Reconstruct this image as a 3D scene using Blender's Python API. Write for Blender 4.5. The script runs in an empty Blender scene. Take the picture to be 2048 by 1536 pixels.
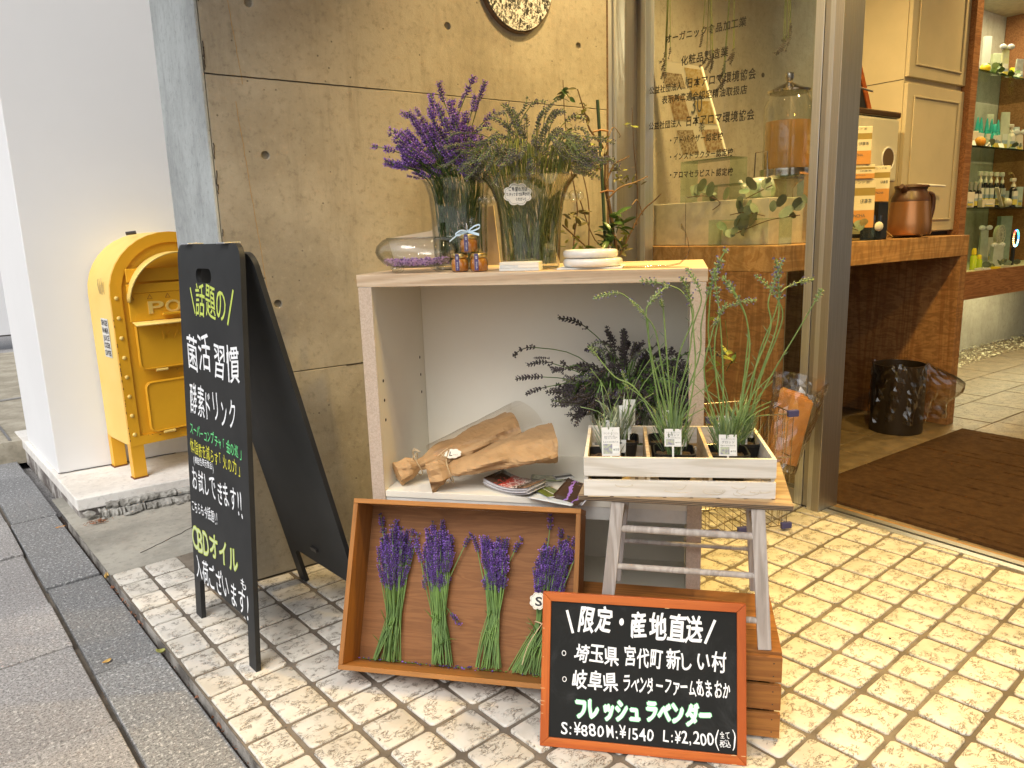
import bpy, bmesh, math, random
from mathutils import Matrix, Vector, Euler
R = math.radians
sc = bpy.context.scene
C = sc.collection
H = 1.095                                   # camera height in metres
# ------------------------------------------------------------------ camera
F = 1500.0; CX, CY = 1024.0, 768.0           # focal length and centre in photo pixels (2048 wide)
def _ray(x, y): return Vector(((x-CX)/F, (y-CY)/F, 1.0))
_dn = _ray(1258, 8200).normalized()
_A = _ray(3168, 392).normalized(); _A = (_A - _dn*_A.dot(_dn)).normalized()
_U = -_dn; _B = _U.cross(_A)
MW = Matrix((_A, _B, _U))                    # camera (x right, y down, z ahead) -> world
cam = bpy.data.objects.new('camera', bpy.data.cameras.new('camera')); C.objects.link(cam)
_r = MW @ Vector((1, 0, 0)); _u = MW @ Vector((0, -1, 0)); _b = MW @ Vector((0, 0, -1))
cam.matrix_world = Matrix(((_r.x, _u.x, _b.x, 0), (_r.y, _u.y, _b.y, 0), (_r.z, _u.z, _b.z, H), (0, 0, 0, 1)))
cam.data.sensor_width = 36; cam.data.lens = 36*F/2048; cam.data.clip_start = .02; cam.data.clip_end = 500
sc.camera = cam
# ------------------------------------------------------------------ sky, sun, exposure
SUN_EL, SUN_AZ = 50, 236
wd = bpy.data.worlds.new('World'); sc.world = wd; wd.use_nodes = True
nt = wd.node_tree; bg = nt.nodes['Background']
sk = nt.nodes.new('ShaderNodeTexSky'); sk.sky_type = 'NISHITA'; sk.sun_disc = False
sk.sun_elevation = R(SUN_EL); sk.sun_rotation = R(SUN_AZ); sk.dust_density = 4; sk.ozone_density = 1; sk.air_density = 1.0
hs = nt.nodes.new('ShaderNodeHueSaturation'); hs.inputs['Saturation'].default_value = .35
nt.links.new(sk.outputs[0], hs.inputs['Color']); nt.links.new(hs.outputs[0], bg.inputs[0]); bg.inputs[1].default_value = .15
sl = bpy.data.lights.new('sun', 'SUN'); sl.energy = 1.5; sl.angle = R(40); sl.color = (1, .97, .92)
so = bpy.data.objects.new('sun', sl); C.objects.link(so)
_sd = Vector((math.sin(R(SUN_AZ))*math.cos(R(SUN_EL)), math.cos(R(SUN_AZ))*math.cos(R(SUN_EL)), math.sin(R(SUN_EL))))
so.rotation_euler = _sd.to_track_quat('Z', 'Y').to_euler()
vs = sc.view_settings; vs.view_transform = 'Standard'; vs.look = 'None'; vs.gamma = 1; vs.use_curve_mapping = False; vs.exposure = 0.24
cy = sc.cycles
cy.max_bounces = 10; cy.transparent_max_bounces = 24; cy.diffuse_bounces = 5; cy.glossy_bounces = 4; cy.transmission_bounces = 8
cy.use_denoising = True; cy.caustics_reflective = False; cy.caustics_refractive = False; cy.sample_clamp_indirect = 6
# ------------------------------------------------------------------ photo pixel -> point on a real plane
def G(x, y, h=0.):
    d = MW @ _ray(x, y); t = (h-H)/d.z; return Vector((d.x*t, d.y*t, h))
def Yp(x, y, Y):
    d = MW @ _ray(x, y); t = Y/d.y; return Vector((d.x*t, Y, H+d.z*t))
def Xp(x, y, X):
    d = MW @ _ray(x, y); t = X/d.x; return Vector((X, d.y*t, H+d.z*t))
def PL(x, y, o, n):
    d = MW @ _ray(x, y); c = Vector((0, 0, H)); t = (Vector(o)-c).dot(n)/d.dot(n); return c + d*t
# ------------------------------------------------------------------ scene helpers
def setp(o, label=None, cat=None, group=None, kind=None):
    if label: o['label'] = label
    if cat: o['category'] = cat
    if group: o['group'] = group
    if kind: o['kind'] = kind
    return o
def thing(name, label, cat, loc=(0, 0, 0), rz=0, group=None, M=None, kind=None):
    o = bpy.data.objects.new(name, None); C.objects.link(o); o.empty_display_size = .05
    if M is not None: o.matrix_world = M
    else: o.location = loc; o.rotation_euler = (0, 0, rz)
    return setp(o, label, cat, group, kind)
def frame(o, x, y, z):
    x, y, z = Vector(x).normalized(), Vector(y).normalized(), Vector(z).normalized()
    return Matrix(((x.x, y.x, z.x, o[0]), (x.y, y.y, z.y, o[1]), (x.z, y.z, z.z, o[2]), (0, 0, 0, 1)))
class MB:
    def __init__(s): s.v = []; s.f = []; s.m = []; s.c = 0; s.marks = []
    def slot(s, i): s.c = i; return s
    def add(s, vs_, fs, M=None):
        b = len(s.v)
        s.v += [tuple(M @ Vector(p)) for p in vs_] if M is not None else [tuple(p) for p in vs_]
        s.f += [tuple(b+i for i in f) for f in fs]; s.m += [s.c]*len(fs); return s
    def box(s, x0, x1, y0, y1, z0, z1, M=None):
        return s.add([(x0,y0,z0),(x1,y0,z0),(x1,y1,z0),(x0,y1,z0),(x0,y0,z1),(x1,y0,z1),(x1,y1,z1),(x0,y1,z1)],
                     [(0,3,2,1),(4,5,6,7),(0,1,5,4),(1,2,6,5),(2,3,7,6),(3,0,4,7)], M)
    def cbox(s, c, d, M=None):
        return s.box(c[0]-d[0]/2, c[0]+d[0]/2, c[1]-d[1]/2, c[1]+d[1]/2, c[2]-d[2]/2, c[2]+d[2]/2, M)
    def bar(s, a, b, w, t, up=(0, 0, 1)):      # square bar from a to b
        a, b = Vector(a), Vector(b); z = (b-a).normalized(); x = Vector(up).cross(z)
        if x.length < 1e-4: x = Vector((1, 0, 0)).cross(z)
        x.normalize(); y = z.cross(x)
        M = Matrix(((x.x,y.x,z.x,a.x),(x.y,y.y,z.y,a.y),(x.z,y.z,z.z,a.z),(0,0,0,1)))
        return s.box(-w/2, w/2, -t/2, t/2, 0, (b-a).length, M)
    def tube(s, pts, r, n=6, cap=True, closed=False):
        pts = [Vector(p) for p in pts]; k = len(pts); rs = r if isinstance(r, (list, tuple)) else [r]*k
        b = len(s.v); nrm = None
        for i, p in enumerate(pts):
            t = (pts[(i+1) % k]-pts[i-1]) if closed else (pts[min(i+1, k-1)]-pts[max(i-1, 0)])
            if t.length < 1e-9: t = Vector((0, 0, 1))
            t.normalize()
            if nrm is None:
                nrm = t.orthogonal().normalized()
            else:
                nrm = nrm - t*nrm.dot(t)
                nrm = nrm.normalized() if nrm.length > 1e-6 else t.orthogonal().normalized()
            bn = t.cross(nrm)
            for j in range(n):
                a = 2*math.pi*j/n; s.v.append(tuple(p + (nrm*math.cos(a)+bn*math.sin(a))*rs[i]))
        q = k if closed else k-1
        for i in range(q):
            for j in range(n):
                a0 = b+i*n+j; a1 = b+i*n+(j+1) % n; c0 = b+((i+1) % k)*n+j; c1 = b+((i+1) % k)*n+(j+1) % n
                s.f.append((a0, a1, c1, c0)); s.m.append(s.c)
        if cap and not closed:
            s.f.append(tuple(b+j for j in reversed(range(n)))); s.m.append(s.c)
            s.f.append(tuple(b+(k-1)*n+j for j in range(n))); s.m.append(s.c)
        return s
    def lathe(s, prof, n=32, M=None, closed=False):
        vs_ = []; fs = []; k = len(prof)
        for r, z in prof:
            for j in range(n):
                a = 2*math.pi*j/n; vs_.append((r*math.cos(a), r*math.sin(a), z))
        for i in range(k if closed else k-1):
            i2 = (i+1) % k
            for j in range(n): fs.append((i*n+j, i*n+(j+1) % n, i2*n+(j+1) % n, i2*n+j))
        if not closed:
            if prof[0][0] > 1e-6: fs.append(tuple(reversed(range(n))))
            if prof[-1][0] > 1e-6: fs.append(tuple((k-1)*n+j for j in range(n)))
        return s.add(vs_, fs, M)
    def ell(s, c, r, n=8, m=6, M=None):
        if not isinstance(r, (tuple, list)): r = (r, r, r)
        vs_ = [(c[0], c[1], c[2]-r[2])]; fs = []
        for i in range(1, m):
            ph = math.pi*i/m-math.pi/2
            for j in range(n):
                a = 2*math.pi*j/n; vs_.append((c[0]+r[0]*math.cos(a)*math.cos(ph), c[1]+r[1]*math.sin(a)*math.cos(ph), c[2]+r[2]*math.sin(ph)))
        vs_.append((c[0], c[1], c[2]+r[2])); L = len(vs_)-1
        for j in range(n):
            fs.append((0, 1+(j+1) % n, 1+j)); fs.append((L, L-n+j, L-n+(j+1) % n))
        for i in range(m-2):
            for j in range(n): fs.append((1+i*n+j, 1+i*n+(j+1) % n, 1+(i+1)*n+(j+1) % n, 1+(i+1)*n+j))
        return s.add(vs_, fs, M)
    def prism(s, poly, z0, z1, M=None):
        n = len(poly)
        a = sum(poly[i][0]*poly[(i+1) % n][1]-poly[(i+1) % n][0]*poly[i][1] for i in range(n))
        if a < 0: poly = poly[::-1]
        return s.add([(x, y, z0) for x, y in poly]+[(x, y, z1) for x, y in poly],
                     [tuple(reversed(range(n))), tuple(range(n, 2*n))]+[(i, (i+1) % n, n+(i+1) % n, n+i) for i in range(n)], M)
    def grid(s, fn, nu, nv, closeu=False):
        vs_ = [fn(i/(nu if closeu else nu-1), j/(nv-1)) for j in range(nv) for i in range(nu)]; fs = []
        for j in range(nv-1):
            for i in range(nu if closeu else nu-1):
                fs.append((j*nu+i, j*nu+(i+1) % nu, (j+1)*nu+(i+1) % nu, (j+1)*nu+i))
        return s.add(vs_, fs)
    def mesh(s, name, mats, smooth=False):
        me = bpy.data.meshes.new(name); me.from_pydata(s.v, [], s.f)
        for m in (mats if isinstance(mats, (list, tuple)) else [mats]): me.materials.append(m)
        me.polygons.foreach_set('material_index', s.m)
        if smooth: me.polygons.foreach_set('use_smooth', [True]*len(s.f))
        me.update(); return me
    def lines(s, name, mats, parent, M=None):      # one part per written line
        mk = s.marks+[(len(s.v), len(s.f))]
        for (v0, f0), (v1, f1) in zip(mk, mk[1:]):
            if f1 > f0:
                t = MB(); t.v = s.v[v0:v1]; t.f = [tuple(i-v0 for i in f) for f in s.f[f0:f1]]; t.m = [0]*(f1-f0); t.build(name, mats, parent, M=M)
    def build(s, name, mats, parent=None, smooth=False, bevel=0, solid=0, seg=2, label=None, cat=None, group=None, kind=None, loc=None, M=None):
        me = s.mesh(name, mats, smooth)
        if smooth: 
            try: me.set_sharp_from_angle(angle=R(50))
            except Exception: pass
        o = bpy.data.objects.new(name, me); C.objects.link(o)
        if parent: o.parent = parent
        if M is not None: o.matrix_local = M
        if loc is not None: o.location = loc
        if solid:
            md = o.modifiers.new('solid', 'SOLIDIFY'); md.thickness = solid; md.offset = 0
        if bevel:
            md = o.modifiers.new('bevel', 'BEVEL'); md.width = bevel; md.segments = seg; md.limit_method = 'ANGLE'; md.angle_limit = R(40)
        return setp(o, label, cat, group, kind)
def inst(me, name, parent=None, M=None):
    o = bpy.data.objects.new(name, me); C.objects.link(o)
    if parent: o.parent = parent
    if M is not None: o.matrix_local = M
    return o
def dup(root, loc=None, rz=None, label=None, group=None):
    r = root.copy(); C.objects.link(r)
    if loc is not None: r.location = loc
    if rz is not None: r.rotation_euler = (0, 0, rz)
    if label: r['label'] = label
    if group: r['group'] = group
    for ch in list(root.children):
        c = ch.copy(); C.objects.link(c); c.parent = r
        for g in ch.children:
            d = g.copy(); C.objects.link(d); d.parent = c
    return r
# ------------------------------------------------------------------ materials
def _mix(nt, fac, a, b, mode='MIX'):
    m = nt.nodes.new('ShaderNodeMix'); m.data_type = 'RGBA'; m.blend_type = mode
    for k, v in ((0, fac), (6, a), (7, b)):
        if hasattr(v, 'type') and hasattr(v, 'links'): nt.links.new(v, m.inputs[k])
        else: m.inputs[k].default_value = v if k == 0 else (*v, 1) if len(v) == 3 else v
    return m.outputs[2]
def _ramp(nt, src, a, b, inv=False):
    r = nt.nodes.new('ShaderNodeMapRange'); r.interpolation_type = 'SMOOTHSTEP'
    r.inputs[1].default_value = a; r.inputs[2].default_value = b
    if inv: r.inputs[3].default_value = 1; r.inputs[4].default_value = 0
    nt.links.new(src, r.inputs[0]); return r.outputs[0]
def _noise(nt, vec, scale, detail=4, rough=.55, dist=0):
    n = nt.nodes.new('ShaderNodeTexNoise'); n.inputs['Scale'].default_value = scale; n.inputs['Detail'].default_value = detail
    n.inputs['Roughness'].default_value = rough; n.inputs['Distortion'].default_value = dist
    nt.links.new(vec, n.inputs['Vector']); return n.outputs['Fac']
def _vec(nt, stretch=(1, 1, 1), rnd=True, rot=(0, 0, 0)):
    tc = nt.nodes.new('ShaderNodeTexCoord'); mp = nt.nodes.new('ShaderNodeMapping'); mp.inputs['Scale'].default_value = stretch
    mp.inputs['Rotation'].default_value = rot
    nt.links.new(tc.outputs['Object'], mp.inputs['Vector'])
    if rnd:
        oi = nt.nodes.new('ShaderNodeObjectInfo'); ml = nt.nodes.new('ShaderNodeMath'); ml.operation = 'MULTIPLY'; ml.inputs[1].default_value = 37.0
        nt.links.new(oi.outputs['Random'], ml.inputs[0]); cb = nt.nodes.new('ShaderNodeCombineXYZ')
        nt.links.new(ml.outputs[0], cb.inputs[0]); nt.links.new(ml.outputs[0], cb.inputs[1]); nt.links.new(cb.outputs[0], mp.inputs['Location'])
    return mp.outputs[0]
def _base(name):
    m = bpy.data.materials.new(name); m.use_nodes = True; nt = m.node_tree; return m, nt, nt.nodes['Principled BSDF']
def _bump(nt, b, h, st, dist=.002):
    n = nt.nodes.new('ShaderNodeBump'); n.inputs['Strength'].default_value = st; n.inputs['Distance'].default_value = dist
    nt.links.new(h, n.inputs['Height']); nt.links.new(n.outputs[0], b.inputs['Normal'])
def _tint(nt, col, amt):
    oi = nt.nodes.new('ShaderNodeObjectInfo'); r = nt.nodes.new('ShaderNodeMapRange')
    r.inputs[3].default_value = 1-amt; r.inputs[4].default_value = 1+amt; nt.links.new(oi.outputs['Random'], r.inputs[0])
    v = nt.nodes.new('ShaderNodeVectorMath'); v.operation = 'SCALE'; nt.links.new(col, v.inputs[0]); nt.links.new(r.outputs[0], v.inputs['Scale'])
    return v.outputs[0]
def pm(name, c1, c2=None, scale=20, rough=.6, bump=0, bscale=120, metal=0, tint=0, stretch=(1, 1, 1), spec=.5, lo=.35, hi=.65, coat=0, trans=0, sheen=0):
    m, nt, b = _base(name); vec = _vec(nt, stretch)
    c2 = c2 or tuple(x*.82 for x in c1)
    n = _noise(nt, vec, scale, 5, .6); col = _mix(nt, _ramp(nt, n, lo, hi), c1, c2)
    if tint: col = _tint(nt, col, tint)
    nt.links.new(col, b.inputs['Base Color']); b.inputs['Roughness'].default_value = rough; b.inputs['Metallic'].default_value = metal
    b.inputs['Specular IOR Level'].default_value = spec; b.inputs['Coat Weight'].default_value = coat; b.inputs['Coat Roughness'].default_value = .15
    if trans: b.inputs['Transmission Weight'].default_value = trans
    if sheen: b.inputs['Sheen Weight'].default_value = sheen
    if bump: _bump(nt, b, _noise(nt, vec, bscale, 4, .6), bump)
    return m
def wood(name, c1, c2, axis=0, scale=14, rough=.5, fine=160, bump=.25, tint=.06, figure=0, coat=0, fdark=.6):
    m, nt, b = _base(name)
    st = [1.0, 1.0, 1.0]; st[axis] = .07
    vec = _vec(nt, tuple(st)); n1 = _noise(nt, vec, scale, 3, .5, 1.2); n2 = _noise(nt, vec, fine, 3, .7)
    w = nt.nodes.new('ShaderNodeMath'); w.operation = 'SINE'; k = nt.nodes.new('ShaderNodeMath'); k.operation = 'MULTIPLY'; k.inputs[1].default_value = 38
    nt.links.new(n1, k.inputs[0]); nt.links.new(k.outputs[0], w.inputs[0])
    col = _mix(nt, _ramp(nt, w.outputs[0], -1, 1), c1, c2)
    col = _mix(nt, _ramp(nt, n2, .3, .7), col, tuple(x*fdark for x in c2), 'MIX') if False else _mix(nt, _sc(nt, _ramp(nt, n2, .45, .75), .45), col, tuple(x*fdark for x in c2))
    if figure:
        st2 = [1.0, 1.0, 1.0]; st2[axis] = 1.0; v2 = _vec(nt, (1, 1, .35) if axis != 2 else (.4, .4, 1.3))
        f = _noise(nt, v2, figure, 2, .5, 2.2); col = _mix(nt, _sc(nt, _ramp(nt, f, .4, .62), .55), col, tuple(x*.5 for x in c2))
    if tint: col = _tint(nt, col, tint)
    nt.links.new(col, b.inputs['Base Color']); b.inputs['Roughness'].default_value = min(1, rough+.12); b.inputs['Specular IOR Level'].default_value = .25; b.inputs['Coat Weight'].default_value = coat
    _bump(nt, b, n2, bump, .001); return m
def _sc(nt, src, f):
    m = nt.nodes.new('ShaderNodeMath'); m.operation = 'MULTIPLY'; m.inputs[1].default_value = f; nt.links.new(src, m.inputs[0]); return m.outputs[0]
def glass(name, tint=(1, 1, 1), edge=(.75, .8, .78), rough=.02, refl=1.0, dens=0):
    # thin glass: mostly clear, reflecting by Fresnel, tinted where seen edge-on
    m, nt, b = _base(name); nt.nodes.remove(b); out = [n for n in nt.nodes if n.type == 'OUTPUT_MATERIAL'][0]
    tr = nt.nodes.new('ShaderNodeBsdfTransparent'); gl = nt.nodes.new('ShaderNodeBsdfGlossy'); gl.inputs['Roughness'].default_value = rough
    lw = nt.nodes.new('ShaderNodeLayerWeight'); lw.inputs['Blend'].default_value = .35
    nt.links.new(_mix(nt, _ramp(nt, lw.outputs['Facing'], .35, 1.0), tint, edge), tr.inputs['Color'])
    l2 = nt.nodes.new('ShaderNodeLayerWeight'); l2.inputs['Blend'].default_value = .5
    pw = nt.nodes.new('ShaderNodeMath'); pw.operation = 'POWER'; pw.inputs[1].default_value = 4; nt.links.new(l2.outputs['Facing'], pw.inputs[0])
    fr = nt.nodes.new('ShaderNodeMath'); fr.operation = 'MULTIPLY_ADD'; fr.inputs[1].default_value = .85*refl; fr.inputs[2].default_value = .05*refl; nt.links.new(pw.outputs[0], fr.inputs[0])
    ms = nt.nodes.new('ShaderNodeMixShader'); nt.links.new(fr.outputs[0], ms.inputs[0]); nt.links.new(tr.outputs[0], ms.inputs[1]); nt.links.new(gl.outputs[0], ms.inputs[2])
    nt.links.new(ms.outputs[0], out.inputs[0]); return m
def emit(name, col, st):
    m, nt, b = _base(name); b.inputs['Emission Color'].default_value = (*col, 1); b.inputs['Emission Strength'].default_value = st; b.inputs['Base Color'].default_value = (*col, 1); return m
def flat(name, c, rough=.6, metal=0, spec=.5):
    m, nt, b = _base(name); b.inputs['Base Color'].default_value = (*c, 1); b.inputs['Roughness'].default_value = rough; b.inputs['Metallic'].default_value = metal; b.inputs['Specular IOR Level'].default_value = spec; return m
def concrete(name, c1, c2, pit=.5, big=2.2, rnd=True, streak=True):
    m, nt, b = _base(name); vec = _vec(nt, (1, 1, 1), rnd)
    n1 = _noise(nt, vec, big, 6, .62); n2 = _noise(nt, vec, 38, 6, .75); n3 = _noise(nt, vec, 260, 3, .7)
    col = _mix(nt, _ramp(nt, n1, .36, .64), c1, c2)
    col = _mix(nt, _sc(nt, _ramp(nt, n2, .5, .72), .6), col, tuple(x*.62 for x in c2))
    col = _mix(nt, _sc(nt, _ramp(nt, n2, .28, .46, True), .3), col, tuple(min(1, x*1.3) for x in c1))
    if streak:
        vs_ = _vec(nt, (5, 5, .5), rnd); col = _mix(nt, _sc(nt, _ramp(nt, _noise(nt, vs_, 3.5, 6, .7), .5, .75), .5), col, tuple(x*.7 for x in c2))
    vo = nt.nodes.new('ShaderNodeTexVoronoi'); vo.inputs['Scale'].default_value = 26; vo.inputs['Randomness'].default_value = 1; nt.links.new(vec, vo.inputs['Vector'])
    p = _ramp(nt, vo.outputs['Distance'], .05, .1, True)
    gate = nt.nodes.new('ShaderNodeMath'); gate.operation = 'MULTIPLY'; nt.links.new(p, gate.inputs[0]); nt.links.new(_ramp(nt, _noise(nt, vec, 9, 2, .5), .5, .56), gate.inputs[1])
    col = _mix(nt, _sc(nt, gate.outputs[0], pit), col, tuple(x*.35 for x in c2))
    nt.links.new(col, b.inputs['Base Color']); b.inputs['Roughness'].default_value = .85
    h = nt.nodes.new('ShaderNodeMath'); h.operation = 'ADD'; nt.links.new(n2, h.inputs[0]); nt.links.new(_sc(nt, n3, .5), h.inputs[1])
    h2 = nt.nodes.new('ShaderNodeMath'); h2.operation = 'SUBTRACT'; nt.links.new(h.outputs[0], h2.inputs[0]); nt.links.new(gate.outputs[0], h2.inputs[1])
    _bump(nt, b, h2.outputs[0], .5, .003); return m
def granite(name, c1, c2, speck=(.55, .55, .55)):
    m, nt, b = _base(name); vec = _vec(nt)
    n1 = _noise(nt, vec, 3, 3, .5); n2 = _noise(nt, vec, 150, 3, .85); n3 = _noise(nt, vec, 90, 3, .8)
    col = _mix(nt, _ramp(nt, n1, .35, .65), c1, c2)
    col = _mix(nt, _ramp(nt, n2, .47, .6), col, tuple(x*.42 for x in c2)); col = _mix(nt, _sc(nt, _ramp(nt, n3, .54, .66), .8), col, speck)
    col = _tint(nt, col, .12); nt.links.new(col, b.inputs['Base Color']); b.inputs['Roughness'].default_value = .72
    _bump(nt, b, n2, .5, .002); return m
def travertine(name, c1, c2):
    m, nt, b = _base(name); vec = _vec(nt, (1, 1.9, 1), True, (0, 0, .5)); v2 = _vec(nt)
    n1 = _noise(nt, v2, 12, 4, .6); n2 = _noise(nt, vec, 40, 5, .7, .8); n3 = _noise(nt, v2, 9, 2, .5)
    col = _mix(nt, _ramp(nt, n1, .38, .64), c1, c2); col = _tint(nt, col, .08)
    th = nt.nodes.new('ShaderNodeMath'); th.operation = 'ABSOLUTE'; sb = nt.nodes.new('ShaderNodeMath'); sb.operation = 'SUBTRACT'; sb.inputs[1].default_value = .5
    nt.links.new(n2, sb.inputs[0]); nt.links.new(sb.outputs[0], th.inputs[0])
    line = _ramp(nt, th.outputs[0], .010, .034, True)
    g = nt.nodes.new('ShaderNodeMath'); g.operation = 'MULTIPLY'; nt.links.new(line, g.inputs[0]); nt.links.new(_ramp(nt, _noise(nt, v2, 26, 3, .6), .46, .56), g.inputs[1])
    pit = _ramp(nt, _noise(nt, vec, 95, 4, .7), .66, .72); mx = nt.nodes.new('ShaderNodeMath'); mx.operation = 'MAXIMUM'
    nt.links.new(g.outputs[0], mx.inputs[0]); nt.links.new(pit, mx.inputs[1])
    col = _mix(nt, _sc(nt, mx.outputs[0], .9), col, (.12, .095, .07)); nt.links.new(col, b.inputs['Base Color'])
    b.inputs['Roughness'].default_value = .45
    h = nt.nodes.new('ShaderNodeMath'); h.operation = 'SUBTRACT'; nt.links.new(_sc(nt, n1, .5), h.inputs[0]); nt.links.new(mx.outputs[0], h.inputs[1]); _bump(nt, b, h.outputs[0], .6, .0015); return m
def steel(name, c=(.42, .38, .33), rough=.28, axis=2):
    m, nt, b = _base(name); st = [60., 60., 60.]; st[axis] = .6; vec = _vec(nt, tuple(st), False)
    n = _noise(nt, vec, 6, 3, .6); nt.links.new(_mix(nt, _ramp(nt, n, .3, .7), c, tuple(x*.8 for x in c)), b.inputs['Base Color'])
    b.inputs['Metallic'].default_value = 1; r = nt.nodes.new('ShaderNodeMapRange'); r.inputs[3].default_value = rough-.08; r.inputs[4].default_value = rough+.12
    nt.links.new(n, r.inputs[0]); nt.links.new(r.outputs[0], b.inputs['Roughness']); _bump(nt, b, n, .08, .0005); return m
# ------------------------------------------------------------------ lettering (built-in font outlines)
_gl = {}
_fo = bpy.data.objects.new('font_tmp', bpy.data.curves.new('font_tmp', 'FONT')); C.objects.link(_fo)
def glyph(ch, off=0., ext=0.):
    k = (ch, off, ext)
    if k not in _gl:
        cu = _fo.data; cu.body = ch; cu.offset = off; cu.extrude = ext; cu.resolution_u = 3
        bpy.context.view_layer.update(); dg = bpy.context.evaluated_depsgraph_get(); e = _fo.evaluated_get(dg); me = e.to_mesh()
        vs_ = [tuple(v.co) for v in me.vertices]; fs = [tuple(p.vertices) for p in me.polygons]; e.to_mesh_clear()
        _gl[k] = (vs_, fs)
    return _gl[k]
def advance(ch):
    if ch == ' ': return .4
    if ch in '!:.,()/\\|iIl1': return .42
    if ord(ch) < 256: return .62
    return 1.0
def text(mb, s, a, b, h, off=.0, ext=0., jit=0, seed=1, z=0., slant=0, flip=1, vert=False):
    """lay the string from a to b (2D local x,y), letters h tall; jit = hand-written unevenness"""
    mb.marks.append((len(mb.v), len(mb.f))); rn = random.Random(seed); a = Vector(a); b = Vector(b); n = sum(advance(c) for c in s); L = (b-a).length; e = (b-a).normalized(); q = Vector((-e.y, e.x))
    if vert: q = Vector((e.y*0+q.x, q.y))
    sx = L/n; x = 0
    for c in s:
        w = advance(c)
        if c != ' ':
            vs_, fs = glyph(c, min(off, .012), ext); fat = max(0, off-.012)*h*1.1
            if vs_:
                xs = [v[0] for v in vs_]; x0, x1 = min(xs), max(xs)
                base = -.12 if ord(c) > 255 else 0.
                full = .92 if ord(c) > 255 else .74
                r = rn.uniform(-1, 1)*jit*.06; dy = rn.uniform(-1, 1)*jit*.05; g = 1+rn.uniform(-1, 1)*jit*.06; sh = slant+rn.uniform(-1, 1)*jit*.06
                gw = x1-x0; ox = x+w/2
                sxx = sx*(.95 if ord(c) > 255 else min(1.25, .56/max(gw, .2)) if c not in '!:.,()|Il1i/\\' else 1.)
                for_v = []; w1, w2 = rn.uniform(0, 6.28), rn.uniform(0, 6.28)
                for (vx, vy, vz) in vs_:
                    px = (vx-(x0+x1)/2)*sxx*g; py = ((vy-base)/full+dy)*h*g
                    px += sh*py; px, py = px-r*py, py+r*px
                    if jit: px += jit*.022*h*math.sin(6.5*py/h+w1); py += jit*.018*h*math.sin(6*px/h+w2)
                    P = a + e*(ox*sx+px) + q*py
                    for_v.append((P.x, P.y, z+vz))
                mb.add(for_v, fs)
                if fat > 1e-5 and not ext:
                    for q_, (ux_, uy_) in enumerate(((1, 0), (-1, 0), (0, 1), (0, -1), (.7, .7), (-.7, -.7))): mb.add([(a1+ux_*fat, b1+uy_*fat, c1-.00004*(q_+1)) for a1, b1, c1 in for_v], fs)
        x += w
    return mb
# ================================================================== shared materials
rnd = random.Random(7)
M_conc = concrete('fair_faced_concrete', (.335, .305, .245), (.235, .208, .16), pit=.8, rnd=False)
M_conc_grey = concrete('grey_concrete', (.40, .43, .43), (.29, .31, .31), pit=.5, big=4)
M_conc_path = concrete('path_concrete', (.36, .34, .29), (.22, .21, .18), pit=.3, streak=False)
M_conc_in = concrete('interior_concrete', (.42, .39, .31), (.32, .295, .23), pit=.4)
M_conc_far = pm('far_render', (.34, .33, .31), (.28, .27, .25), 1, .8)
M_grout = concrete('grout', (.19, .16, .125), (.11, .09, .07), pit=.6, big=7, streak=False)
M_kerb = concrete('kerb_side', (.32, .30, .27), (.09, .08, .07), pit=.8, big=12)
M_tile = travertine('travertine', (.62, .59, .535), (.54, .51, .45))
M_floor = travertine('dark_travertine', (.165, .12, .07), (.10, .07, .04))
M_granite = granite('grey_granite', (.235, .238, .24), (.195, .197, .20))
M_granite2 = granite('pink_granite', (.33, .32, .315), (.275, .265, .262), (.55, .54, .535))
M_white_wall = pm('white_render', (.76, .765, .77), (.73, .735, .74), 1.2, .7, .04, 300)
M_step = concrete('white_painted_concrete', (.74, .72, .68), (.62, .59, .55), pit=.5, big=5, streak=False)
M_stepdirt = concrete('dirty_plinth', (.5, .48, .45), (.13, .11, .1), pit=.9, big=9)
M_steel = steel('brushed_steel', (.72, .74, .78), .36)
M_steel_d = steel('brown_steel', (.48, .46, .44), .4)
M_black = flat('black_rubber', (.012, .011, .01), .6)
M_shadowgap = flat('dark_joint', (.03, .022, .016), .8)
M_rust = pm('rusty_joint', (.13, .075, .04), (.06, .035, .02), 60, .9, .8, 200)
M_oak = wood('counter_oak', (.50, .29, .12), (.40, .21, .078), 0, 9, .42, 190, .2, 0, figure=14)
M_oak_v = wood('figured_veneer', (.40, .21, .085), (.30, .14, .055), 2, 9, .38, 190, .15, 0, figure=22)
M_veneer = wood('striped_veneer', (.36, .17, .07), (.24, .10, .04), 0, 30, .45, 240, .2, 0)
M_cab = pm('cabinet_lacquer', (.56, .48, .32), (.51, .44, .29), 4, .42, .03, 200)
M_glass = glass('window_glass', (.985, .99, .975), (.5, .58, .5), .01, .5)
M_glass_g = glass('green_glass', (.86, .95, .88), (.12, .3, .22), .02)
M_dirt = pm('dirt', (.07, .05, .04), (.03, .022, .018), 60, .95, 1, 200)
M_white = pm('white_plastic', (.75, .74, .7), None, 10, .35)
M_blackpl = flat('black_plastic', (.014, .014, .014), .35)
M_ink = flat('black_print', (.012, .011, .012), .5)
GA = Vector((.9963, .0854, 0)); GB = Vector((-.0854, .9963, 0)); GO = Vector((.459, 1.453, 0)); GM = frame(GO, GA, GB, (0, 0, 1))
def gp(a, b, z=0): return GO + GA*a + GB*b + Vector((0, 0, z))
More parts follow.
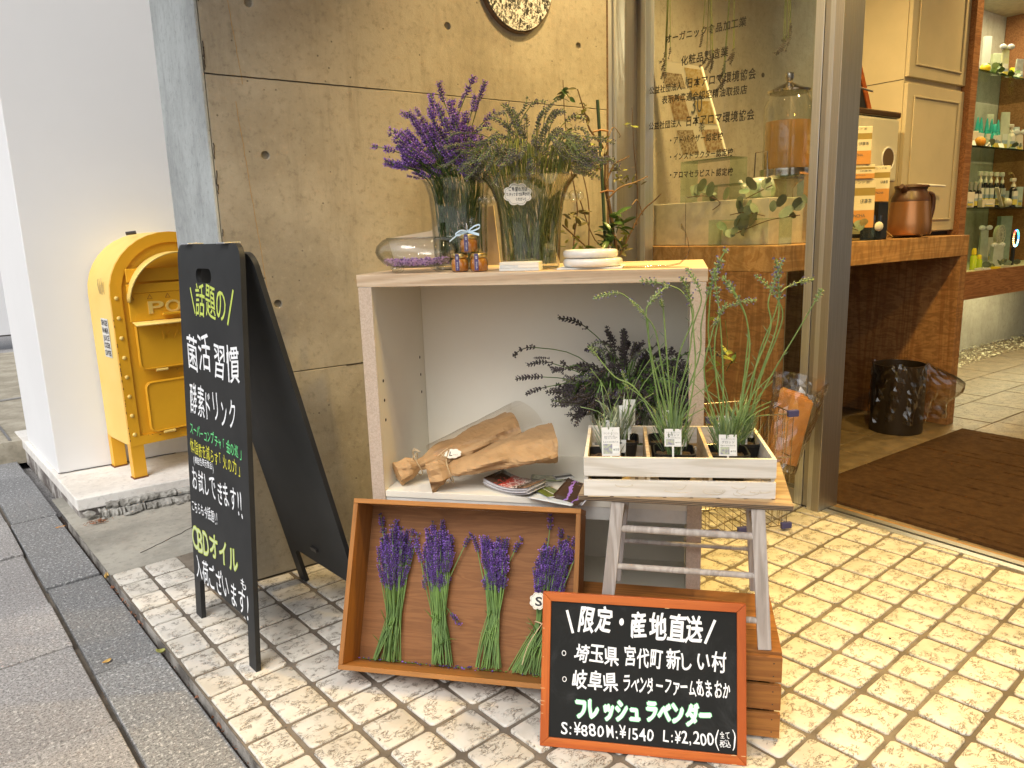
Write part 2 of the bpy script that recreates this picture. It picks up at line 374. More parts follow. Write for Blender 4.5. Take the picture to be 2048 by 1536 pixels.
# ================================================================== ground
MB().add([(-60, -60, -.09), (60, -60, -.09), (60, 60, -.09), (-60, 60, -.09)], [(0, 1, 2, 3)]).build('ground', M_granite2, kind='structure')
street = MB().box(-6, -.1, -6, 12, -.089, -.05).build('street_bed', M_grout, kind='structure', M=GM)
def paver(a0, a1, b0, b1, m, z=-.03, seed=0):
    r = random.Random(seed); j = lambda: r.uniform(-.0015, .0015); dz = r.uniform(-.002, .002)
    o = MB().box(a0, a1, b0, b1, -.035, 0).build('paving_slab', m, street, bevel=.003, seg=2)
    o.location = (0, 0, z+dz); o.rotation_euler = (r.uniform(-.003, .003), r.uniform(-.003, .003), r.uniform(-.002, .002)); return o
bj = [-2.1, -1.36, -.66, .03, .721, 1.408, 2.185, 2.94, 3.7, 4.4]
for i in range(len(bj)-1): paver(-.272, -.108, bj[i]+.003, bj[i+1]-.003, M_granite, seed=i)
bj = [-1.5, -1.05, -.45, .0, .461, .928, 1.282, 1.80, 2.25, 2.7, 3.2, 3.7]
for i in range(len(bj)-1): paver(-.66, -.286, bj[i]+.003, bj[i+1]-.003, M_granite2, seed=20+i)
bj = [-1.2, -.6, -.1, .5, 1.1, 1.6, 2.2]
for i in range(len(bj)-1): paver(-1.3, -.668, bj[i]+.003, bj[i+1]-.003, M_granite2, seed=50+i)
# gap of dirt and litter between slabs and kerb
def rgrid(a0, a1, b0, b1, z, amp, seed, step=.02):
    r = random.Random(seed); na = max(2, int((a1-a0)/step)); nb = max(2, int((b1-b0)/step)); d = {}
    return lambda mb: mb.grid(lambda u, v: (a0+(a1-a0)*u, b0+(b1-b0)*v, z+r.uniform(-amp, amp)), na, nb)
mb = MB(); rgrid(-.109, -.09, -2, 2.2, -.044, .004, 3, .006)(mb)
r = random.Random(11)
mb.build('gap_dirt', M_dirt, street, kind='stuff')
M_leafb = pm('dead_leaf', (.30, .11, .05), (.16, .07, .03), 90, .7, .5, 200, tint=.4)
M_leafy = pm('yellow_leaf', (.55, .38, .12), (.45, .25, .06), 60, .6, .3, 200)
mb = MB()
for i in range(170):
    b = r.choice([r.uniform(-.9, 1.3), r.uniform(.9, 1.3), r.uniform(-.9, .3)]); a = -.10+r.gauss(0, .005); s = r.uniform(.003, .009)
    Mx = Matrix.Translation((a, b, -.034+r.uniform(0, .006))) @ Euler((r.uniform(-.8, .8), r.uniform(-.8, .8), r.uniform(0, 6))).to_matrix().to_4x4()
    mb.add([(-s, 0, 0), (0, -s*.4, .001), (s, 0, .002), (0, s*.4, 0)], [(0, 1, 2, 3)], Mx)
mb.build('leaf_litter', M_leafb, kind='stuff', label='brown leaf crumbs caught in the gap between granite paving and kerb', M=GM)
def leaf_obj(name, label, loc, s, m, rz, curl=.3):
    mb = MB(); mb.grid(lambda u, v: ((u-.5)*2*s, (v-.5)*s*1.1*math.sin(math.pi*(.08+.84*u)), curl*s*((u-.5)**2*2+(v-.5)**2*2)), 7, 4)
    o = mb.build(name, m, smooth=True, solid=.0006, label=label, cat='leaf'); o.location = loc; o.rotation_euler = (0.05, .05, rz); return o
leaf_obj('fallen_leaf', 'pale yellow fallen leaf lying on the grey granite paving beside a dark stain', G(214, 1323, -.028), .013, M_leafy, .5)
leaf_obj('fallen_leaf', 'small orange fallen leaf on the granite paving near the white plinth corner', G(121, 1055, -.028), .017, pm('orange_leaf', (.6, .3, .1), None, 60), .2)
leaf_obj('fallen_leaf', 'yellow leaf standing in the gap below the corner of the tiled pavement', G(213, 1157, -.02), .013, M_leafy, 1.3, 1.5)
leaf_obj('fallen_leaf', 'green yellow leaf lying half across the kerb gap', G(323, 1305, -.024), .014, pm('green_leaf_y', (.3, .3, .08), None, 60), -.2, 1)
t = thing('building', 'unseen plain neighbouring block added along the pavement to cut daylight', 'building', (0, 0, 0)); MB().box(.9, 6, -9, -3.15, -.09, 7).build('wall', pm('far_render', (.34, .33, .31), (.28, .27, .25), 1, .8), t)  # unseen block, added to hold back daylight from along the street
# ================================================================== tiled pavement
pav = MB(); pav.box(-.098, 2.35, -2.2, 1.302, -.06, -.005)
def outline(r, w, h, rad):
    pts = []
    for (cx, cy, a0) in ((w/2-rad, h/2-rad, 0), (-w/2+rad, h/2-rad, 90), (-w/2+rad, -h/2+rad, 180), (w/2-rad, -h/2+rad, 270)):
        for k in range(4): a = R(a0+k*30); pts.append([cx+rad*math.cos(a), cy+rad*math.sin(a)])
        # an uneven point along the side
    return [(x+r.uniform(-.0012, .0012), y+r.uniform(-.0012, .0012)) for x, y in pts]
def clip(poly, p, n):
    out = []
    for i in range(len(poly)):
        a, b = poly[i], poly[(i+1) % len(poly)]; da = (a[0]-p[0])*n[0]+(a[1]-p[1])*n[1]; db = (b[0]-p[0])*n[0]+(b[1]-p[1])*n[1]
        if da >= 0: out.append(a)
        if (da >= 0) != (db >= 0): t = da/(da-db); out.append((a[0]+(b[0]-a[0])*t, a[1]+(b[1]-a[1])*t))
    return out
def tile_mesh(poly, name='tile'):
    mb = MB(); n = len(poly); cx = sum(p[0] for p in poly)/n; cyy = sum(p[1] for p in poly)/n
    def ins(d): 
        o = []
        for x, y in poly:
            L = math.hypot(x-cx, y-cyy); k = max(0, 1-d/L) if L else 1; o.append((cx+(x-cx)*k, cyy+(y-cyy)*k))
        return o
    rings = [(poly, -.012), (poly, -.0035), (ins(.0012), -.0012), (ins(.004), 0)]
    V = []; Fc = []
    for p, z in rings: V += [(x, y, z) for x, y in p]
    for k in range(3):
        for i in range(n): Fc.append((k*n+i, k*n+(i+1) % n, (k+1)*n+(i+1) % n, (k+1)*n+i))
    Fc.append(tuple(3*n+i for i in range(n))); mb.add(V, Fc); return mb
pavement = pav.build('pavement', M_grout, kind='structure', M=GM)
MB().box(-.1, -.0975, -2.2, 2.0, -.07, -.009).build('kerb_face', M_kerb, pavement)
PA, PB = .1194, .118
r = random.Random(5); variants = [tile_mesh(outline(r, PA-.0125, PB-.011, .010)).mesh('tile', M_tile, True) for _ in range(14)]
for me in variants: me.set_sharp_from_angle(angle=R(60))
def topx(w):
    v = MW.transposed() @ (w-Vector((0, 0, H))); 
    return (CX+F*v.x/v.z, CY+F*v.y/v.z, v.z) if v.z > .05 else None
cells = []
for i in range(-1, 20):
    for j in range(-18, 11):
        a0, a1 = (i*PA, (i+1)*PA) if i >= 0 else (-.098, -.001)
        b0, b1 = j*PB, (j+1)*PB
        c = gp((a0+a1)/2, (b0+b1)/2); q = topx(c)
        if q is None or not (-90 < q[0] < 2140 and q[1] < 1640):
            if (c.x > 2.60 or (c.x > .62 and c.y > 2.42)): continue
            q = (0, 0, 99)
        if c.x > 2.60 or (c.x > .62 and c.y > 2.42): continue
        cells.append((q[2], i, j, a0, a1, b0, b1))
cells.sort(); far = MB()
for k, (d, i, j, a0, a1, b0, b1) in enumerate(cells):
    rr = random.Random(i*97+j); ca, cb = (a0+a1)/2, (b0+b1)/2; w = gp(ca, cb)
    edge = w.x > 2.40 or (w.x > .5 and w.y > 2.25) or i == -1
    jx, jy, jz, rz = rr.uniform(-.0015, .0015), rr.uniform(-.0015, .0015), rr.uniform(-.0012, .0008), rr.uniform(-.008, .008)
    tilt = (rr.uniform(-.006, .006), rr.uniform(-.006, .006))
    Mx = Matrix.Translation((ca+jx, cb+jy, jz)) @ Euler((tilt[0], tilt[1], rz)).to_matrix().to_4x4()
    if edge:
        wd_ = (a1-a0)-(.0125 if i >= 0 else .009)
        poly = [(ca+x, cb+y) for x, y in outline(rr, wd_, PB-.011, .010 if i >= 0 else .007)]
        poly = [(gp(*p).x, gp(*p).y) for p in poly]; poly = clip(poly, (2.555, 0), (-1, 0))
        if w.x > .5: poly = clip(poly, (0, 2.362), (0, -1))
        if len(poly) < 3: continue
        loc = [GM.inverted() @ Vector((x, y, 0)) for x, y in poly]; loc = [(p.x-ca, p.y-cb) for p in loc]
        if max(p[0] for p in loc)-min(p[0] for p in loc) < .012 or max(p[1] for p in loc)-min(p[1] for p in loc) < .012: continue
        t = tile_mesh(loc)
        if k < 298: inst(t.mesh('tile', M_tile), 'tile', pavement, Mx)
        else: far.add(t.v, t.f, Mx)
    elif k < 298: inst(rr.choice(variants), 'tile', pavement, Mx)
    else:
        t = tile_mesh(outline(rr, PA-.0125, PB-.011, .010)); far.add(t.v, t.f, Mx)
if far.v: far.build('tile', M_tile, pavement, kind='stuff')
# bare concrete beyond the tiles, with a crack
mb = MB(); rr = random.Random(3)
mb.grid(lambda u, v: (-.098+(1.1)*u, 1.304+1.05*v, -.006+rr.uniform(-.001, .001)), 24, 24)
path = mb.build('concrete_path', M_conc_path, kind='structure', M=GM)
mb = MB(); a, b = .2, 1.47
pts = [gp(.03+.30*t, 1.43+.16*t+rr.uniform(-.006, .006), -.0045) for t in [k/14 for k in range(15)]]
mb.tube(pts, .0011, 4); mb.build('crack', M_shadowgap, path).matrix_parent_inverse = GM.inverted()
# ================================================================== plinth, rubble, white block
z_s = .08
plinth = thing('plinth', 'white painted concrete plinth with broken front edge under the yellow postbox', 'plinth')
SP = [(.229, 3.42), (.245, 3.413), (1.3, 3.40), (1.3, 5.0), (.085, 5.0), (.155, 4.2)]
mb = MB().prism([(.229, 3.42), (1.3, 3.40), (1.3, 5.0), (.088, 5.0)], .03, z_s).build('top_slab', M_step, plinth, bevel=.004)
MB().prism([(.236, 3.432), (1.3, 3.412), (1.3, 5.0), (.096, 5.0)], -.06, .0295).build('side', M_stepdirt, plinth)
def rock(r, sx, sy, sz, n=2):
    bm = bmesh.new(); bmesh.ops.create_icosphere(bm, subdivisions=n, radius=1)
    ph = [(Vector((r.gauss(0, 1), r.gauss(0, 1), r.gauss(0, 1))).normalized(), r.uniform(.35, .75)) for _ in range(14)]
    for v in bm.verts:
        for d, k in ph:
            t = v.co.dot(d)
            if t > k: v.co -= d*(t-k)
        v.co = Vector((v.co.x*sx, v.co.y*sy, v.co.z*sz)) + Vector((r.uniform(-1, 1), r.uniform(-1, 1), r.uniform(-1, 1)))*.0012
    m_ = MB(); m_.add([tuple(v.co) for v in bm.verts], [tuple(v.index for v in f.verts) for f in bm.faces]) if not bm.verts.ensure_lookup_table() else None
    bm.free(); return m_
M_rub = concrete('broken_concrete', (.38, .37, .34), (.2, .19, .17), pit=.6, big=14, streak=False)
def layer(x0, x1, yf, z0, z1, amp, seed, n=26):
    r = random.Random(seed); f = [(x0+(x1-x0)*k/n, yf+r.uniform(-amp, amp)+.5*amp*math.sin(k*1.3)) for k in range(n+1)]
    mb = MB(); V = []; 
    for k, (x, y) in enumerate(f):
        zt_ = z1+r.uniform(-.003, .003); V += [(x, y+r.uniform(-.003, .003), z0), (x+r.uniform(-.003, .003), y-.003+r.uniform(-.004, .004), (z0+zt_)/2), (x, y+.004, zt_), (x, 3.44, zt_)]
    for k in range(n):
        for q in range(3): a = k*4+q; V_ = (a, a+4, a+5, a+1); mb.f.append(V_); mb.m.append(0)
    mb.v = V; return mb
for k, (x0, x1, yf, z0, z1, amp) in enumerate(((.30, .47, 3.366, -.01, .022, .010), (.475, .72, 3.352, -.01, .018, .009), (.725, 1.2, 3.36, -.01, .024, .008), (.33, .60, 3.388, .0235, .047, .007), (.605, 1.2, 3.385, .022, .044, .006))):
    layer(x0, x1, yf, z0, z1, amp, 60+k).build('broken_layer', M_rub, plinth)
for i, (x, y, z, sx, sy, sz, rz) in enumerate([(.262, 3.395, .016, .034, .026, .026, .3), (.415, 3.338, .002, .05, .018, .014, .25), (.31, 3.345, .0, .028, .016, .010, 1), (.60, 3.335, .0, .035, .012, .010, .2)]):
    o = rock(random.Random(40+i), sx, sy, sz, 2).build('stone', M_rub, plinth); o.location = (x, y, z); o.rotation_euler = (.1, .05, rz)
mb = MB(); rr = random.Random(9)
for i in range(90):
    Mx = Matrix.Translation((.285+rr.gauss(0, .022), 3.315+rr.gauss(0, .012), .0+rr.uniform(0, .01))) @ Euler((rr.uniform(-.6, .6), rr.uniform(-.6, .6), rr.uniform(0, 6))).to_matrix().to_4x4()
    s = rr.uniform(.004, .009); mb.add([(-s, 0, 0), (0, -s*.3, .001), (s, 0, 0), (0, s*.3, .001)], [(0, 1, 2, 3)], Mx)
mb.build('dead_pine_litter', M_leafb, kind='stuff', label='reddish dead needles heaped beside the broken plinth corner')
blk = thing('white_building', 'plain white rendered wall block standing behind the yellow postbox', 'building')
MB().prism([(.208, 3.873), (3.2, 3.873), (3.2, 4.70), (.137, 4.70)], z_s+.001, 6).build('wall', M_white_wall, blk, bevel=.004)
mb = MB(); rr = random.Random(2)
mb.tube([(.206+.5*t, 3.870, z_s+.003+rr.uniform(0, .003)) for t in [k/30 for k in range(31)]], .0016, 4); mb.build('base_crack', M_shadowgap, blk)
# neighbour's entrance beyond
nb = MB().prism([(-.02, 4.75), (3, 4.75), (3, 9), (-.6, 9)], -.05, .075).build('neighbour_floor', concrete('pebble_floor', (.40, .36, .28), (.26, .23, .17), pit=.6, big=5, streak=False), kind='structure')
MB().bar(gp(-.115, 3.35, .02), gp(-.1, 7.0, .02), .012, .12, up=(0, 0, 1)).build('metal_kerb', steel('dull_zinc', (.35, .34, .33), .45, 1), label='thin grey metal kerb edging the neighbouring entrance floor', cat='kerb')
MB().bar((.0, 6.1, .078), (.5, 6.2, .078), .05, .006, up=(0, 0, 1)).build('floor_channel', M_steel_d, nb)
wl = thing('neighbour_wall', 'white wall with a dark base line at the far left edge', 'wall')
q = G(6, 672, .08)
MB().box(-.8, 3, q.y, q.y+.2, .075, 5).build('wall', M_white_wall, wl)
MB().box(-.8, 3, q.y-.006, q.y-.001, .075, .09).build('skirting', M_shadowgap, wl)
# ================================================================== concrete wall
XL, XR, YW, YB = .622, 2.2, 2.371, 2.912
cw = thing('concrete_wall', 'fair-faced concrete wall with tie holes behind the display shelf', 'wall')
MB().box(XL+.012, XR-.004, YW+.02, YB, 0, 3.2).build('wall_core', M_conc, cw)
MB().box(XL, XL+.011, YW, YB, 0, 3.2).build('end_face', M_conc_grey, cw, bevel=.003)  # end face in a cooler, lighter grey than the wall panels
holes = [Yp(531, 311, YW), Yp(895, 52, YW), Yp(1157, 92, YW), Yp(556, 608, YW), Yp(497, 5, YW)]
cut = MB()
for h in holes: cut.lathe([(.0125, 0), (.0125, .03)], 20, frame((h.x, YW+.0105, h.z), (1, 0, 0), (0, 0, 1), (0, -1, 0)))
cuto = cut.build('cutter', M_conc)
zs = [0.0, .672, 1.572, 2.472, 3.2]; xs = [XL+.0125, XR]
for zi in range(4):
    for xi in range(1):
        g = .0012
        o = MB().box(xs[xi], xs[xi+1], YW, YW+.019, zs[zi]+(g if zi else 0), zs[zi+1]-g).build('panel', M_conc, cw, bevel=.0015, seg=1)
        md = o.modifiers.new('b', 'BOOLEAN'); md.object = cuto; md.solver = 'EXACT'
        o.modifiers.move(1, 0)
bpy.context.view_layer.update(); dg = bpy.context.evaluated_depsgraph_get()
for o in list(cw.children):
    if o.name.startswith('panel'):
        me = bpy.data.meshes.new_from_object(o.evaluated_get(dg)); o.modifiers.clear(); o.data = me
bpy.data.objects.remove(cuto)
# stains and hair cracks with a shape of their own
mb = MB(); rr = random.Random(8)
def hair(mb, p, q_, n, j, r_):
    mb.tube([Vector(p).lerp(Vector(q_), k/n)+Vector((rr.uniform(-j, j), 0, rr.uniform(-j, j))) for k in range(n+1)], r_, 4)
hair(mb, (XL+.0135, YW-.0002, 1.573), (1.2, YW-.0002, 1.572), 30, .001, .0013); hair(mb, (1.0, YW, .672), (1.3, YW, .672), 16, .0015, .0018)
for k in range(16):
    z = rr.uniform(.5, 2.0); hair(mb, (XL+.014, YW, z), (XL+.016, YW, z+rr.uniform(.01, .06)), 5, .0015, .0018)
hair(mb, (.64, YW, 2.0), (.645, YW, 1.78), 14, .002, .003)
mb.build('seam_crack', M_shadowgap, cw)
M_stain = pm('rust_stain', (.33, .21, .08), (.30, .2, .09), 30, .9)
mb = MB()
for x0, x1, z0, z1 in ((.70, .74, 2.0, 1.55), (.715, .755, 1.5, .95)):
    hair(mb, (x0, YW+.0004, z0), (x1, YW+.0004, z1), 26, .0012, .0012)
mb.build('rust_run', M_stain, cw)
MB().box(XR+.001, XR+.014, YW+.004, YW+.03, 0, 3.2).build('rusty_joint', M_rust, cw)
# stone plaque
pc = Yp(1030, -46, YW); m, nt, b = _base('terrazzo_chips'); vec = _vec(nt, (1, 1, 1), False, (.3, .8, .4))
vo = nt.nodes.new('ShaderNodeTexVoronoi'); vo.inputs['Scale'].default_value = 90; nt.links.new(_vec(nt, (1.6, 1, .75), False, (.2, .5, .3)), vo.inputs['Vector'])
n0 = _noise(nt, vec, 60, 4, .7, 1.5); col = _mix(nt, _ramp(nt, n0, .44, .52), (.05, .05, .05), (.60, .61, .60))
sp = nt.nodes.new('ShaderNodeSeparateColor'); nt.links.new(vo.outputs['Color'], sp.inputs[0])
col = _mix(nt, _ramp(nt, sp.outputs[0], .78, .8), col, (.01, .01, .012)); col = _mix(nt, _ramp(nt, sp.outputs[1], .9, .92), col, (.13, .13, .12))
nt.links.new(col, b.inputs['Base Color']); b.inputs['Roughness'].default_value = .4; _bump(nt, b, n0, .7, .002)
pl = thing('stone_plaque', 'round speckled black and cream stone disc set in the concrete wall', 'plaque', (pc.x, YW, pc.z))
pts = [(.158*math.cos(a)*(1+.03*math.sin(2*a+1)), .185*math.sin(a)) for a in [2*math.pi*k/48 for k in range(48)]]
Mx = frame((0, 0, 0), (1, 0, 0), (0, 0, 1), (0, -1, 0))
MB().prism(pts, .016, .021).build('stone_face', m, pl, M=Mx); MB().prism([(x*1.035, y*1.035) for x, y in pts], -.0005, .0155).build('stone_edge', pm('brown_stone_edge', (.14, .085, .05), None, 60, .8, .5), pl, M=Mx)
# ================================================================== glazed shopfront
XW = 2.585
sf = thing('glass_storefront', 'steel framed fixed window with black lettering beside the open door', 'shop window', (XW, 2.0, 0))
def sfb(name, m, x0, x1, y0, y1, z0=0, z1=3.2, bev=.0015): return MB().box(x0-XW, x1-XW, y0-2.0, y1-2.0, z0, z1).build(name, m, sf, bevel=bev)
sfb('jamb', M_steel, 2.2145, 2.235, YW+.006, YW+.05); sfb('jamb', M_steel_d, 2.236, 2.262, YW+.03, YW+.09)
sfb('jamb', M_steel, 2.263, 2.275, YW+.02, YW+.09)
MB().prism([(2.276-XW, YW+.07-2), (2.56-XW, 2.56-2), (2.56-XW, 2.60-2), (2.276-XW, YW+.11-2)], 0, 3.2).build('return_panel', M_steel_d, sf)
sfb('jamb', M_steel_d, 2.561, 2.60, 2.535, 2.60); sfb('jamb', M_steel, 2.555, 2.61, 2.503, 2.534)
pane = sfb('pane', M_glass, 2.581, 2.589, 1.675, 2.5025, .06, 3.1, 0); sfb('bottom_rail', M_steel_d, 2.56, 2.61, 1.676, 2.502, 0, .058)
sfb('post', M_steel, 2.555, 2.612, 1.640, 1.6745); sfb('post', M_steel_d, 2.558, 2.612, 1.612, 1.6385); sfb('seal', M_black, 2.57, 2.61, 1.606, 1.611)
sfb('post', M_steel, 2.535, 2.600, 1.585, 1.605); sfb('post', M_steel_d, 2.532, 2.66, 1.552, 1.5845)
sfb('screw', M_steel, 2.5505, 2.5545, 1.653, 1.661, .752, .760, .001)
mb = MB()
WT = [("オーガニック食品加工業", (1330, 88), (1493, 52), 17, 0), ("化粧品製造業", (1361, 133), (1457, 113), 19, 0), ("公益社団法人", (1298, 190), (1364, 180), 15, 0), ("日本アロマ環境協会", (1372, 178), (1512, 158), 20, 0),
      ("表示基準適合認定精油取扱店", (1323, 209), (1494, 188), 16, 0), ("公益社団法人", (1297, 261), (1363, 254), 15, 0), ("日本アロマ環境協会", (1370, 254), (1509, 240), 20, 0),
      ("・アドバイザー認定校", (1336, 289), (1446, 280), 14, 0), ("・インストラクター認定校", (1336, 322), (1466, 312), 14, 0), ("・アロマセラピスト認定校", (1336, 358), (1466, 351), 14, 0)]
for s, a, b_, hp, _ in WT:
    A3, B3 = Xp(a[0], a[1], XW-.0045), Xp(b_[0], b_[1], XW-.0045); H3 = Xp(a[0], a[1]-hp, XW-.0045).z-A3.z
    text(mb, s, (-A3.y, A3.z), (-B3.y, B3.z), H3, off=.018)
mb.lines('window_lettering', M_ink, sf, M=Matrix(((0, 0, -1, -.0045), (-1, 0, 0, -2.0), (0, 1, 0, 0), (0, 0, 0, 1))))
# door track in the floor
tr = thing('door_track', 'steel sliding door track with a dark slot in the entrance floor', 'door track', (XW, .5, 0))
for nm, m_, x0, x1, z1 in (('track_rail', M_steel, -.03, .0, .004), ('track_slot', M_black, .0005, .0145, .0), ('track_rail', M_steel_d, .015, .045, .004), ('track_strip', pm('brass_strip', (.35, .2, .08), None, 40, .5, .2, 100, metal=.6), .046, .062, .003)):
    MB().box(x0, x1, -3, 1.05, -.006, z1).build(nm, m_, tr)
MB().box(.001, .014, .18, .28, -.005, .004).build('track_stop', M_steel, tr)
# ================================================================== shop interior
fl = MB().box(2.648, 11, -3, 2.9, -.05, -.004).build('shop_floor', M_grout, kind='structure')
rr = random.Random(31); y = 2.9; row = 0
while y > -1.6:
    h_ = .3; x = 2.65-(.2 if row % 2 else 0)
    while x < 9:
        w_ = rr.choice([.3, .45, .6]); x0, x1 = max(x, 2.65)+.002, min(x+w_, 10)-.002
        if x1-x0 > .03: MB().box(x0, x1, y-h_+.002, y-.002, -.02, rr.uniform(-.001, .001)).build('floor_tile', M_floor, fl, bevel=.003, seg=1)
        x += w_
    y -= h_; row += 1
sr = thing('shop_interior_wall', 'concrete wall at the back of the shop behind the counter and shelves', 'wall')
MB().box(2.22, 11, 2.9, 3.05, 0, 3.3).build('wall', M_conc_in, sr)
MB().box(10.5, 10.6, -3, 2.9, 0, 3.3).build('wall', M_conc_in, sr)
h = Yp(1526, 150, 2.9); MB().lathe([(.0, .002), (.0125, .002), (.0135, .0)], 20, frame((h.x, 2.9, h.z), (1, 0, 0), (0, 0, 1), (0, -1, 0))).build('tie_hole', M_shadowgap, sr)
MB().box(2.66, 11, -3, 2.899, 2.75, 2.8).build('shop_ceiling', pm('ceiling_paint', (.62, .58, .48)), kind='structure')
MB().box(-.05, 2.655, -3.1, 2.36, 2.66, 2.86).build('unseen_canopy', M_conc_grey, label='unseen concrete canopy slab above the shop entrance, sized to limit daylight', cat='canopy')  # out-of-view slab, its edge and height set to hold back daylight
# gravel bed
mb = MB(); rr = random.Random(4)
for i in range(2600):
    x = 4.5+rr.random()**1.3*5; yy = rr.uniform(2.56+.02*math.sin(x*3), 2.895); s = rr.uniform(.008, .016); z = rr.uniform(.0, .03)
    q_ = [(x+rr.uniform(-s, s), yy+rr.uniform(-s, s), z+rr.uniform(-s, s)*.6) for _ in range(4)]; mb.add(q_, [(0, 1, 2), (0, 2, 3), (0, 3, 1), (1, 3, 2)])
mb.build('gravel', pm('pale_gravel', (.5, .47, .34), (.36, .33, .22), 30, .8), kind='stuff', label='pale gravel bed along the foot of the interior wall')
# door mat
mat_dash = []; rr = random.Random(6)
for k in range(60): xx = 2.72+.062*rr.randrange(0, 23); y0 = rr.uniform(.25, 1.5); mat_dash.append((xx, y0, y0+rr.uniform(.09, .32)))
def matz(u, v):
    x = 2.675+1.475*u; y_ = .15+1.6*v; z = .010+rr.uniform(-.001, .001)
    for dx, y0, y1 in mat_dash:
        if abs(x-dx) < .006 and y0 < y_ < y1: z -= .007; break
    if u in (0, 1) or v in (0, 1): z = .001
    return (x, y_, z)
MB().grid(matz, 290, 200).build('door_mat', pm('brown_pile', (.050, .027, .013), (.035, .018, .009), 30, 1., .8, 500, spec=.1), smooth=True, label='dark brown door mat with short cut grooves inside the entrance', cat='door mat')
# counter
ct = thing('wooden_counter', 'figured oak counter with slab top and panel legs inside the shop', 'counter', (2.64, 1.84, 0))
MB().box(0, 1.622, 0, 1.02, .905, 1.01).build('counter_top', M_oak, ct, bevel=.002); MB().box(1.547, 1.622, .001, 1.02, 0, .904).build('leg_panel', M_oak_v, ct, bevel=.001)
MB().box(-.001, .05, .001, 1.02, 0, .904).build('leg_panel', M_oak_v, ct, bevel=.001)
# tall cabinet
cb = thing('tall_cabinet', 'tall beige cabinet with framed doors standing on the counter', 'cabinet', (3.815, 1.985, 1.012))
MB().box(0, .585, .022, .43, .02, 1.9).build('carcass', M_cab, cb); MB().box(.01, .58, .03, .42, 0, .019).build('base', M_shadowgap, cb)
MB().box(-.0012, .0, .023, .43, .752, .755).build('side_seam', M_shadowgap, cb)
for z0, z1 in ((.025, .735), (.765, 1.85)):
    d = MB().box(.002, .583, .001, .021, z0, z1).build('door', M_cab, cb, bevel=.002)
    for a_ in ((.06, .525, z0+.055, z0+.063), (.06, .525, z1-.063, z1-.055), (.06, .068, z0+.0635, z1-.0635), (.517, .525, z0+.0635, z1-.0635)):
        MB().box(a_[0], a_[1], -.006, .0005, a_[2], a_[3]).build('moulding', M_cab, d, bevel=.002)
hd = MB().tube([(.04, -.025, .25), (.1, -.04, .253), (.36, -.04, .25)], [.008, .008, .006], 8).build('handle', M_white, cb, smooth=True)
MB().box(0, .07, 0, .40, 0, 2.75).build('wood_side_panel', M_veneer, label='narrow striped wood panel between the beige cabinet and the shelves', cat='panel', loc=(4.404, 1.96, .001))

for k, (x, y, s_) in enumerate(((1780, 1277, .006), (1502, 1358, .004), (1230, 1420, .003), (905, 1432, .004), (760, 1480, .003))):
    o = rock(random.Random(k), s_, s_*.7, s_*.4, 1).build('pebble', M_dirt); o.location = G(x, y, .002); setp(o, ('dark pebble on the yellow lit tiles right of the crate', 'small dark crumb beside the slatted crate', 'tiny dark crumb in front of the chalkboard', 'dark crumb under the front edge of the wooden box', 'tiny crumb on the tiles left of the chalkboard')[k], 'pebble')
# ================================================================== warm lamps of the entrance and shop
def lamp(x, y, z, e, col=(1, .66, .25), size=.07, cone=130, label='x', grp=None, tgt=None):
    t = thing('downlight', label, 'ceiling light', (x, y, z), group=grp)
    MB().lathe([(.055, 0), (.07, -.004), (.07, -.008), (.055, -.008)], 24, closed=True).build('trim_ring', M_white, t)
    MB().lathe([(0, -.001), (.053, -.001)], 20).build('lamp_face', emit('lamp_glow', (1, .75, .4), 6), t)
    l = bpy.data.lights.new('downlight_lamp', 'SPOT'); l.energy = e; l.color = col; l.shadow_soft_size = size; l.spot_size = R(cone); l.spot_blend = .8
    o = bpy.data.objects.new('downlight_lamp', l); C.objects.link(o); o.location = (x, y, z-.03)
    if tgt: o.rotation_euler = (Vector((x, y, z-.03))-Vector(tgt)).to_track_quat('Z', 'Y').to_euler()
    return t
WARM = (1, .63, .10)
lamp(1.8, 1.85, 2.659, 85, (1, .70, .30), .05, 125, 'entrance downlight nearest the concrete wall')
lamp(2.15, 1.0, 2.659, 140, WARM, .05, 140, 'entrance downlight in front of the glass window')
lamp(2.05, .0, 2.659, 92, WARM, .05, 140, 'entrance downlight nearest the street side of the door')
lamp(1.1, .80, 2.659, 30, (1, .80, .5), .04, 120, 'entrance downlight above the viewer side of the display shelf')
lamp(.15, .60, 2.659, 18, (1, .95, .88), .04, 120, 'added street-side fill lamp over the granite paving for the shelf interior')  # added near-neutral fill to brighten the shelf interior
for x, y, e, lb_ in ((2.80, 2.05, 130, 'shop ceiling downlight above the near end of the counter'), (3.25, .9, 120, 'shop ceiling downlight above the door mat'), (4.9, 1.6, 70, 'shop ceiling downlight in front of the shelves'), (6.2, .9, 90, 'shop ceiling downlight deepest in the shop')): lamp(x, y, 2.749, e, (1, .70, .28), .06, 150, lb_, 'downlights in the shop ceiling')
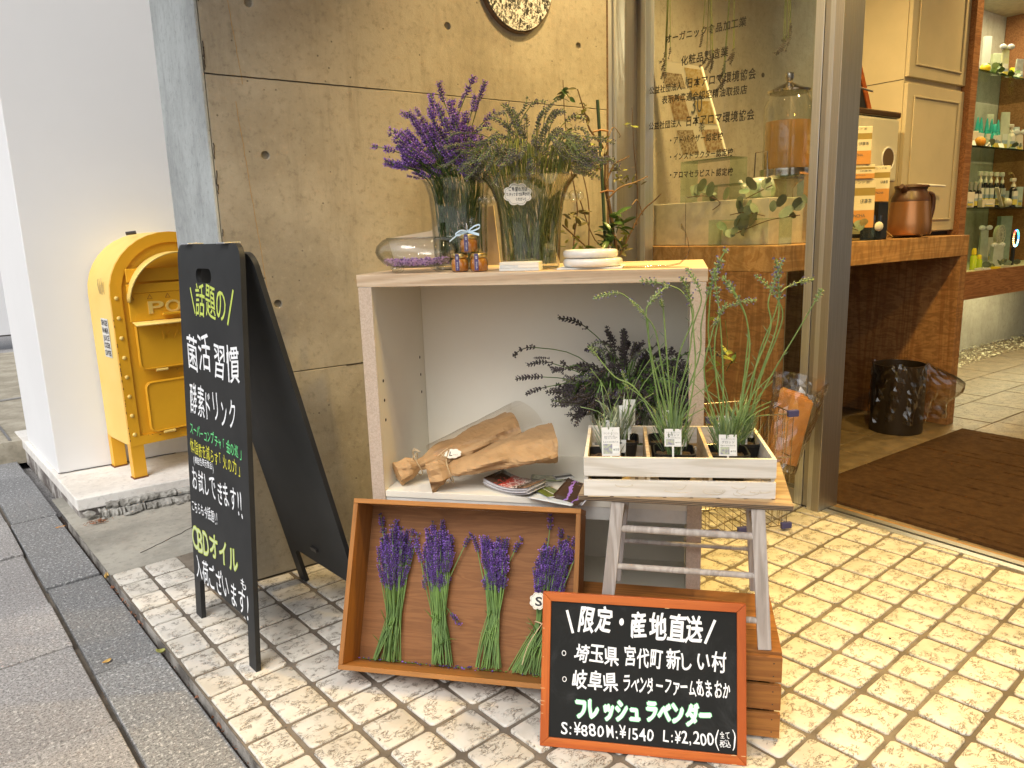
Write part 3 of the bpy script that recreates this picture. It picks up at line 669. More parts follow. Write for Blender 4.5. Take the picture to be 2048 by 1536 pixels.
# ================================================================== yellow postbox
M_yel = pm('yellow_enamel', (.78, .40, .018), (.72, .36, .016), 3, .42, .12, 140, coat=.15, spec=.5)
M_yels = pm('daylit_yellow', (.80, .58, .17), (.77, .53, .13), 2, .5, .08, 120)  # same paint lightened for daylight on the side; front copy is deeper
M_yeld = pm('chipped_edge', (.20, .08, .02), None, 60, .9)
pbx = Yp(262, 897, 3.552)
a_ = R(9); PX = Vector((math.cos(a_), math.sin(a_), 0)); PYv = Vector((-math.sin(a_), math.cos(a_), 0))
pb = thing('post_box', 'yellow steel relay mail box on four legs with arched top beside the white wall', 'postbox', M=frame((pbx.x, pbx.y, z_s), PX, PYv, (0, 0, 1)))
W, D, z0 = .54, .31, .148; top = 1.075; rr_ = W/2; ax = top-rr_
def arch(w, r_, cx_, zc, zb, n=18): return [(cx_-w, zb)]+[(cx_-w*math.cos(math.pi*k/n), zc+r_*math.sin(math.pi*k/n)) for k in range(n+1)]+[(cx_+w, zb)]
XZ = lambda y=0: frame((0, y, 0), (1, 0, 0), (0, 0, 1), (0, -1, 0))   # prism along -y
pts = arch(W/2, rr_*.97, W/2, ax, z0)
MB().prism(pts, -D, -.016).build('body', M_yels, pb, smooth=True, M=XZ(), bevel=.004)
# front frame rim (ring) and recessed front plate
mb = MB(); o_, i_ = pts, arch(W/2-.045, rr_*.97-.045, W/2, ax, z0+.04); n = len(o_)
V = [(x, z, 0) for x, z in o_]+[(x, z, 0) for x, z in i_]+[(x, z, -.0155) for x, z in o_]+[(x, z, -.0155) for x, z in i_]; Fc = []
for k in range(n):
    q = (k+1) % n; Fc += [(k, q, n+q, n+k), (2*n+k, 3*n+k, 3*n+q, 2*n+q), (k, 2*n+k, 2*n+q, q), (n+k, n+q, 3*n+q, 3*n+k)]
mb.add(V, Fc).build('front_rim', M_yel, pb, M=XZ())
MB().prism(arch(W/2-.0455, rr_*.97-.0455, W/2, ax, z0+.0405), -.0155, -.0155+.006).build('front_plate', M_yel, pb, M=XZ())
# hood over the slot
mb = MB(); hw = W/2-.062
def hood(u, v):
    a = math.pi*(u*1.0); x = W/2-hw*math.cos(a); z = ax-.03+hw*.98*math.sin(a); return (x, -.012-.085*v*(.35+.65*math.sin(a)) if v else -.009, z)
mb.grid(hood, 33, 5); mb.build('hood', M_yels, pb, smooth=True, solid=.006)
MB().box(W/2-hw, W/2+hw, -.022, -.0095, ax+.005, ax+.045).build('slot_flap', M_yel, pb, bevel=.003)
MB().box(W/2-hw+.004, W/2+hw-.004, -.016, -.0095, ax+.052, ax+.11).build('slot_plate', M_yel, pb, bevel=.003)
MB().box(W/2-hw, W/2+hw, -.0205, -.0095, ax-.115, ax+.004).build('name_plate', M_yel, pb, bevel=.002)
mb = MB(); mb.grid(lambda u, v: (W/2-hw+.004+2*(hw-.004)*u, -.02-.045*v, ax-.118-.012*v+.004*math.sin(v*3)), 2, 5); mb.build('lip', M_yels, pb, solid=.005, smooth=True)
XZf = frame((0, -.021, 0), (1, 0, 0), (0, 0, 1), (0, -1, 0))
mb = MB(); text(mb, 'POST', (.135, ax-.085), (.425, ax-.085), .056, off=.03, ext=.004); mb.lines('raised_lettering', M_yels, pb, M=XZf)
mb = MB()
for k in range(6):
    cx = .075+.075*k; mb.marks.append((len(mb.v), len(mb.f))); mb.tube([(cx-.010, ax-.021, 0), (cx+.010, ax-.021, 0), (cx, ax-.003, 0)], .0013, 4, closed=True)
mb.lines('triangle_mark', flat('dark_red_mark', (.18, .02, .01)), pb, M=XZf)
def rrect(x0, x1, z0_, z1_, r_): 
    o = []
    for cx, cz, a0 in ((x1-r_, z1_-r_, 0), (x0+r_, z1_-r_, 90), (x0+r_, z0_+r_, 180), (x1-r_, z0_+r_, 270)):
        for k in range(5): a = R(a0+k*22.5); o.append((cx+r_*math.cos(a), cz+r_*math.sin(a)))
    return o
for x0, x1, q0, q1 in ((.075, .465, .475, .735), (.085, .455, .195, .425)):
    d = MB().prism(rrect(x0, x1, q0, q1, .03), .0, .0065).build('door_panel', M_yel, pb, M=XZ(-.0098), bevel=.002)
    MB().tube([(x, z, .0085) for x, z in rrect(x0+.006, x1-.006, q0+.006, q1-.006, .026)], .003, 6, closed=True).build('door_bead', M_yel, d, smooth=True)
    MB().tube([(.14, q0-.004, .009), (.19, q0-.004, .009)], .006, 8).build('hinge', M_yels, d); MB().tube([(.35, q0-.004, .009), (.40, q0-.004, .009)], .006, 8).build('hinge', M_yels, d)
MB().bar((.19, -.035, .715), (.40, -.035, .715), .018, .012).build('pull_handle', M_yel, pb, bevel=.003)
MB().lathe([(.0, .014), (.012, .012), (.017, .004), (.018, 0)], 16, frame((.27, -.0165, .38), (1, 0, 0), (0, 0, 1), (0, -1, 0))).build('lock', M_yel, pb, smooth=True)
mb = MB(); XZ2 = frame((0, -.0168, 0), (1, 0, 0), (0, 0, 1), (0, -1, 0)); text(mb, 'RELAY', (.165, .655), (.375, .655), .036, off=.03, ext=.003); text(mb, 'MAIL', (.185, .605), (.355, .605), .036, off=.03, ext=.003)
mb.lines('raised_lettering', M_yel, pb, M=XZ2)
for k in range(8):
    for x in (.022, W-.022):
        MB().ell((x, -.001, .20+.085*k), (.009, .006, .009), 10, 6).build('rivet', M_yels, pb, smooth=True)
for x, y in ((.0, .0), (W-.055, .0), (.0, D-.045), (W-.055, D-.045)):
    l = MB().prism([(x, y+.002), (x+.055, y+.002), (x+.055, y+.012), (x+.012, y+.012), (x+.012, y+.045), (x, y+.045)], 0, z0+.01).build('leg', M_yel, pb, bevel=.001)
    MB().box(x-.004, x+.056, y-.004, y+.046, 0, .006).build('foot', M_yeld, l)
sm = frame((-.0015, .12, .62), (0, -1, 0), (.0, 0, 1), (-1, 0, 0))
st = MB().box(-.045, .045, -.085, .085, 0, .0008, sm).build('sticker', pm('paper_sticker', (.72, .71, .68)), pb)
mb = MB()
for k, s in enumerate(('SPACER', 'NAMER', 'JUICE', 'COZEK', 'CAPTEK')): text(mb, s, (-.04, .055-.033*k), (.04, .055-.033*k), .024, off=.035, seed=k, jit=.9)
mb.lines('sticker_lettering', M_ink, st, M=sm @ Matrix.Translation((0, 0, .0012)))
mb = MB(); mb.tube([(.135, .13, top-.012), (.175, .12, top-.008)], .008, 10); mb.build('screw_bolt', flat('dark_bolt', (.08, .07, .07), .4, .5), pb)
mb = MB(); rr = random.Random(17)
for k in range(26):
    z = rr.uniform(.16, .75); mb.ell((rr.choice([.0, .001]), -.0015, z), (.0018, .0012, rr.uniform(.002, .007)), 5, 3)
for k in range(14): mb.ell((rr.uniform(.05, .5), -.013, rr.choice([.462, .185, ax+.05])+rr.uniform(-.005, .005)), (rr.uniform(.002, .006), .002, .0015), 5, 3)
mb.build('rust_chip', M_yeld, pb, kind='stuff')
mb = MB(); 
for k in range(7): mb.tube([(-.0008, .07+.012*k+rr.uniform(-.01, .01), .80+rr.uniform(-.01, .03)), (-.0008, .075+.012*k, .83+rr.uniform(-.02, .03)), (-.0008, .07+.012*k+rr.uniform(-.01, .01), .86+rr.uniform(-.02, .02))], .0012, 4)
mb.build('scrawl', pm('faded_scrawl', (.55, .42, .2)), pb)
# ================================================================== black A-frame sign
f1 = Vector((.415, 2.262, 0)); f2 = Vector((.461, 1.831, 0)); ex = (f2-f1).normalized(); bk = Vector((-ex.y, ex.x, 0))   # back direction (towards +x)
if bk.x < 0: bk = -bk
Wd = .434; Hs = 1.093; off = .069; offr = .335
dz = math.sqrt(Hs**2-off**2); ez = (bk*off+Vector((0, 0, dz))).normalized(); en = ex.cross(ez)      # outward normal of the front board
M_slate = pm('blackboard', (.018, .019, .020), (.025, .026, .027), 6, .5, .03, 300, spec=.3)
M_edge = wood('board_edge', (.03, .024, .018), (.02, .015, .01), 2, 30, .5, 200)
asn = thing('a_frame_sign', 'tall black A-frame chalkboard sign with handwritten white and green lettering', 'sign', M=frame(f1, ex, bk, (0, 0, 1)))
T = .013
def board_outline():
    o = [(0, 0), (.045, 0), (.045, .115), (.06, .13), (Wd-.06, .13), (Wd-.045, .115), (Wd-.045, 0), (Wd, 0)]
    o += [(Wd, Hs-.035)]+[(Wd-.035+.035*math.cos(R(a)), Hs-.035+.035*math.sin(R(a))) for a in (22, 45, 68)]+[(Wd-.035, Hs), (.035, Hs)]+[(.035-.035*math.sin(R(a)), Hs-.035+.035*math.cos(R(a))) for a in (22, 45, 68)]+[(0, Hs-.035)]
    return o
def with_slot(M_, name, mat_):
    # board split left/right of the hand slot so that the slot is a real opening
    cu = bpy.data.curves.new('tmp', 'CURVE'); cu.dimensions = '2D'; cu.fill_mode = 'BOTH'; cu.extrude = T/2
    def sp(pts):
        s = cu.splines.new('POLY'); s.points.add(len(pts)-1)
        for i, (x, y) in enumerate(pts): s.points[i].co = (x, y, 0, 1)
        s.use_cyclic_u = True
    sp(board_outline()); c = (.190, Hs-.082); hw_, hr = .055, .019
    sp([(c[0]+hw_-hr+hr*math.cos(R(a)), c[1]+hr*math.sin(R(a))) for a in range(90, -91, -30)]+[(c[0]-hw_+hr-hr*math.cos(R(a)), c[1]-hr*math.sin(R(a))) for a in range(90, -91, -30)])
    ob = bpy.data.objects.new('tmp', cu); C.objects.link(ob); bpy.context.view_layer.update()
    me = bpy.data.meshes.new_from_object(ob.evaluated_get(bpy.context.evaluated_depsgraph_get())); bpy.data.objects.remove(ob)
    me.materials.clear(); me.materials.append(mat_); o = bpy.data.objects.new(name, me); C.objects.link(o); o.parent = asn; o.matrix_local = M_
    md = o.modifiers.new('bevel', 'BEVEL'); md.width = .002; md.segments = 2; md.limit_method = 'ANGLE'; md.angle_limit = R(60)
    return o
s_, c_ = off/Hs, dz/Hs
MF = frame((0, 0, 0), (1, 0, 0), (0, s_, c_), (0, -c_, s_))         # front panel local: x right, y up the board, z outwards
sr_ = (offr-off-.014)/1.14; cr_ = math.sqrt(1-sr_**2)
MR_ = frame((0, offr, 0), (1, 0, 0), (0, -sr_, cr_), (0, -cr_, -sr_))
with_slot(MF @ Matrix.Translation((0, 0, -T/2)), 'front_board', M_slate); with_slot(MR_ @ Matrix.Translation((0, 0, -T/2)), 'rear_board', M_slate)
for x in (.07, .32): MB().box(x, x+.05, off-.012, off+.03, dz-.001, dz+.003).build('hinge', M_steel, asn, bevel=.001)
MB().box(.20, .235, .18, .192, .0005, .006).build('hook_plate', flat('hook_metal', (.12, .11, .1), .4, .7), asn, M=MR_)
AW = asn.matrix_world.copy() if False else frame(f1, ex, bk, (0, 0, 1)); FW = AW @ MF; FWi = FW.inverted(); Fo = FW.translation; Fn = FW.to_3x3() @ Vector((0, 0, 1))
def on(pl_inv, o, n, x, y): p = pl_inv @ PL(x, y, o, n); return Vector((p.x, p.y))
M_chW = flat('white_marker', (.80, .82, .84), .6); M_chY = flat('lime_marker', (.50, .60, .11), .6); M_chG = flat('green_marker', (.14, .62, .22), .6); M_chO = flat('yellow_marker', (.62, .60, .05), .6)
def ptxt(mb, inv, o, n, s, A_, B_, Hh, off_=.0, jit=1.2, seed=1, z=.0008, slant=0):
    a = on(inv, o, n, *A_); b = on(inv, o, n, *B_); h_ = (on(inv, o, n, A_[0], A_[1]-Hh)-a).length; text(mb, s, a, b, h_, off=off_, jit=jit, seed=seed, z=z, slant=slant)
def stroke(mb, inv, o, n, P_, Q_, w, z=.001):
    mb.marks.append((len(mb.v), len(mb.f))); a = on(inv, o, n, *P_); b = on(inv, o, n, *Q_); e = (b-a).normalized(); q = Vector((-e.y, e.x))*w/2; mb.add([(a.x-q.x, a.y-q.y, z), (b.x-q.x, b.y-q.y, z), (b.x+q.x, b.y+q.y, z), (a.x+q.x, a.y+q.y, z)], [(0, 1, 2, 3)])
A3 = (FWi, Fo, Fn)
mb = MB(); ptxt(mb, *A3, '話題の', (391, 634), (456, 650), 66, .006, seed=3); stroke(mb, *A3, (381, 575), (391, 627), .007); stroke(mb, *A3, (467, 580), (456, 650), .008); mb.lines('chalk_lettering', M_chY, asn, M=MF)
mb = MB(); ptxt(mb, *A3, '菌活習慣', (375, 735), (483, 771), 66, .006, seed=4); ptxt(mb, *A3, '酵素ドリンク', (382, 828), (475, 868), 56, .004, seed=5)
ptxt(mb, *A3, '(機能性表示食品)', (388, 926), (428, 942), 14, .005, seed=6); ptxt(mb, *A3, 'お試しできます!!', (386, 978), (488, 1036), 44, .005, seed=7)
ptxt(mb, *A3, 'こちらも今話題!!', (384, 1022), (436, 1050), 22, .005, seed=8); ptxt(mb, *A3, 'も', (481, 1176), (495, 1184), 22, .012, seed=9); ptxt(mb, *A3, '入荷ございます!', (394, 1154), (500, 1240), 44, .005, seed=10)
mb.lines('chalk_lettering', M_chW, asn, M=MF)
mb = MB(); ptxt(mb, *A3, 'スーパーコンプチャ「金の巡」', (381, 868), (486, 922), 22, .006, seed=11); mb.lines('chalk_lettering', M_chG, asn, M=MF)
mb = MB(); ptxt(mb, *A3, '体脂肪を減らす「火の力」', (382, 905), (484, 957), 26, .003, seed=12); mb.lines('chalk_lettering', M_chO, asn, M=MF)
mb = MB(); ptxt(mb, *A3, 'CBDオイル', (386, 1094), (480, 1154), 44, .030, seed=13); mb.lines('chalk_lettering', M_chY, asn, M=MF)
mb = MB(); ptxt(mb, *A3, 'CBDオイル', (386, 1094), (480, 1154), 44, -.008, seed=13, z=.0012); mb.lines('chalk_lettering', flat('pale_marker', (.55, .62, .35)), asn, M=MF)
# ================================================================== display shelf
SO = Vector((.832, 1.867, 0)); SX = Vector((.6662, -.7458, 0)); SY = Vector((.7458, .6662, 0)); SM = frame(SO, SX, SY, (0, 0, 1)); SMi = SM.inverted()
SW, SD, SZT = .902, .40, .998
def sp_(u, v, z=0): return SM @ Vector((u, v, z))
M_pine = wood('whitewashed_pine', (.58, .46, .33), (.47, .345, .23), 0, 10, .55, 170, .3)
M_pinev = wood('whitewashed_pine_edge', (.54, .44, .35), (.47, .37, .29), 1, 60, .6, 150, .5, fdark=.75)
M_ply = pm('cream_laminate', (.82, .79, .69), (.80, .76, .66), 3, .5, .03, 200)
sh = thing('display_shelf', 'white-washed pine box shelf with cream interior in front of the concrete wall', 'shelf', M=SM)
MB().prism([(0, 0), (SW, 0), (SW+.002, SD+.10), (-.0, SD)], SZT-.033, SZT).build('top_board', M_pine, sh, bevel=.0015)
for x0 in (.004, SW-.040):
    p = MB().box(x0, x0+.036, .001, SD-.005, 0, SZT-.0335).build('side_board', M_ply, sh)
    MB().box(x0-.0005, x0+.0365, -.0005, .0008, 0, SZT-.034).build('edge_band', M_pinev, sh)
MB().box(.041, SW-.0405, SD-.014, SD-.008, .02, SZT-.0335).build('back_panel', M_ply, sh)
MB().box(.0405, SW-.0405, .003, SD-.0145, .382, .40).build('inner_shelf', M_ply, sh, bevel=.001)
MB().box(.0405, SW-.0405, .006, .02, .345, .3815).build('apron', M_white, sh, bevel=.001)
MB().box(.0405, SW-.0405, .02, SD-.0145, .05, .068).build('inner_shelf', M_ply, sh, bevel=.001)
for zc in (.705, .65, .594):
    for v in (.04, .345): MB().lathe([(0, .0004), (.0042, .0004), (.0048, 0)], 12, frame((.0405, v, zc+(.015 if v > .1 else 0)), (0, 1, 0), (0, 0, 1), (1, 0, 0))).build('peg_hole', M_shadowgap, sh)
# ================================================================== brown wooden box leaning on the shelf
tlt = .410; BM_x = Vector((math.cos(-.833), math.sin(-.833), 0)); BM_y = Vector((-BM_x.y, BM_x.x, 0))
BW, BH, BD = .591, .4215, .112
b0 = Vector((.6061, 1.6382, .0465))
bz = (BM_y*math.sin(tlt)+Vector((0, 0, math.cos(tlt)))).normalized(); by = BM_x.cross(bz)*-1
BXM = frame(b0, BM_x, by, bz)      # x right, y into the box, z up the box
M_boxo = wood('orange_brown_wood', (.34, .15, .04), (.30, .13, .035), 0, 8, .5, 150, .3)
M_boxv = wood('orange_brown_wood_side', (.30, .13, .036), (.26, .11, .03), 2, 8, .5, 150, .3)
M_boxply = wood('red_brown_ply', (.23, .10, .036), (.19, .08, .028), 0, 30, .5, 230, .35, fdark=.6)
M_boxend = wood('box_rim_wood', (.46, .26, .10), (.38, .2, .07), 0, 12, .5, 150, .3)
bx = thing('wooden_box', 'shallow orange-brown wooden box tipped back to show lavender bunches', 'box', M=BXM)
t_ = .012
MB().box(0, BW, 0, BD, BH-t_, BH).build('side_board', M_boxo, bx, bevel=.0012); MB().box(0, BW, 0, BD, 0, t_).build('side_board', M_boxo, bx, bevel=.0012)
MB().box(0, t_, .0005, BD, t_+.0003, BH-t_-.0003).build('side_board', M_boxv, bx, bevel=.0012); MB().box(BW-t_, BW, .0005, BD, t_+.0003, BH-t_-.0003).build('side_board', M_boxv, bx, bevel=.0012)
MB().box(t_+.0003, BW-t_-.0003, BD-.008, BD-.001, t_+.0003, BH-t_-.0003).build('back_panel', M_boxply, bx)
# ================================================================== slatted crate under the stool
ca = Vector((1.281, .848, 0)); cdx = Vector((-.66, .7513, 0)); cdy = Vector((.7513, .66, 0)); cw_, cdp, ch = .50, .285, .204
CM = frame(ca+cdx*cw_, -cdx, cdy, (0, 0, 1))
M_crate = wood('stained_crate', (.32, .135, .035), (.24, .095, .026), 0, 12, .5, 140, .5, fdark=.5); M_crate2 = wood('stained_crate_side', (.34, .15, .045), (.22, .09, .03), 1, 12, .5, 140, .5)
crt = thing('slatted_crate', 'upturned brown slatted wooden crate carrying the folding stool', 'crate', M=CM)
for k in range(3):
    z0_ = .006+k*.0665; MB().box(0, cw_, 0, .011, z0_, z0_+.058).build('slat', M_crate, crt, bevel=.0015); MB().box(0, cw_, cdp-.011, cdp, z0_, z0_+.058).build('slat', M_crate, crt, bevel=.0015)
for x0 in (.0115, cw_-.0235): MB().box(x0, x0+.012, .0115, cdp-.0115, .004, .19).build('end_board', M_crate2, crt, bevel=.001)
for k in range(3): MB().box(0, cw_, .0115+k*.088, .0115+k*.088+.0865, .1925, .204).build('top_board', M_crate2 if False else M_crate, crt, bevel=.001)
for k in range(3):
    for x in (cw_-.017,):
        for dz_ in (.014, .044): MB().ell((x, -.0002, .006+k*.0665+dz_), (.0016, .0008, .0016), 6, 4).build('nail', flat('nail_head', (.03, .02, .015)), crt)
# ================================================================== folding stool
M_stool = wood('weathered_grey_paint', (.44, .40, .37), (.33, .29, .26), 2, 14, .6, 120, .6); M_stooltop = wood('weathered_board', (.36, .27, .17), (.24, .165, .10), 0, 10, .55, 130, .5)
z_t = .527
sL, sR = G(1156, 990, z_t), G(1588, 1012, z_t); stx = (sR-sL).normalized(); sty = Vector((-stx.y, stx.x, 0)); 
if sty.y < 0: sty = -sty
STM = frame((sL.x, sL.y, 0), stx, sty, (0, 0, 1)); STi = STM.inverted(); sw = (sR-sL).length; sdp = .30
stl = thing('folding_stool', 'paint-worn grey wooden folding stool holding the white planter crate', 'stool', M=frame((sL.x, sL.y, .204), stx, sty, (0, 0, 1)))
zt = z_t-.204
MB().prism([(0, 0), (sw, 0), (sw+.004, sdp), (.0, sdp)], zt-.012, zt).build('seat', M_stooltop, stl, bevel=.002)
for k in range(3): MB().box(.002, sw-.002, -.0008, .0005, zt-.0105+k*.0035, zt-.0095+k*.0035).build('ply_layer', M_shadowgap, stl)
def spos(x, y, z): p = STi @ G(x, y, z); return Vector((p.x, p.y, z-.204))
rf = spos(1529, 1298, .204); lf = spos(1210, 1262, .204)
rt_ = Vector((rf.x-.022, .012, zt-.013)); lt_ = Vector((lf.x+.03, .012, zt-.013))
rf.z = lf.z = .001; rf.y = min(max(rf.y, -.05), .03); lf.y = rf.y
MB().bar(rf, rt_, .028, .016, up=(0, 1, 0)).build('leg', M_stool, stl, bevel=.0015); MB().bar(lf, lt_, .028, .016, up=(0, 1, 0)).build('leg', M_stool, stl, bevel=.0015)
rb, lb = Vector((rf.x, sdp-.02, .001)), Vector((lf.x, sdp-.02, .001)); rbt, lbt = Vector((rt_.x, sdp-.03, zt-.013)), Vector((lt_.x, sdp-.03, zt-.013))
rb.y = lb.y = .262
MB().bar(rb, rbt, .024, .014, up=(0, 1, 0)).build('leg', M_stool, stl, bevel=.0015); MB().bar(lb, lbt, .024, .014, up=(0, 1, 0)).build('leg', M_stool, stl, bevel=.0015)
for f_, sz in ((.80, .008), (.52, .007), (.2, .007)):
    MB().tube([lf.lerp(lt_, f_)+Vector((.005, 0, 0)), rf.lerp(rt_, f_)-Vector((.005, 0, 0))], sz, 10).build('rung', M_stool, stl, smooth=True)
MB().tube([rf.lerp(rt_, .66), rb.lerp(rbt, .66)], .006, 8).build('rung', M_stool, stl); MB().tube([lf.lerp(lt_, .66), lb.lerp(lbt, .66)], .006, 8).build('rung', M_stool, stl)
MB().tube([lb.lerp(lbt, .35), rb.lerp(rbt, .35)], .006, 8).build('rung', M_stool, stl, smooth=True)
# ================================================================== white planter crate
M_wp = wood('whitewashed_slats', (.66, .63, .58), (.57, .53, .46), 0, 16, .6, 140, .5, fdark=.85); M_wpt = wood('crate_raw_edge', (.62, .49, .31), (.50, .37, .22), 0, 14, .6, 140, .4)
wl_, wr_ = G(1168, 993, z_t), G(1551, 1000, z_t); wx = (wr_-wl_).normalized(); wy = Vector((-wx.y, wx.x, 0))
if wy.y < 0: wy = -wy
WM = frame(wl_, wx, wy, (0, 0, 1)); WMi = WM.inverted(); ww = (wr_-wl_).length; wdp, wh = .272, .089
wc = thing('planter_crate', 'white-washed slatted crate with three compartments of potted lavender', 'crate', M=WM)
for y0 in (0, wdp-.008):
    MB().box(0, ww, y0, y0+.008, .002, .038).build('slat', M_wp, wc, bevel=.001); MB().box(0, ww, y0, y0+.008, .0465, wh).build('slat', M_wp, wc, bevel=.001)
for x0 in (.001, ww-.009): MB().box(x0, x0+.008, .0083, wdp-.0083, .002, wh+.0015).build('end_board', M_wp, wc, bevel=.001)
for x0 in (ww*.335, ww*.66): MB().box(x0, x0+.008, .0083, wdp-.0083, .002, wh-.001).build('divider', M_wpt, wc, bevel=.001)
for k in range(7): MB().box(.004+k*(ww-.008)/7+.004, .004+(k+1)*(ww-.008)/7-.004, .001, wdp-.001, -.0002, .0018).build('bottom_slat', M_wpt, wc)
M_wst = pm('water_stain', (.50, .42, .30), (.60, .54, .44), 60, .7)
mb = MB(); rr = random.Random(21)
for k in range(9):
    cx, cz, rx, rz = rr.uniform(.03, ww-.03), rr.choice([.012, .018, .028]), rr.uniform(.008, .03), rr.uniform(.003, .009)
    mb.tube([(cx+rx*math.cos(a)*rr.uniform(.9, 1.1), -.0001, cz+rz*math.sin(a)) for a in [math.pi*(.9+1.2*q/14) for q in range(15)]], .0007, 4)
mb.build('water_stain', M_wst, wc)
# ================================================================== framed chalkboard in front
c0, c1 = G(1080, 1490), G(1493, 1531); kx = (c1-c0).normalized(); kb = Vector((-kx.y, kx.x, 0))
if kb.y < 0: kb = -kb
lean = R(17); kz = (kb*math.sin(lean)+Vector((0, 0, math.cos(lean)))).normalized(); kn = kx.cross(kz)
KM = frame(c0, kx, kz, kn); KMi = KM.inverted()     # x right, y up, z towards the viewer
cbw = (c1-c0).length; p_ = KMi @ PL(1088, 1183, c0, kn); cbh = p_.y
ck = thing('chalkboard', 'orange framed chalkboard with lavender prices leaning against the crate', 'chalkboard', M=KM)
M_orf = wood('orange_stained_frame', (.46, .12, .022), (.38, .085, .015), 0, 8, .45, 130, .3, coat=.1); M_orfv = wood('orange_stained_frame_v', (.46, .12, .022), (.36, .08, .015), 1, 8, .45, 130, .3, coat=.1)
fw = .019
MB().prism([(0, 0), (cbw, 0), (cbw-fw, fw), (fw, fw)], -.010, .004).build('frame_rail', M_orf, ck, bevel=.0012); MB().prism([(0, cbh), (fw, cbh-fw), (cbw-fw, cbh-fw), (cbw, cbh)], -.010, .004).build('frame_rail', M_orf, ck, bevel=.0012)
MB().prism([(0, .0003), (fw-.0003, fw), (fw-.0003, cbh-fw), (0, cbh-.0003)], -.010, .004).build('frame_rail', M_orfv, ck, bevel=.0012); MB().prism([(cbw, .0003), (cbw, cbh-.0003), (cbw-fw+.0003, cbh-fw), (cbw-fw+.0003, fw)], -.010, .004).build('frame_rail', M_orfv, ck, bevel=.0012)
m, nt, b = _base('chalk_slate'); vec = _vec(nt, (1, 1, 1)); n0 = _noise(nt, vec, 9, 5, .7, 1); 
nt.links.new(_mix(nt, _ramp(nt, n0, .5, .8), (.012, .013, .013), (.030, .032, .033)), b.inputs['Base Color']); b.inputs['Roughness'].default_value = .75; b.inputs['Specular IOR Level'].default_value = .2
MB().box(fw, cbw-fw, fw, cbh-fw, -.008, .0).build('slate', m, ck)
mb = MB(); rr = random.Random(5)
for k in range(14):
    x = rr.choice([fw*.2, cbw-fw*.3, rr.uniform(.0, cbw)]); mb.ell((x, rr.choice([fw, cbh-fw, .001]) if x not in (fw*.2,) else rr.uniform(0, cbh), .0042), (rr.uniform(.002, .008), .0008, .0004), 5, 3)
mb.build('paint_chip', flat('bare_wood_chip', (.62, .42, .2)), ck, kind='stuff')
K3 = (KMi, c0, kn)
mb = MB(); kw = dict(z=.0006)
ptxt(mb, *K3, '限定・産地直送', (1152, 1262), (1406, 1290), 52, .024, seed=31, **kw); stroke(mb, *K3, (1134, 1220), (1146, 1266), .0055); stroke(mb, *K3, (1430, 1240), (1410, 1287), .0055)
ptxt(mb, *K3, '埼玉県', (1146, 1322), (1238, 1332), 36, .018, seed=32, **kw); ptxt(mb, *K3, '宮代町', (1248, 1332), (1324, 1340), 38, .018, seed=33, **kw); ptxt(mb, *K3, '新しい村', (1331, 1340), (1452, 1347), 38, .018, seed=34, **kw)
ptxt(mb, *K3, '岐阜県', (1143, 1379), (1237, 1386), 36, .018, seed=35, **kw); ptxt(mb, *K3, 'ラベンダーファームあまおか', (1244, 1386), (1462, 1398), 34, .018, seed=36, **kw)
for cx, cy_ in ((1128, 1306), (1129, 1358)):
    mb.marks.append((len(mb.v), len(mb.f))); p = on(*K3, cx, cy_); mb.tube([(p.x+.0042*math.cos(a), p.y+.0052*math.sin(a), .001) for a in [2*math.pi*q/12 for q in range(12)]], .0009, 4, closed=True)
ptxt(mb, *K3, 'S:¥880', (1121, 1466), (1208, 1474), 25, .012, seed=37, **kw); ptxt(mb, *K3, 'M:¥1540', (1214, 1474), (1308, 1482), 25, .012, seed=38, **kw); ptxt(mb, *K3, 'L:¥2,200', (1325, 1482), (1428, 1491), 25, .012, seed=39, **kw)
ptxt(mb, *K3, '(', (1428, 1491), (1440, 1492), 32, .0, seed=1, **kw); ptxt(mb, *K3, '全て', (1440, 1478), (1460, 1479), 15, .008, seed=40, **kw); ptxt(mb, *K3, '税込', (1438, 1494), (1462, 1496), 15, .008, seed=41, **kw); ptxt(mb, *K3, ')', (1462, 1492), (1474, 1493), 32, .0, seed=1, **kw)
mb.lines('chalk_lettering', M_chW, ck)
for o_, m_, z in ((.075, flat('mint_outline', (.18, .66, .30)), .0006), (.045, M_chW, .0010)):
    mb = MB(); ptxt(mb, *K3, 'フレッシュ', (1150, 1436), (1284, 1446), 42, o_, seed=42, z=z, jit=.9); ptxt(mb, *K3, 'ラベンダー', (1288, 1444), (1426, 1456), 44, o_, seed=43, z=z, jit=.9); mb.lines('chalk_lettering', m_, ck)
# ================================================================== lavender
def lav_mats(n, calyx, petal, leaf): return [pm(n+'_calyx', calyx, tuple(x*.6 for x in calyx), 300, .7, tint=.25), pm(n+'_petal', petal, tuple(x*.75 for x in petal), 300, .6, tint=.2), pm(n+'_stalk', leaf, None, 100, .6)]
LP = lav_mats('purple_lavender', (.12, .05, .25), (.42, .22, .72), (.16, .22, .06))
LV = lav_mats('violet_lavender', (.085, .045, .17), (.25, .125, .56), (.12, .17, .05))
LG = lav_mats('green_lavender', (.17, .17, .13), (.13, .10, .20), (.20, .27, .08))
LD = lav_mats('dried_lavender', (.075, .058, .062), (.05, .035, .05), (.07, .07, .03))
LF = lav_mats('fresh_lavender', (.24, .30, .15), (.20, .17, .34), (.20, .32, .08))
M_stem = pm('green_stem', (.12, .22, .035), (.075, .15, .025), 25, .55, tint=.1); M_stemd = pm('dark_green_stem', (.075, .13, .035), (.045, .085, .022), 25, .55)
M_stemo = pm('olive_stem', (.17, .20, .05), (.11, .14, .04), 25, .6); M_stemp = pm('pale_green_stem', (.20, .29, .09), (.13, .21, .06), 25, .5)
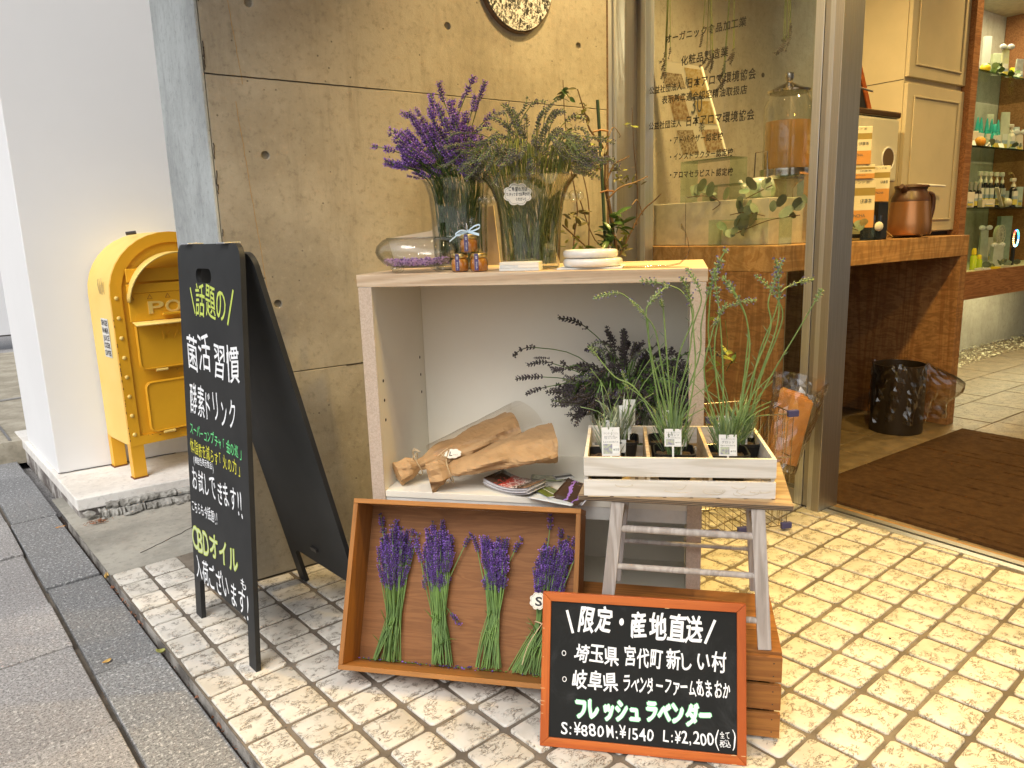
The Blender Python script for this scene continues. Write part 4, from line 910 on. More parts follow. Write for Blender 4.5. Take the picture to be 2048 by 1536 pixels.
def spike(L, bend, seed, petals=.6, n=6, gap=.0055, rad=.0042, size=1.):
    r = random.Random(seed); mb = MB(); k = max(3, int(L/gap)); pts = []; p = Vector((0, 0, 0)); a = 0
    for i in range(k+1):
        pts.append(p.copy()); a = bend*(i/k)**.8; p = p + Vector((math.sin(a), 0, math.cos(a)))*(L/k)
    mb.slot(2).tube(pts, [.0011]*(k+1), 3, False)
    for i in range(k):
        t = (pts[i+1]-pts[i]).normalized(); x = Vector((t.z, 0, -t.x)); y = Vector((0, 1, 0)); f = math.sin(math.pi*(.18+.72*i/k)); m = max(3, int(n*(.6+.4*f)))
        if r.random() < .12 and 0 < i < k-1: continue
        for j in range(m):
            an = 2*math.pi*(j+.5*(i % 2))/m+r.uniform(-.3, .3); d = (x*math.cos(an)+y*math.sin(an)); o = pts[i]+d*.0008
            ax = (d*r.uniform(.7, 1.1)+t*r.uniform(.7, 1.2)).normalized(); ln = rad*1.6*size*(.65+.5*f)*r.uniform(.8, 1.2); w = rad*.42*size*(.7+.4*f)
            s1 = ax.cross(t).normalized() if ax.cross(t).length > 1e-4 else y; s2 = ax.cross(s1)
            c = o+ax*ln*.55
            mb.slot(0).add([o, c+s1*w, c+s2*w, c-s1*w, c-s2*w, o+ax*ln], [(0, 2, 1), (0, 3, 2), (0, 4, 3), (0, 1, 4), (5, 1, 2), (5, 2, 3), (5, 3, 4), (5, 4, 1)])
            if r.random() < petals:
                e = o+ax*ln; q = rad*.72*size*r.uniform(.7, 1.2)
                for sgn in (1, -1): mb.slot(1).add([e, e+ax*q*.6+s1*q*sgn*.8+s2*q*.3, e+ax*q*1.1+s2*q*.3*sgn, e+ax*q*.5-s2*q*.7*sgn], [(0, 1, 2), (0, 2, 3)])
    return mb
def spikes(mats, nm, cnt, Ls, bends, **k):
    r = random.Random(nm); return [spike(r.uniform(*Ls), r.uniform(*bends), nm+str(i), **k).mesh('flower_spike', mats) for i in range(cnt)]
SP_P = spikes(LP, 'p', 9, (.035, .06), (-.25, .35), petals=.85); SP_V = spikes(LV, 'v', 9, (.03, .055), (-.3, .3), petals=.6)
SP_G = spikes(LG, 'g', 10, (.035, .06), (.6, 2.4), petals=.18, rad=.0036); SP_D = spikes(LD, 'd', 10, (.035, .055), (.2, 2.2), petals=.1, rad=.0038)
SP_DX = SP_D+SP_G[:4]
SP_F = spikes(LF, 'f', 6, (.04, .06), (.0, .5), petals=.35, rad=.0040, gap=.0065); SP_B = spikes(LF, 'b', 3, (.012, .02), (0, .2), petals=0, rad=.003, gap=.004)
def cat(pts, n=4):
    o = []; P_ = [pts[0]]+list(pts)+[pts[-1]]
    for i in range(1, len(P_)-2):
        a, b, c, d = P_[i-1:i+3]
        for k in range(n):
            t = k/n; o.append(.5*((2*b)+(c-a)*t+(2*a-5*b+4*c-d)*t*t+(3*b-a-3*c+d)*t**3))
    o.append(Vector(pts[-1])); return o
def head(me, root, tip, tan, toward, s=1.):
    z = tan.normalized(); x = toward - z*toward.dot(z)
    if x.length < 1e-4: x = z.orthogonal()
    x.normalize(); y = z.cross(x)
    return inst(me, 'flower_spike', root, Matrix(((x.x*s, y.x*s, z.x*s, tip.x), (x.y*s, y.y*s, z.y*s, tip.y), (x.z*s, y.z*s, z.z*s, tip.z), (0, 0, 0, 1))))
# ---- bunches lying in the wooden box
BX = BXM; BXi = BXM.inverted(); yb = BD-.022
def boxpt(x, y, d=0): o = BXM @ Vector((0, yb-d, 0)); p = BXi @ PL(x, y, o, by); return p
def bunch(label, bot, waist, top, wb, ww_, wt, n, seed, extra=None, tie=False, tall=()):
    r = random.Random(seed); B_, W_, T_ = boxpt(*bot), boxpt(*waist), boxpt(*top); B_.z = max(B_.z, t_+.002)
    root = thing('lavender_bunch', label, 'flower bunch', M=BXM @ Matrix.Translation(B_), group='lavender bunches laid out in the wooden box')
    mb = MB(); W_ -= B_; T_ -= B_
    for i in range(n):
        u = r.uniform(-1, 1); u2 = max(-1, min(1, u*.35+r.uniform(-.7, .7))); dy = r.uniform(-.018, .014); f = r.uniform(.6, 1.0) if i >= len(tall) else 1
        b0_ = Vector((u2*wb*1.25, dy*.8, r.uniform(-.0, .006))); b1 = W_+Vector((u*ww_, dy*.6, r.uniform(-.01, .01)))
        tx = u*wt*(.5+.5*f)+r.uniform(-.008, .008); tp = W_+(T_-W_)*f+Vector((tx, dy-.006*r.random(), 0))
        if i < len(tall): tp = boxpt(*tall[i])-B_; 
        pts = cat([b0_, b0_.lerp(b1, .5)+Vector((r.uniform(-.004, .004), 0, 0)), b1, b1.lerp(tp, .55)+Vector((tx*.05, 0, 0)), tp], 3)
        mb.slot(0).tube(pts, [.0015]*len(pts), 4, False); tan = pts[-1]-pts[-3]
        head(r.choice(SP_V if r.random() < .75 else SP_P), root, tp-tan.normalized()*.006, tan, Vector((u, -.4, 0)), r.uniform(.85, 1.1))
        for _k in range(2):      # lower whorls on the stem
            if i >= len(tall) and r.random() < .9: q = b1.lerp(tp, r.uniform(.42, .85))+Vector((r.uniform(-.004, .004), -.006*r.random(), 0)); head(r.choice(SP_V), root, q, tan+Vector((r.uniform(-.3, .3)*tan.length, 0, 0)), Vector((u, -.4, 0)), r.uniform(.5, .85))
        if r.random() < .3:       # loose leaf
            q = b0_.lerp(b1, r.uniform(.2, .9)); e = q+Vector((r.uniform(-.03, .03), -.004, r.uniform(.0, .04))); mb.tube([q, q.lerp(e, .5)+Vector((0, -.003, .003)), e], [.001, .0014, .0003], 3, False)
    mb.build('stems', [M_stem], root, kind='stuff')
    if tie: MB().tube([(ww_*1.15*math.cos(a)+W_.x, -.004+.026*math.sin(a), W_.z+.003*math.sin(a*2)) for a in [2*math.pi*k/20 for k in range(20)]], .0018, 5, closed=True).build('twine', M_twine, root); \
        MB().tube(cat([W_+Vector((-.0, -.03, 0)), W_+Vector((-.03, -.035, -.05)), W_+Vector((-.045, -.03, -.10))], 5), .0013, 4).build('twine', M_twine, root)
    return root
M_twine = pm('jute_twine', (.55, .42, .25), None, 200, .9)
bunch('leftmost lavender bunch in the wooden box with a wide loose head', (772, 1322), (788, 1225), (788, 1078), .036, .022, .043, 50, 1, tall=((766, 1062), (822, 1078), (830, 1092)))
bunch('second lavender bunch from the left with spikes fanning to the right', (882, 1330), (878, 1225), (876, 1085), .025, .019, .040, 46, 2, tall=((868, 1075), (887, 1074), (930, 1090), (905, 1230)))
bunch('third lavender bunch, the narrowest one in the middle of the box', (978, 1338), (988, 1220), (988, 1100), .030, .017, .034, 44, 3, tall=((955, 1100), (995, 1095), (1030, 1100)))
b4 = bunch('lavender bunch tied with twine and tagged S behind the chalkboard', (1052, 1356), (1088, 1245), (1112, 1105), .038, .019, .040, 44, 4, tie=True, tall=((1100, 1055), (1120, 1095), (1148, 1120)))
def cloud(mb, cx, cy_, rx, ry, z0, z1, n=8):
    pts = []
    for k in range(64): a = 2*math.pi*k/64; s = .93+.17*abs(math.sin(n*a/2)); pts.append((cx+rx*s*math.cos(a), cy_+ry*s*math.sin(a)))
    mb.prism(pts, z0, z1); return pts
M_card = flat('cream_card', (.74, .70, .60), .6)
tp = boxpt(1076, 1202, .035); tgM = BXM @ Matrix.Translation(tp) @ frame((0, 0, 0), (1, 0, 0), (0, 0, 1), (0, -1, 0))
tg = thing('size_tag', 'small cream cloud-shaped tag marked S on the twine-tied bunch', 'tag', M=tgM)
mb = MB(); cloud(mb, 0, 0, .0195, .0195, -.0006, .0006); mb.build('card', M_card, tg); mb = MB(); text(mb, 'S', (-.008, -.011), (.012, -.011), .022, off=.03, z=.0012); mb.lines('lettering', M_ink, tg)
mb = MB(); pts = cloud(MB(), 0, 0, .0168, .0168, 0, 0); mb.tube([(x, y, .0009) for x, y in pts], .0003, 3, closed=True); mb.build('outline', M_ink, tg)
# crumbs along the bottom of the box
mb = MB(); rr = random.Random(77)
for k in range(150):
    x = rr.uniform(.02, BW-.02); p = Vector((x, BD-.012-abs(rr.gauss(0, .012)), t_+.002+rr.uniform(0, .006))); s = rr.uniform(.0015, .0035); mb.slot(rr.choice([0, 0, 1, 2])).ell(p, (s, s*.6, s*.6), 4, 3)
for k in range(12): x = rr.uniform(.02, BW-.08); mb.slot(2).tube([(x, BD-.02, t_+.003), (x+rr.uniform(.03, .07), BD-.022, t_+.005)], .001, 3)
mb.build('fallen_florets', [LV[0], LV[1], M_stem], kind='stuff', label='fallen lavender florets and stems along the bottom of the wooden box', M=BXM)
# ---- vases
M_vglass = glass('vase_glass', (.965, .97, .955), (.30, .34, .30), .01, 1.3)
def vase_glass(root, prof, name='glass_body'):
    inner = [(max(r-.0025, .001), z+(.004 if i == 0 else 0)) for i, (r, z) in enumerate(prof)][::-1]
    return MB().lathe(list(prof)+inner+[(0.0005, prof[0][1]+.004)], 48).build(name, M_vglass, root, smooth=True)
def bouquet(root, n, rb, zn, rn, spread, ztop, sp, stemm, seed, ax=(0, 0), zlow=None, droop=0, cross=.22, dens=1, cz=.012, tips=(), extra=1, hs=1., zr=(.66, 1.)):
    r = random.Random(seed); mb = MB()
    for i in range(n):
        a = r.uniform(0, 2*math.pi); q = math.sqrt(r.random()); d = Vector((math.cos(a), math.sin(a), 0)); a2 = a+math.pi*r.uniform(-1, 1)*cross*2
        b_ = Vector((math.cos(a2), math.sin(a2), 0))*rb*math.sqrt(r.random()); b_.z = cz+r.uniform(0, .01)
        nk = d*rn*min(1, q*1.05); nk.z = zn
        if i < len(tips): tip = Vector(tips[i]); d = Vector((tip.x, tip.y, 0)).normalized()
        else:
            sx, sy = spread; tip = Vector((ax[0]+d.x*sx*q, ax[1]+d.y*sy*q, 0)); tip.z = zn+(ztop-zn)*(1-.62*q*q)*r.uniform(*zr)
        mid = nk.lerp(tip, .5)+Vector((0, 0, .012+droop*.05*q))
        pts = cat([b_, b_.lerp(nk, .55)+Vector((r.uniform(-.006, .006), r.uniform(-.006, .006), 0)), nk, mid, tip], 4)
        mb.tube(pts, [.0015]*len(pts), 3, False); tan = pts[-1]-pts[-3]
        head(r.choice(sp), root, tip-tan.normalized()*.004, tan, d+Vector((0, 0, -.3)), r.uniform(.95, 1.3)*hs)
        for _k in range(extra):
            if r.random() < .8: head(r.choice(sp), root, nk.lerp(tip, r.uniform(.3, .9))+Vector((r.uniform(-.01, .01), r.uniform(-.01, .01), 0)), tan+Vector((r.uniform(-.2, .2), r.uniform(-.2, .2), 0))*tan.length, d, r.uniform(.45, .85)*hs)
    mb.build('stems', stemm, root, kind='stuff')
# left beaker vase with purple lavender
vp = sp_(.222, .235, SZT); v1 = thing('lavender_vase', 'tall clear measuring beaker full of bright purple lavender on the shelf top', 'vase', M=Matrix.Translation(vp) @ SX.to_track_quat('X', 'Z').to_matrix().to_4x4())
vase_glass(v1, [(.070, 0), (.074, .004), (.077, .05), (.080, .15), (.084, .205), (.093, .235), (.101, .248)])
mb = MB()
for k in range(12): mb.box(-.0155+.008*(k % 2), -.004, -.0005, .0004, .05+.014*k, .0512+.014*k)
gr = mb.build('measuring_marks', flat('white_print', (.8, .8, .75)), v1, M=frame((0, 0, 0), (-SX.x*.9-.3, .35, 0), (0, 0, 1), (0, 1, 0)) if False else Matrix.Rotation(R(205), 4, 'Z') @ Matrix.Translation((0, -.0795, 0)))
for nm_ in (1,):
    bouquet(v1, 120, .066, .235, .078, (.125, .10), .43, SP_P, M_stemd, 5, ax=(-.04, .0), extra=1, hs=1.15, zr=(.35, 1.), tips=((.036, 0, .475), (-.03, 0, .46), (.07, .01, .46), (.05, .0, .43), (-.10, 0, .40), (-.16, .0, .375), (-.185, 0, .335), (.085, 0, .40), (-.06, 0, .42), (.0, 0, .42)))
# right vase with green-grey drooping lavender
vp = sp_(.444, .15, SZT); v2 = thing('lavender_vase', 'flared glass vase with knob handles holding drooping grey-green lavender', 'vase', M=Matrix.Translation(vp) @ SX.to_track_quat('X', 'Z').to_matrix().to_4x4())
vase_glass(v2, [(.070, 0), (.076, .004), (.079, .05), (.082, .12), (.090, .175), (.103, .21), (.119, .232), (.128, .240)])
M_clear = glass('solid_glass', (.95, .96, .94), (.35, .38, .34), .005, 1.6)
for sx in (-1, 1): MB().ell((sx*.118, 0, .186), (.014, .016, .016), 14, 10).ell((sx*.098, 0, .186), (.012, .011, .011), 12, 8).ell((sx*.134, 0, .186), (.010, .012, .012), 12, 8).build('glass_knob', M_clear, v2, smooth=True)
for nm_ in (1,):
    bouquet(v2, 140, .066, .23, .100, (.165, .13), .40, SP_G, M_stemo, 9, droop=1, extra=1, hs=1.15, zr=(.5, 1.), tips=((.01, 0, .42), (-.06, 0, .405), (.06, .02, .40), (.10, .02, .38), (-.02, 0, .40), (-.19, 0, .33), (-.21, 0, .29), (-.18, -.02, .36), (.17, 0, .33), (.2, .02, .28), (.12, .04, .36)))
sM = v2.matrix_world @ frame((-.012, -.098, .192), (.97, .2, .06), (-.06, 0, 1), (0, -1, -.05))
sk_ = thing('speech_bubble_sticker', 'white cloud-shaped sticker with handwriting on the flared vase', 'sticker', M=sM)
mb = MB(); cloud(mb, 0, 0, .034, .026, -.0005, .0005); mb.build('card', M_card, sk_); mb = MB(); pts = cloud(MB(), 0, 0, .0305, .0225, 0, 0); mb.tube([(x, y, .0008) for x, y in pts], .0004, 3, closed=True)
mb.build('outline', M_ink, sk_); mb = MB(); text(mb, 'ご希望の方は', (-.023, .006), (.025, .008), .011, off=.02, jit=1, z=.001); text(mb, 'スタッフまでお声かけ', (-.028, -.006), (.03, -.004), .009, off=.02, jit=1, seed=2, z=.001); text(mb, 'ください!', (-.006, -.017), (.022, -.015), .008, off=.02, jit=1, seed=3, z=.001); mb.lines('lettering', M_ink, sk_)
# dried lavender vase on the lower board
vp = sp_(.685, .20, .40); v3 = thing('dried_lavender_vase', 'glass vase of dark dried drooping lavender inside the shelf', 'vase', M=Matrix.Translation(vp) @ SX.to_track_quat('X', 'Z').to_matrix().to_4x4())
vase_glass(v3, [(.062, 0), (.068, .004), (.078, .08), (.09, .16), (.100, .20), (.106, .212)])
bouquet(v3, 190, .055, .2, .085, (.17, .15), .385, SP_DX, M_stem, 13, droop=1, extra=2, hs=1.35, zr=(.35, 1.), ax=(.02, 0), tips=((-.25, 0, .375), (-.23, 0, .29), (-.2, 0, .33), (-.10, 0, .43), (-.15, -.02, .32), (-.22, .0, .26), (.2, 0, .37), (.17, 0, .36), (-.04, 0, .38)))
# ---- potted lavender in the planter crate
M_pot = pm('black_pot', (.012, .012, .013), None, 10, .35); M_soil = pm('potting_soil', (.07, .045, .028), (.03, .02, .012), 120, .95, 1, 300)
M_blade = pm('lavender_leaf', (.19, .28, .12), (.13, .20, .08), 30, .6, tint=.15); M_blades = pm('silver_leaf', (.30, .34, .25), (.20, .25, .17), 40, .6)
M_photo = pm('label_photo', (.22, .20, .30), (.40, .45, .30), 160, .5)
zo = [1040, 520, 2.953]
def zpx(l): return [(zo[0]+x/zo[2], zo[1]+y/zo[2]) for x, y in l]
def potted(label, u, v, s, zb, seed, silver=False, nb=70, stems=(), card=None, hgt=.07):
    r = random.Random(seed); M_ = WM @ Matrix.Translation((u, v, zb)); inv = M_.inverted(); root = thing('potted_lavender', label, 'potted plant', M=M_, group='potted lavender in the white planter crate')
    def rs(w, z, k=1): 
        o = []
        for cx, cy_, a0 in ((w, w, 0), (-w, w, 90), (-w, -w, 180), (w, -w, 270)):
            for q in range(4): a = R(a0+q*30); o.append((cx*.62+w*.38*math.cos(a), cy_*.62+w*.38*math.sin(a), z))
        return o
    rings = [rs(s*.36, 0), rs(s*.48, hgt), rs(s*.515, hgt+.001), rs(s*.515, hgt+.007), rs(s*.48, hgt+.007), rs(s*.455, hgt-.01)]
    mb = MB(); V = [p for g in rings for p in g]; n = 16; Fc = [tuple(reversed(range(n)))]
    for k in range(5):
        for i in range(n): Fc.append((k*n+i, k*n+(i+1) % n, (k+1)*n+(i+1) % n, (k+1)*n+i))
    mb.add(V, Fc).build('pot', M_pot, root, smooth=True)
    mb = MB(); mb.grid(lambda a, b: ((a-.5)*s*.86, (b-.5)*s*.86, hgt-.009+r.uniform(-.002, .003)), 10, 10); mb.build('soil', M_soil, root)
    mb = MB(); zs_ = hgt-.008
    for i in range(int(nb*1.15)):
        a = r.uniform(0, 6.28); q = r.uniform(0, .028); p = Vector((q*math.cos(a), q*math.sin(a), zs_+r.uniform(0, .06))); L = r.uniform(.03, .075); d = Vector((math.cos(a)*r.uniform(.3, 1), math.sin(a)*r.uniform(.3, 1), r.uniform(.7, 2.0))).normalized()
        e = p+d*L; c = p.lerp(e, .5)+Vector((0, 0, .004)); sd = d.cross(Vector((0, 0, 1))).normalized()*.0021
        mb.add([p, c-sd, e, c+sd, c+Vector((0, 0, -.0008))], [(0, 1, 4), (1, 2, 4), (2, 3, 4), (3, 0, 4)]); mb.add([p, c-sd, e, c+sd], [(0, 1, 2, 3)])
    for k in range(5 if not silver else 3):
        a = r.uniform(0, 6.28); p = Vector((.01*math.cos(a), .01*math.sin(a), zs_)); e = p+Vector((math.cos(a)*.02, math.sin(a)*.02, r.uniform(.05, .09))); mb.tube([p, e], .0014, 4)
        for j in range(14):
            t = j/13; q = p.lerp(e, .25+.75*t); an = r.uniform(0, 6.28); d = Vector((math.cos(an), math.sin(an), .8)).normalized(); L = .024*(1.1-.5*t); ee = q+d*L; sd = d.cross(Vector((0, 0, 1))).normalized()*.0016; mb.add([q, q.lerp(ee, .5)-sd, ee, q.lerp(ee, .5)+sd], [(0, 1, 2, 3)])
    mb.build('foliage', M_blades if silver else M_blade, root, kind='stuff')
    o3 = M_.translation; nn = M_.to_3x3() @ Vector((0, 1, 0))
    for k in range(7 if stems else 2):      # shorter flowerless stalks
        a = r.uniform(0, 6.28); b_ = Vector((.012*math.cos(a), .012*math.sin(a), zs_)); e = b_+Vector((math.cos(a)*r.uniform(.03, .11), math.sin(a)*r.uniform(.01, .06), r.uniform(.07, .22)))
        MB().tube(cat([b_, b_.lerp(e, .5)+Vector((math.cos(a)*-.014, 0, .025)), e], 4), .0011, 4).build('stem', M_stemp, root, smooth=True)
    for k, (poly, hd, sc_) in enumerate(stems):
        dv = r.uniform(-.02, .02); pts = []
        for i, (x, y) in enumerate(zpx(poly)):
            f = i/(len(poly)-1); p = inv @ PL(x, y, M_ @ Vector((0, dv*f*2, 0)), nn); pts.append(p)
        pts[0] = Vector((r.uniform(-.012, .012), r.uniform(-.012, .012), zs_)); pp = cat(pts, 5)
        MB().tube(pp, [.0020-.0007*i/len(pp) for i in range(len(pp))], 5).build('stem', M_stemp, root, smooth=True)
        tan = pp[-1]-pp[-3]; head(r.choice(hd), root, pp[-1]-tan.normalized()*.002, tan, Vector((tan.x, 0, -.2)), sc_*1.35)
        for q in (.25, .45):
            i = int(q*len(pp)); a = r.choice([-1, 1]); b_ = pp[i]; e = b_+Vector((a*r.uniform(.008, .018), 0, r.uniform(.01, .022))); sd = Vector((.0011, 0, 0)); c = b_.lerp(e, .5); MB().add([b_, c-sd, e, c+sd], [(0, 1, 2, 3)]).build('leaf', M_blade, root)
        if len(poly) > 3 and hd is not SP_B: i = int(.9*len(pp)); head(r.choice(SP_F), root, pp[i], pp[i]-pp[i-1], Vector((1, 0, 0)), .35)
    if card:
        for (x, y, hpx, wpx, txt, tilt) in card:
            o_ = WM @ Vector((u, v-(.05 if txt else .0), 0)); p = inv @ PL(x, y, o_, nn); k_ = (inv @ PL(x+wpx, y, o_, nn)-p).length; hh = k_*hpx/wpx
            cm = frame(p, (1, tilt*.2, tilt*.1), (-tilt*.1, .25, 1), (0, -1, .25)); c_ = MB().box(-k_/2, k_/2, 0, hh, -.0003, .0003).build('plant_label', M_card2, root, M=cm)
            MB().box(-.002, .002, -.035, 0, -.0003, .0003).build('label_stake', M_card2, c_)
            if txt:
                MB().box(-k_*.42, k_*.08, hh*.08, hh*.42, .0004, .0006).build('label_photo', M_photo, c_); MB().box(k_*.1, k_*.46, hh*.1, hh*.34, .0004, .0006).build('logo_field', M_card2b, c_)
                mb = MB(); text(mb, 'ラベンダーラバンジン', (-k_*.4, hh*.74), (k_*.42, hh*.74), hh*.09, z=.0006); text(mb, txt, (-k_*.36, hh*.58), (k_*.38, hh*.58), hh*.13, z=.0006, off=.01); text(mb, 'Lavandula', (-k_*.42, hh*.47), (k_*.42, hh*.47), hh*.06, z=.0006)
                mb.prism([(k_*.14, hh*.22), (k_*.18, hh*.27), (k_*.22, hh*.22), (k_*.18, hh*.17)], .0007, .0009); text(mb, '黒田村園', (k_*.24, hh*.18), (k_*.45, hh*.18), hh*.09, z=.0008); mb.lines('label_lettering', M_greyink, c_)
            else:
                mb = MB(); mb.prism([(-k_*.2, hh*.75), (0, hh*.84), (k_*.2, hh*.75), (0, hh*.66)], .0004, .0007); mb.build('label_logo', M_greyink, c_)
    return root
M_card2 = flat('label_card', (.62, .62, .60), .45); M_card2b = flat('label_field', (.66, .68, .66), .45); M_greyink = flat('grey_print', (.10, .11, .11), .5)
potted('silver-leaved lavender pot at the front left corner of the white crate', .048, .075, .085, -.002+.004, 1, True, 40, card=[(1222, 912, 58, 36, 'セビリアンブルー', .1), (1240, 905, 26, 22, None, -.3)])
potted('bushy silver lavender pot behind the front left one with tall cards', .078, .18, .085, .006, 2, True, 90, card=[(1250, 868, 58, 26, None, .1), (1258, 850, 52, 24, None, -.1), (1226, 880, 40, 30, None, -.1)], stems=[([(640, 1000), (640, 880), (630, 760)], SP_F, .7)])
potted('lavender pot in the middle compartment with the front label', .197, .075, .088, .010, 3, False, 90, card=[(1346, 893, 36, 34, 'グロッソ', 0), (1362, 893, 14, 22, None, 0)],
       stems=[([(870, 900), (790, 620), (745, 330), (762, 260)], SP_F, 1.0), ([(880, 900), (870, 600), (850, 330), (842, 275)], SP_B, 1), ([(850, 880), (770, 560), (745, 330), (620, 210), (575, 195)], SP_F, .8), ([(800, 900), (700, 780), (560, 690), (450, 560)], SP_B, 1.1), ([(960, 950), (1030, 700), (1025, 420), (1010, 270)], SP_F, 1.), ([(900, 900), (840, 640), (800, 420), (740, 330)], SP_F, .7)])
potted('rear middle lavender pot with a tall bare card', .190, .18, .088, .006, 4, False, 80, card=[(1338, 872, 44, 24, None, .1), (1334, 842, 22, 18, None, 0)],
       stems=[([(1000, 980), (1050, 600), (1070, 380), (1110, 200)], SP_F, 1.1), ([(900, 900), (990, 600), (1020, 400), (1070, 250), (1060, 180)], SP_F, .9), ([(900, 900), (930, 600), (1025, 330), (960, 190), (880, 150)], SP_F, 1.)])
potted('lavender pot at the front of the right compartment with the large label', .312, .085, .088, .006, 5, False, 120, card=[(1456, 912, 44, 36, 'グロッソ', 0)],
       stems=[([(1180, 1000), (1200, 700), (1185, 400), (1170, 250)], SP_F, 1.), ([(1230, 1000), (1350, 600), (1340, 360), (1300, 250)], SP_F, 1.), ([(1100, 1000), (1090, 700), (1130, 450), (1150, 380)], SP_F, .8), ([(1250, 1000), (1390, 640), (1480, 400), (1465, 260), (1490, 165)], SP_F, .9), ([(1150, 980), (1150, 600), (1180, 330), (1240, 270)], SP_F, .8), ([(1270, 1000), (1440, 620), (1520, 380), (1530, 230)], SP_F, 1.2)])
potted('rear right lavender pot with the longest leaning stem', .352, .18, .088, .004, 6, False, 110, card=[(1470, 890, 60, 40, None, 0), (1493, 875, 50, 26, None, -.2), (1450, 880, 50, 24, None, .2)],
       stems=[([(1290, 1000), (1480, 690), (1640, 420), (1745, 240)], SP_B, 1.3), ([(1280, 1000), (1420, 700), (1530, 420), (1550, 300), (1500, 200)], SP_F, .9), ([(1260, 1000), (1400, 600), (1500, 330), (1545, 190), (1600, 150)], SP_F, .9), ([(1200, 1000), (1130, 560), (1120, 260), (1140, 120)], SP_F, 1.2), ([(1240, 1000), (1330, 640), (1345, 380), (1270, 210)], SP_F, 1.)])
# ---- sapling between shelf and window
YT = 2.08
M_bark = pm('thin_bark', (.13, .075, .04), (.09, .05, .025), 60, .8, .5, 200); M_twig = pm('dry_twig', (.24, .15, .07), (.17, .10, .045), 60, .7)
M_tl = pm('glossy_leaf', (.06, .125, .03), (.04, .085, .02), 20, .3, coat=.3); M_tly = pm('yellow_green_leaf', (.30, .33, .06), (.22, .27, .05), 20, .4); M_tld = pm('brown_green_leaf', (.16, .14, .05), (.11, .10, .04), 20, .5)
bp = Yp(1232, 520, YT); sap = thing('potted_sapling', 'sparse broadleaf sapling tied to a green stake between the shelf and the window', 'sapling', (bp.x, YT, 0))
def tpt(x, y, d=0): p = Yp(x, y, YT+d); return Vector((p.x-bp.x, p.y-YT, p.z))
MB().lathe([(.0, .0), (.10, 0), (.13, .26), (.14, .265), (.14, .28), (.12, .28), (.115, .25), (0, .25)], 28).build('pot', pm('dark_planter', (.05, .045, .04), None, 10, .6), sap, smooth=True)
def br(l, r0, r1, m=M_bark, d=0, start=None):
    pts = [tpt(x, y, d*(i/(len(l)-1))) for i, (x, y) in enumerate(l)]
    if start: pts = [start]+pts
    pp = cat(pts, 4); MB().tube(pp, [r0+(r1-r0)*i/len(pp) for i in range(len(pp))], 6).build('branch', m, sap, smooth=True)
br([(1232, 520), (1226, 470), (1220, 420), (1210, 370)], .008, .0065, start=Vector((0, 0, .25))); br([(1210, 370), (1208, 300), (1180, 260), (1168, 220), (1155, 178)], .005, .0018); br([(1210, 370), (1228, 330), (1248, 318), (1258, 312)], .004, .002, M_bark, .05)
br([(1214, 400), (1240, 375), (1270, 365), (1296, 352)], .004, .0016, M_twig, -.08); br([(1150, 540), (1155, 420), (1140, 330), (1130, 240), (1126, 160)], .0035, .0012, M_bark, .03, start=Vector((-.08, 0, .25)))
br([(1176, 530), (1178, 420), (1166, 350), (1150, 300)], .003, .0015, M_bark); br([(1235, 520), (1280, 430), (1310, 400), (1322, 388)], .004, .0015, M_bark, -.1); br([(1285, 430), (1275, 400), (1264, 410)], .002, .001, M_twig, -.1)
br([(1272, 450), (1275, 380), (1268, 300), (1264, 215)], .0025, .001, M_bark, -.05); br([(1160, 400), (1190, 480), (1230, 505)], .0025, .0015, M_bark); br([(1125, 450), (1180, 500), (1195, 510)], .003, .002, M_bark); br([(1210, 300), (1225, 255), (1240, 270), (1238, 275)], .002, .001, M_twig, .04)
br([(1205, 340), (1178, 330), (1172, 345)], .003, .0015); br([(1206, 350), (1190, 320), (1160, 280), (1130, 268)], .0025, .001, M_twig)
MB().tube([tpt(1195, 200), tpt(1203, 330), tpt(1212, 520), Vector((.01, 0, .25))], .006, 8).build('stake', pm('dark_green_stake', (.03, .06, .025), None, 10, .4), sap, smooth=True)
for x, y in ((1200, 262), (1214, 383)): MB().tube([tpt(x-14, y+2), tpt(x, y-2, -.012), tpt(x+16, y)], .003, 6).build('tie', pm('orange_tie', (.30, .14, .05), None, 10), sap)
def leafmesh(L, W_, m, seed):
    r = random.Random(seed); mb = MB(); c = r.uniform(.1, .35)
    mb.grid(lambda u, v: ((v-.5)*W_*math.sin(math.pi*min(1, u*.93+.04))**.8, u*L, -c*L*(u-.2)**2+.25*abs(v-.5)*W_), 9, 5); return mb.mesh('leaf', m, True)
lms = {k: [leafmesh(.055, .02, m, k+str(i)) for i in range(3)] for k, m in (('g', M_tl), ('y', M_tly), ('b', M_tld))}
rr = random.Random(50)
def leaves(cx, cy_, n, rad, kinds, s=(.6, 1.), d=0):
    n = int(n*2.2)
    for i in range(n):
        p = tpt(cx+rr.uniform(-rad, rad), cy_+rr.uniform(-rad, rad), d+rr.uniform(-.02, .02)); e = Euler((rr.uniform(-.9, .9), rr.uniform(-.9, .9), rr.uniform(0, 6.28))); M_ = Matrix.Translation(p) @ e.to_matrix().to_4x4() @ Matrix.Scale(rr.uniform(*s), 4); inst(rr.choice(lms[rr.choice(kinds)]), 'leaf', sap, M_)
leaves(1232, 450, 9, 16, 'ggg', (.9, 1.3), -.03); leaves(1216, 478, 7, 16, 'ggb', (.9, 1.2), -.03); leaves(1250, 480, 5, 20, 'gby', (.6, .9)); leaves(1150, 485, 5, 22, 'gyy', (.7, 1.)); leaves(1180, 505, 6, 22, 'gyb', (.7, 1.))
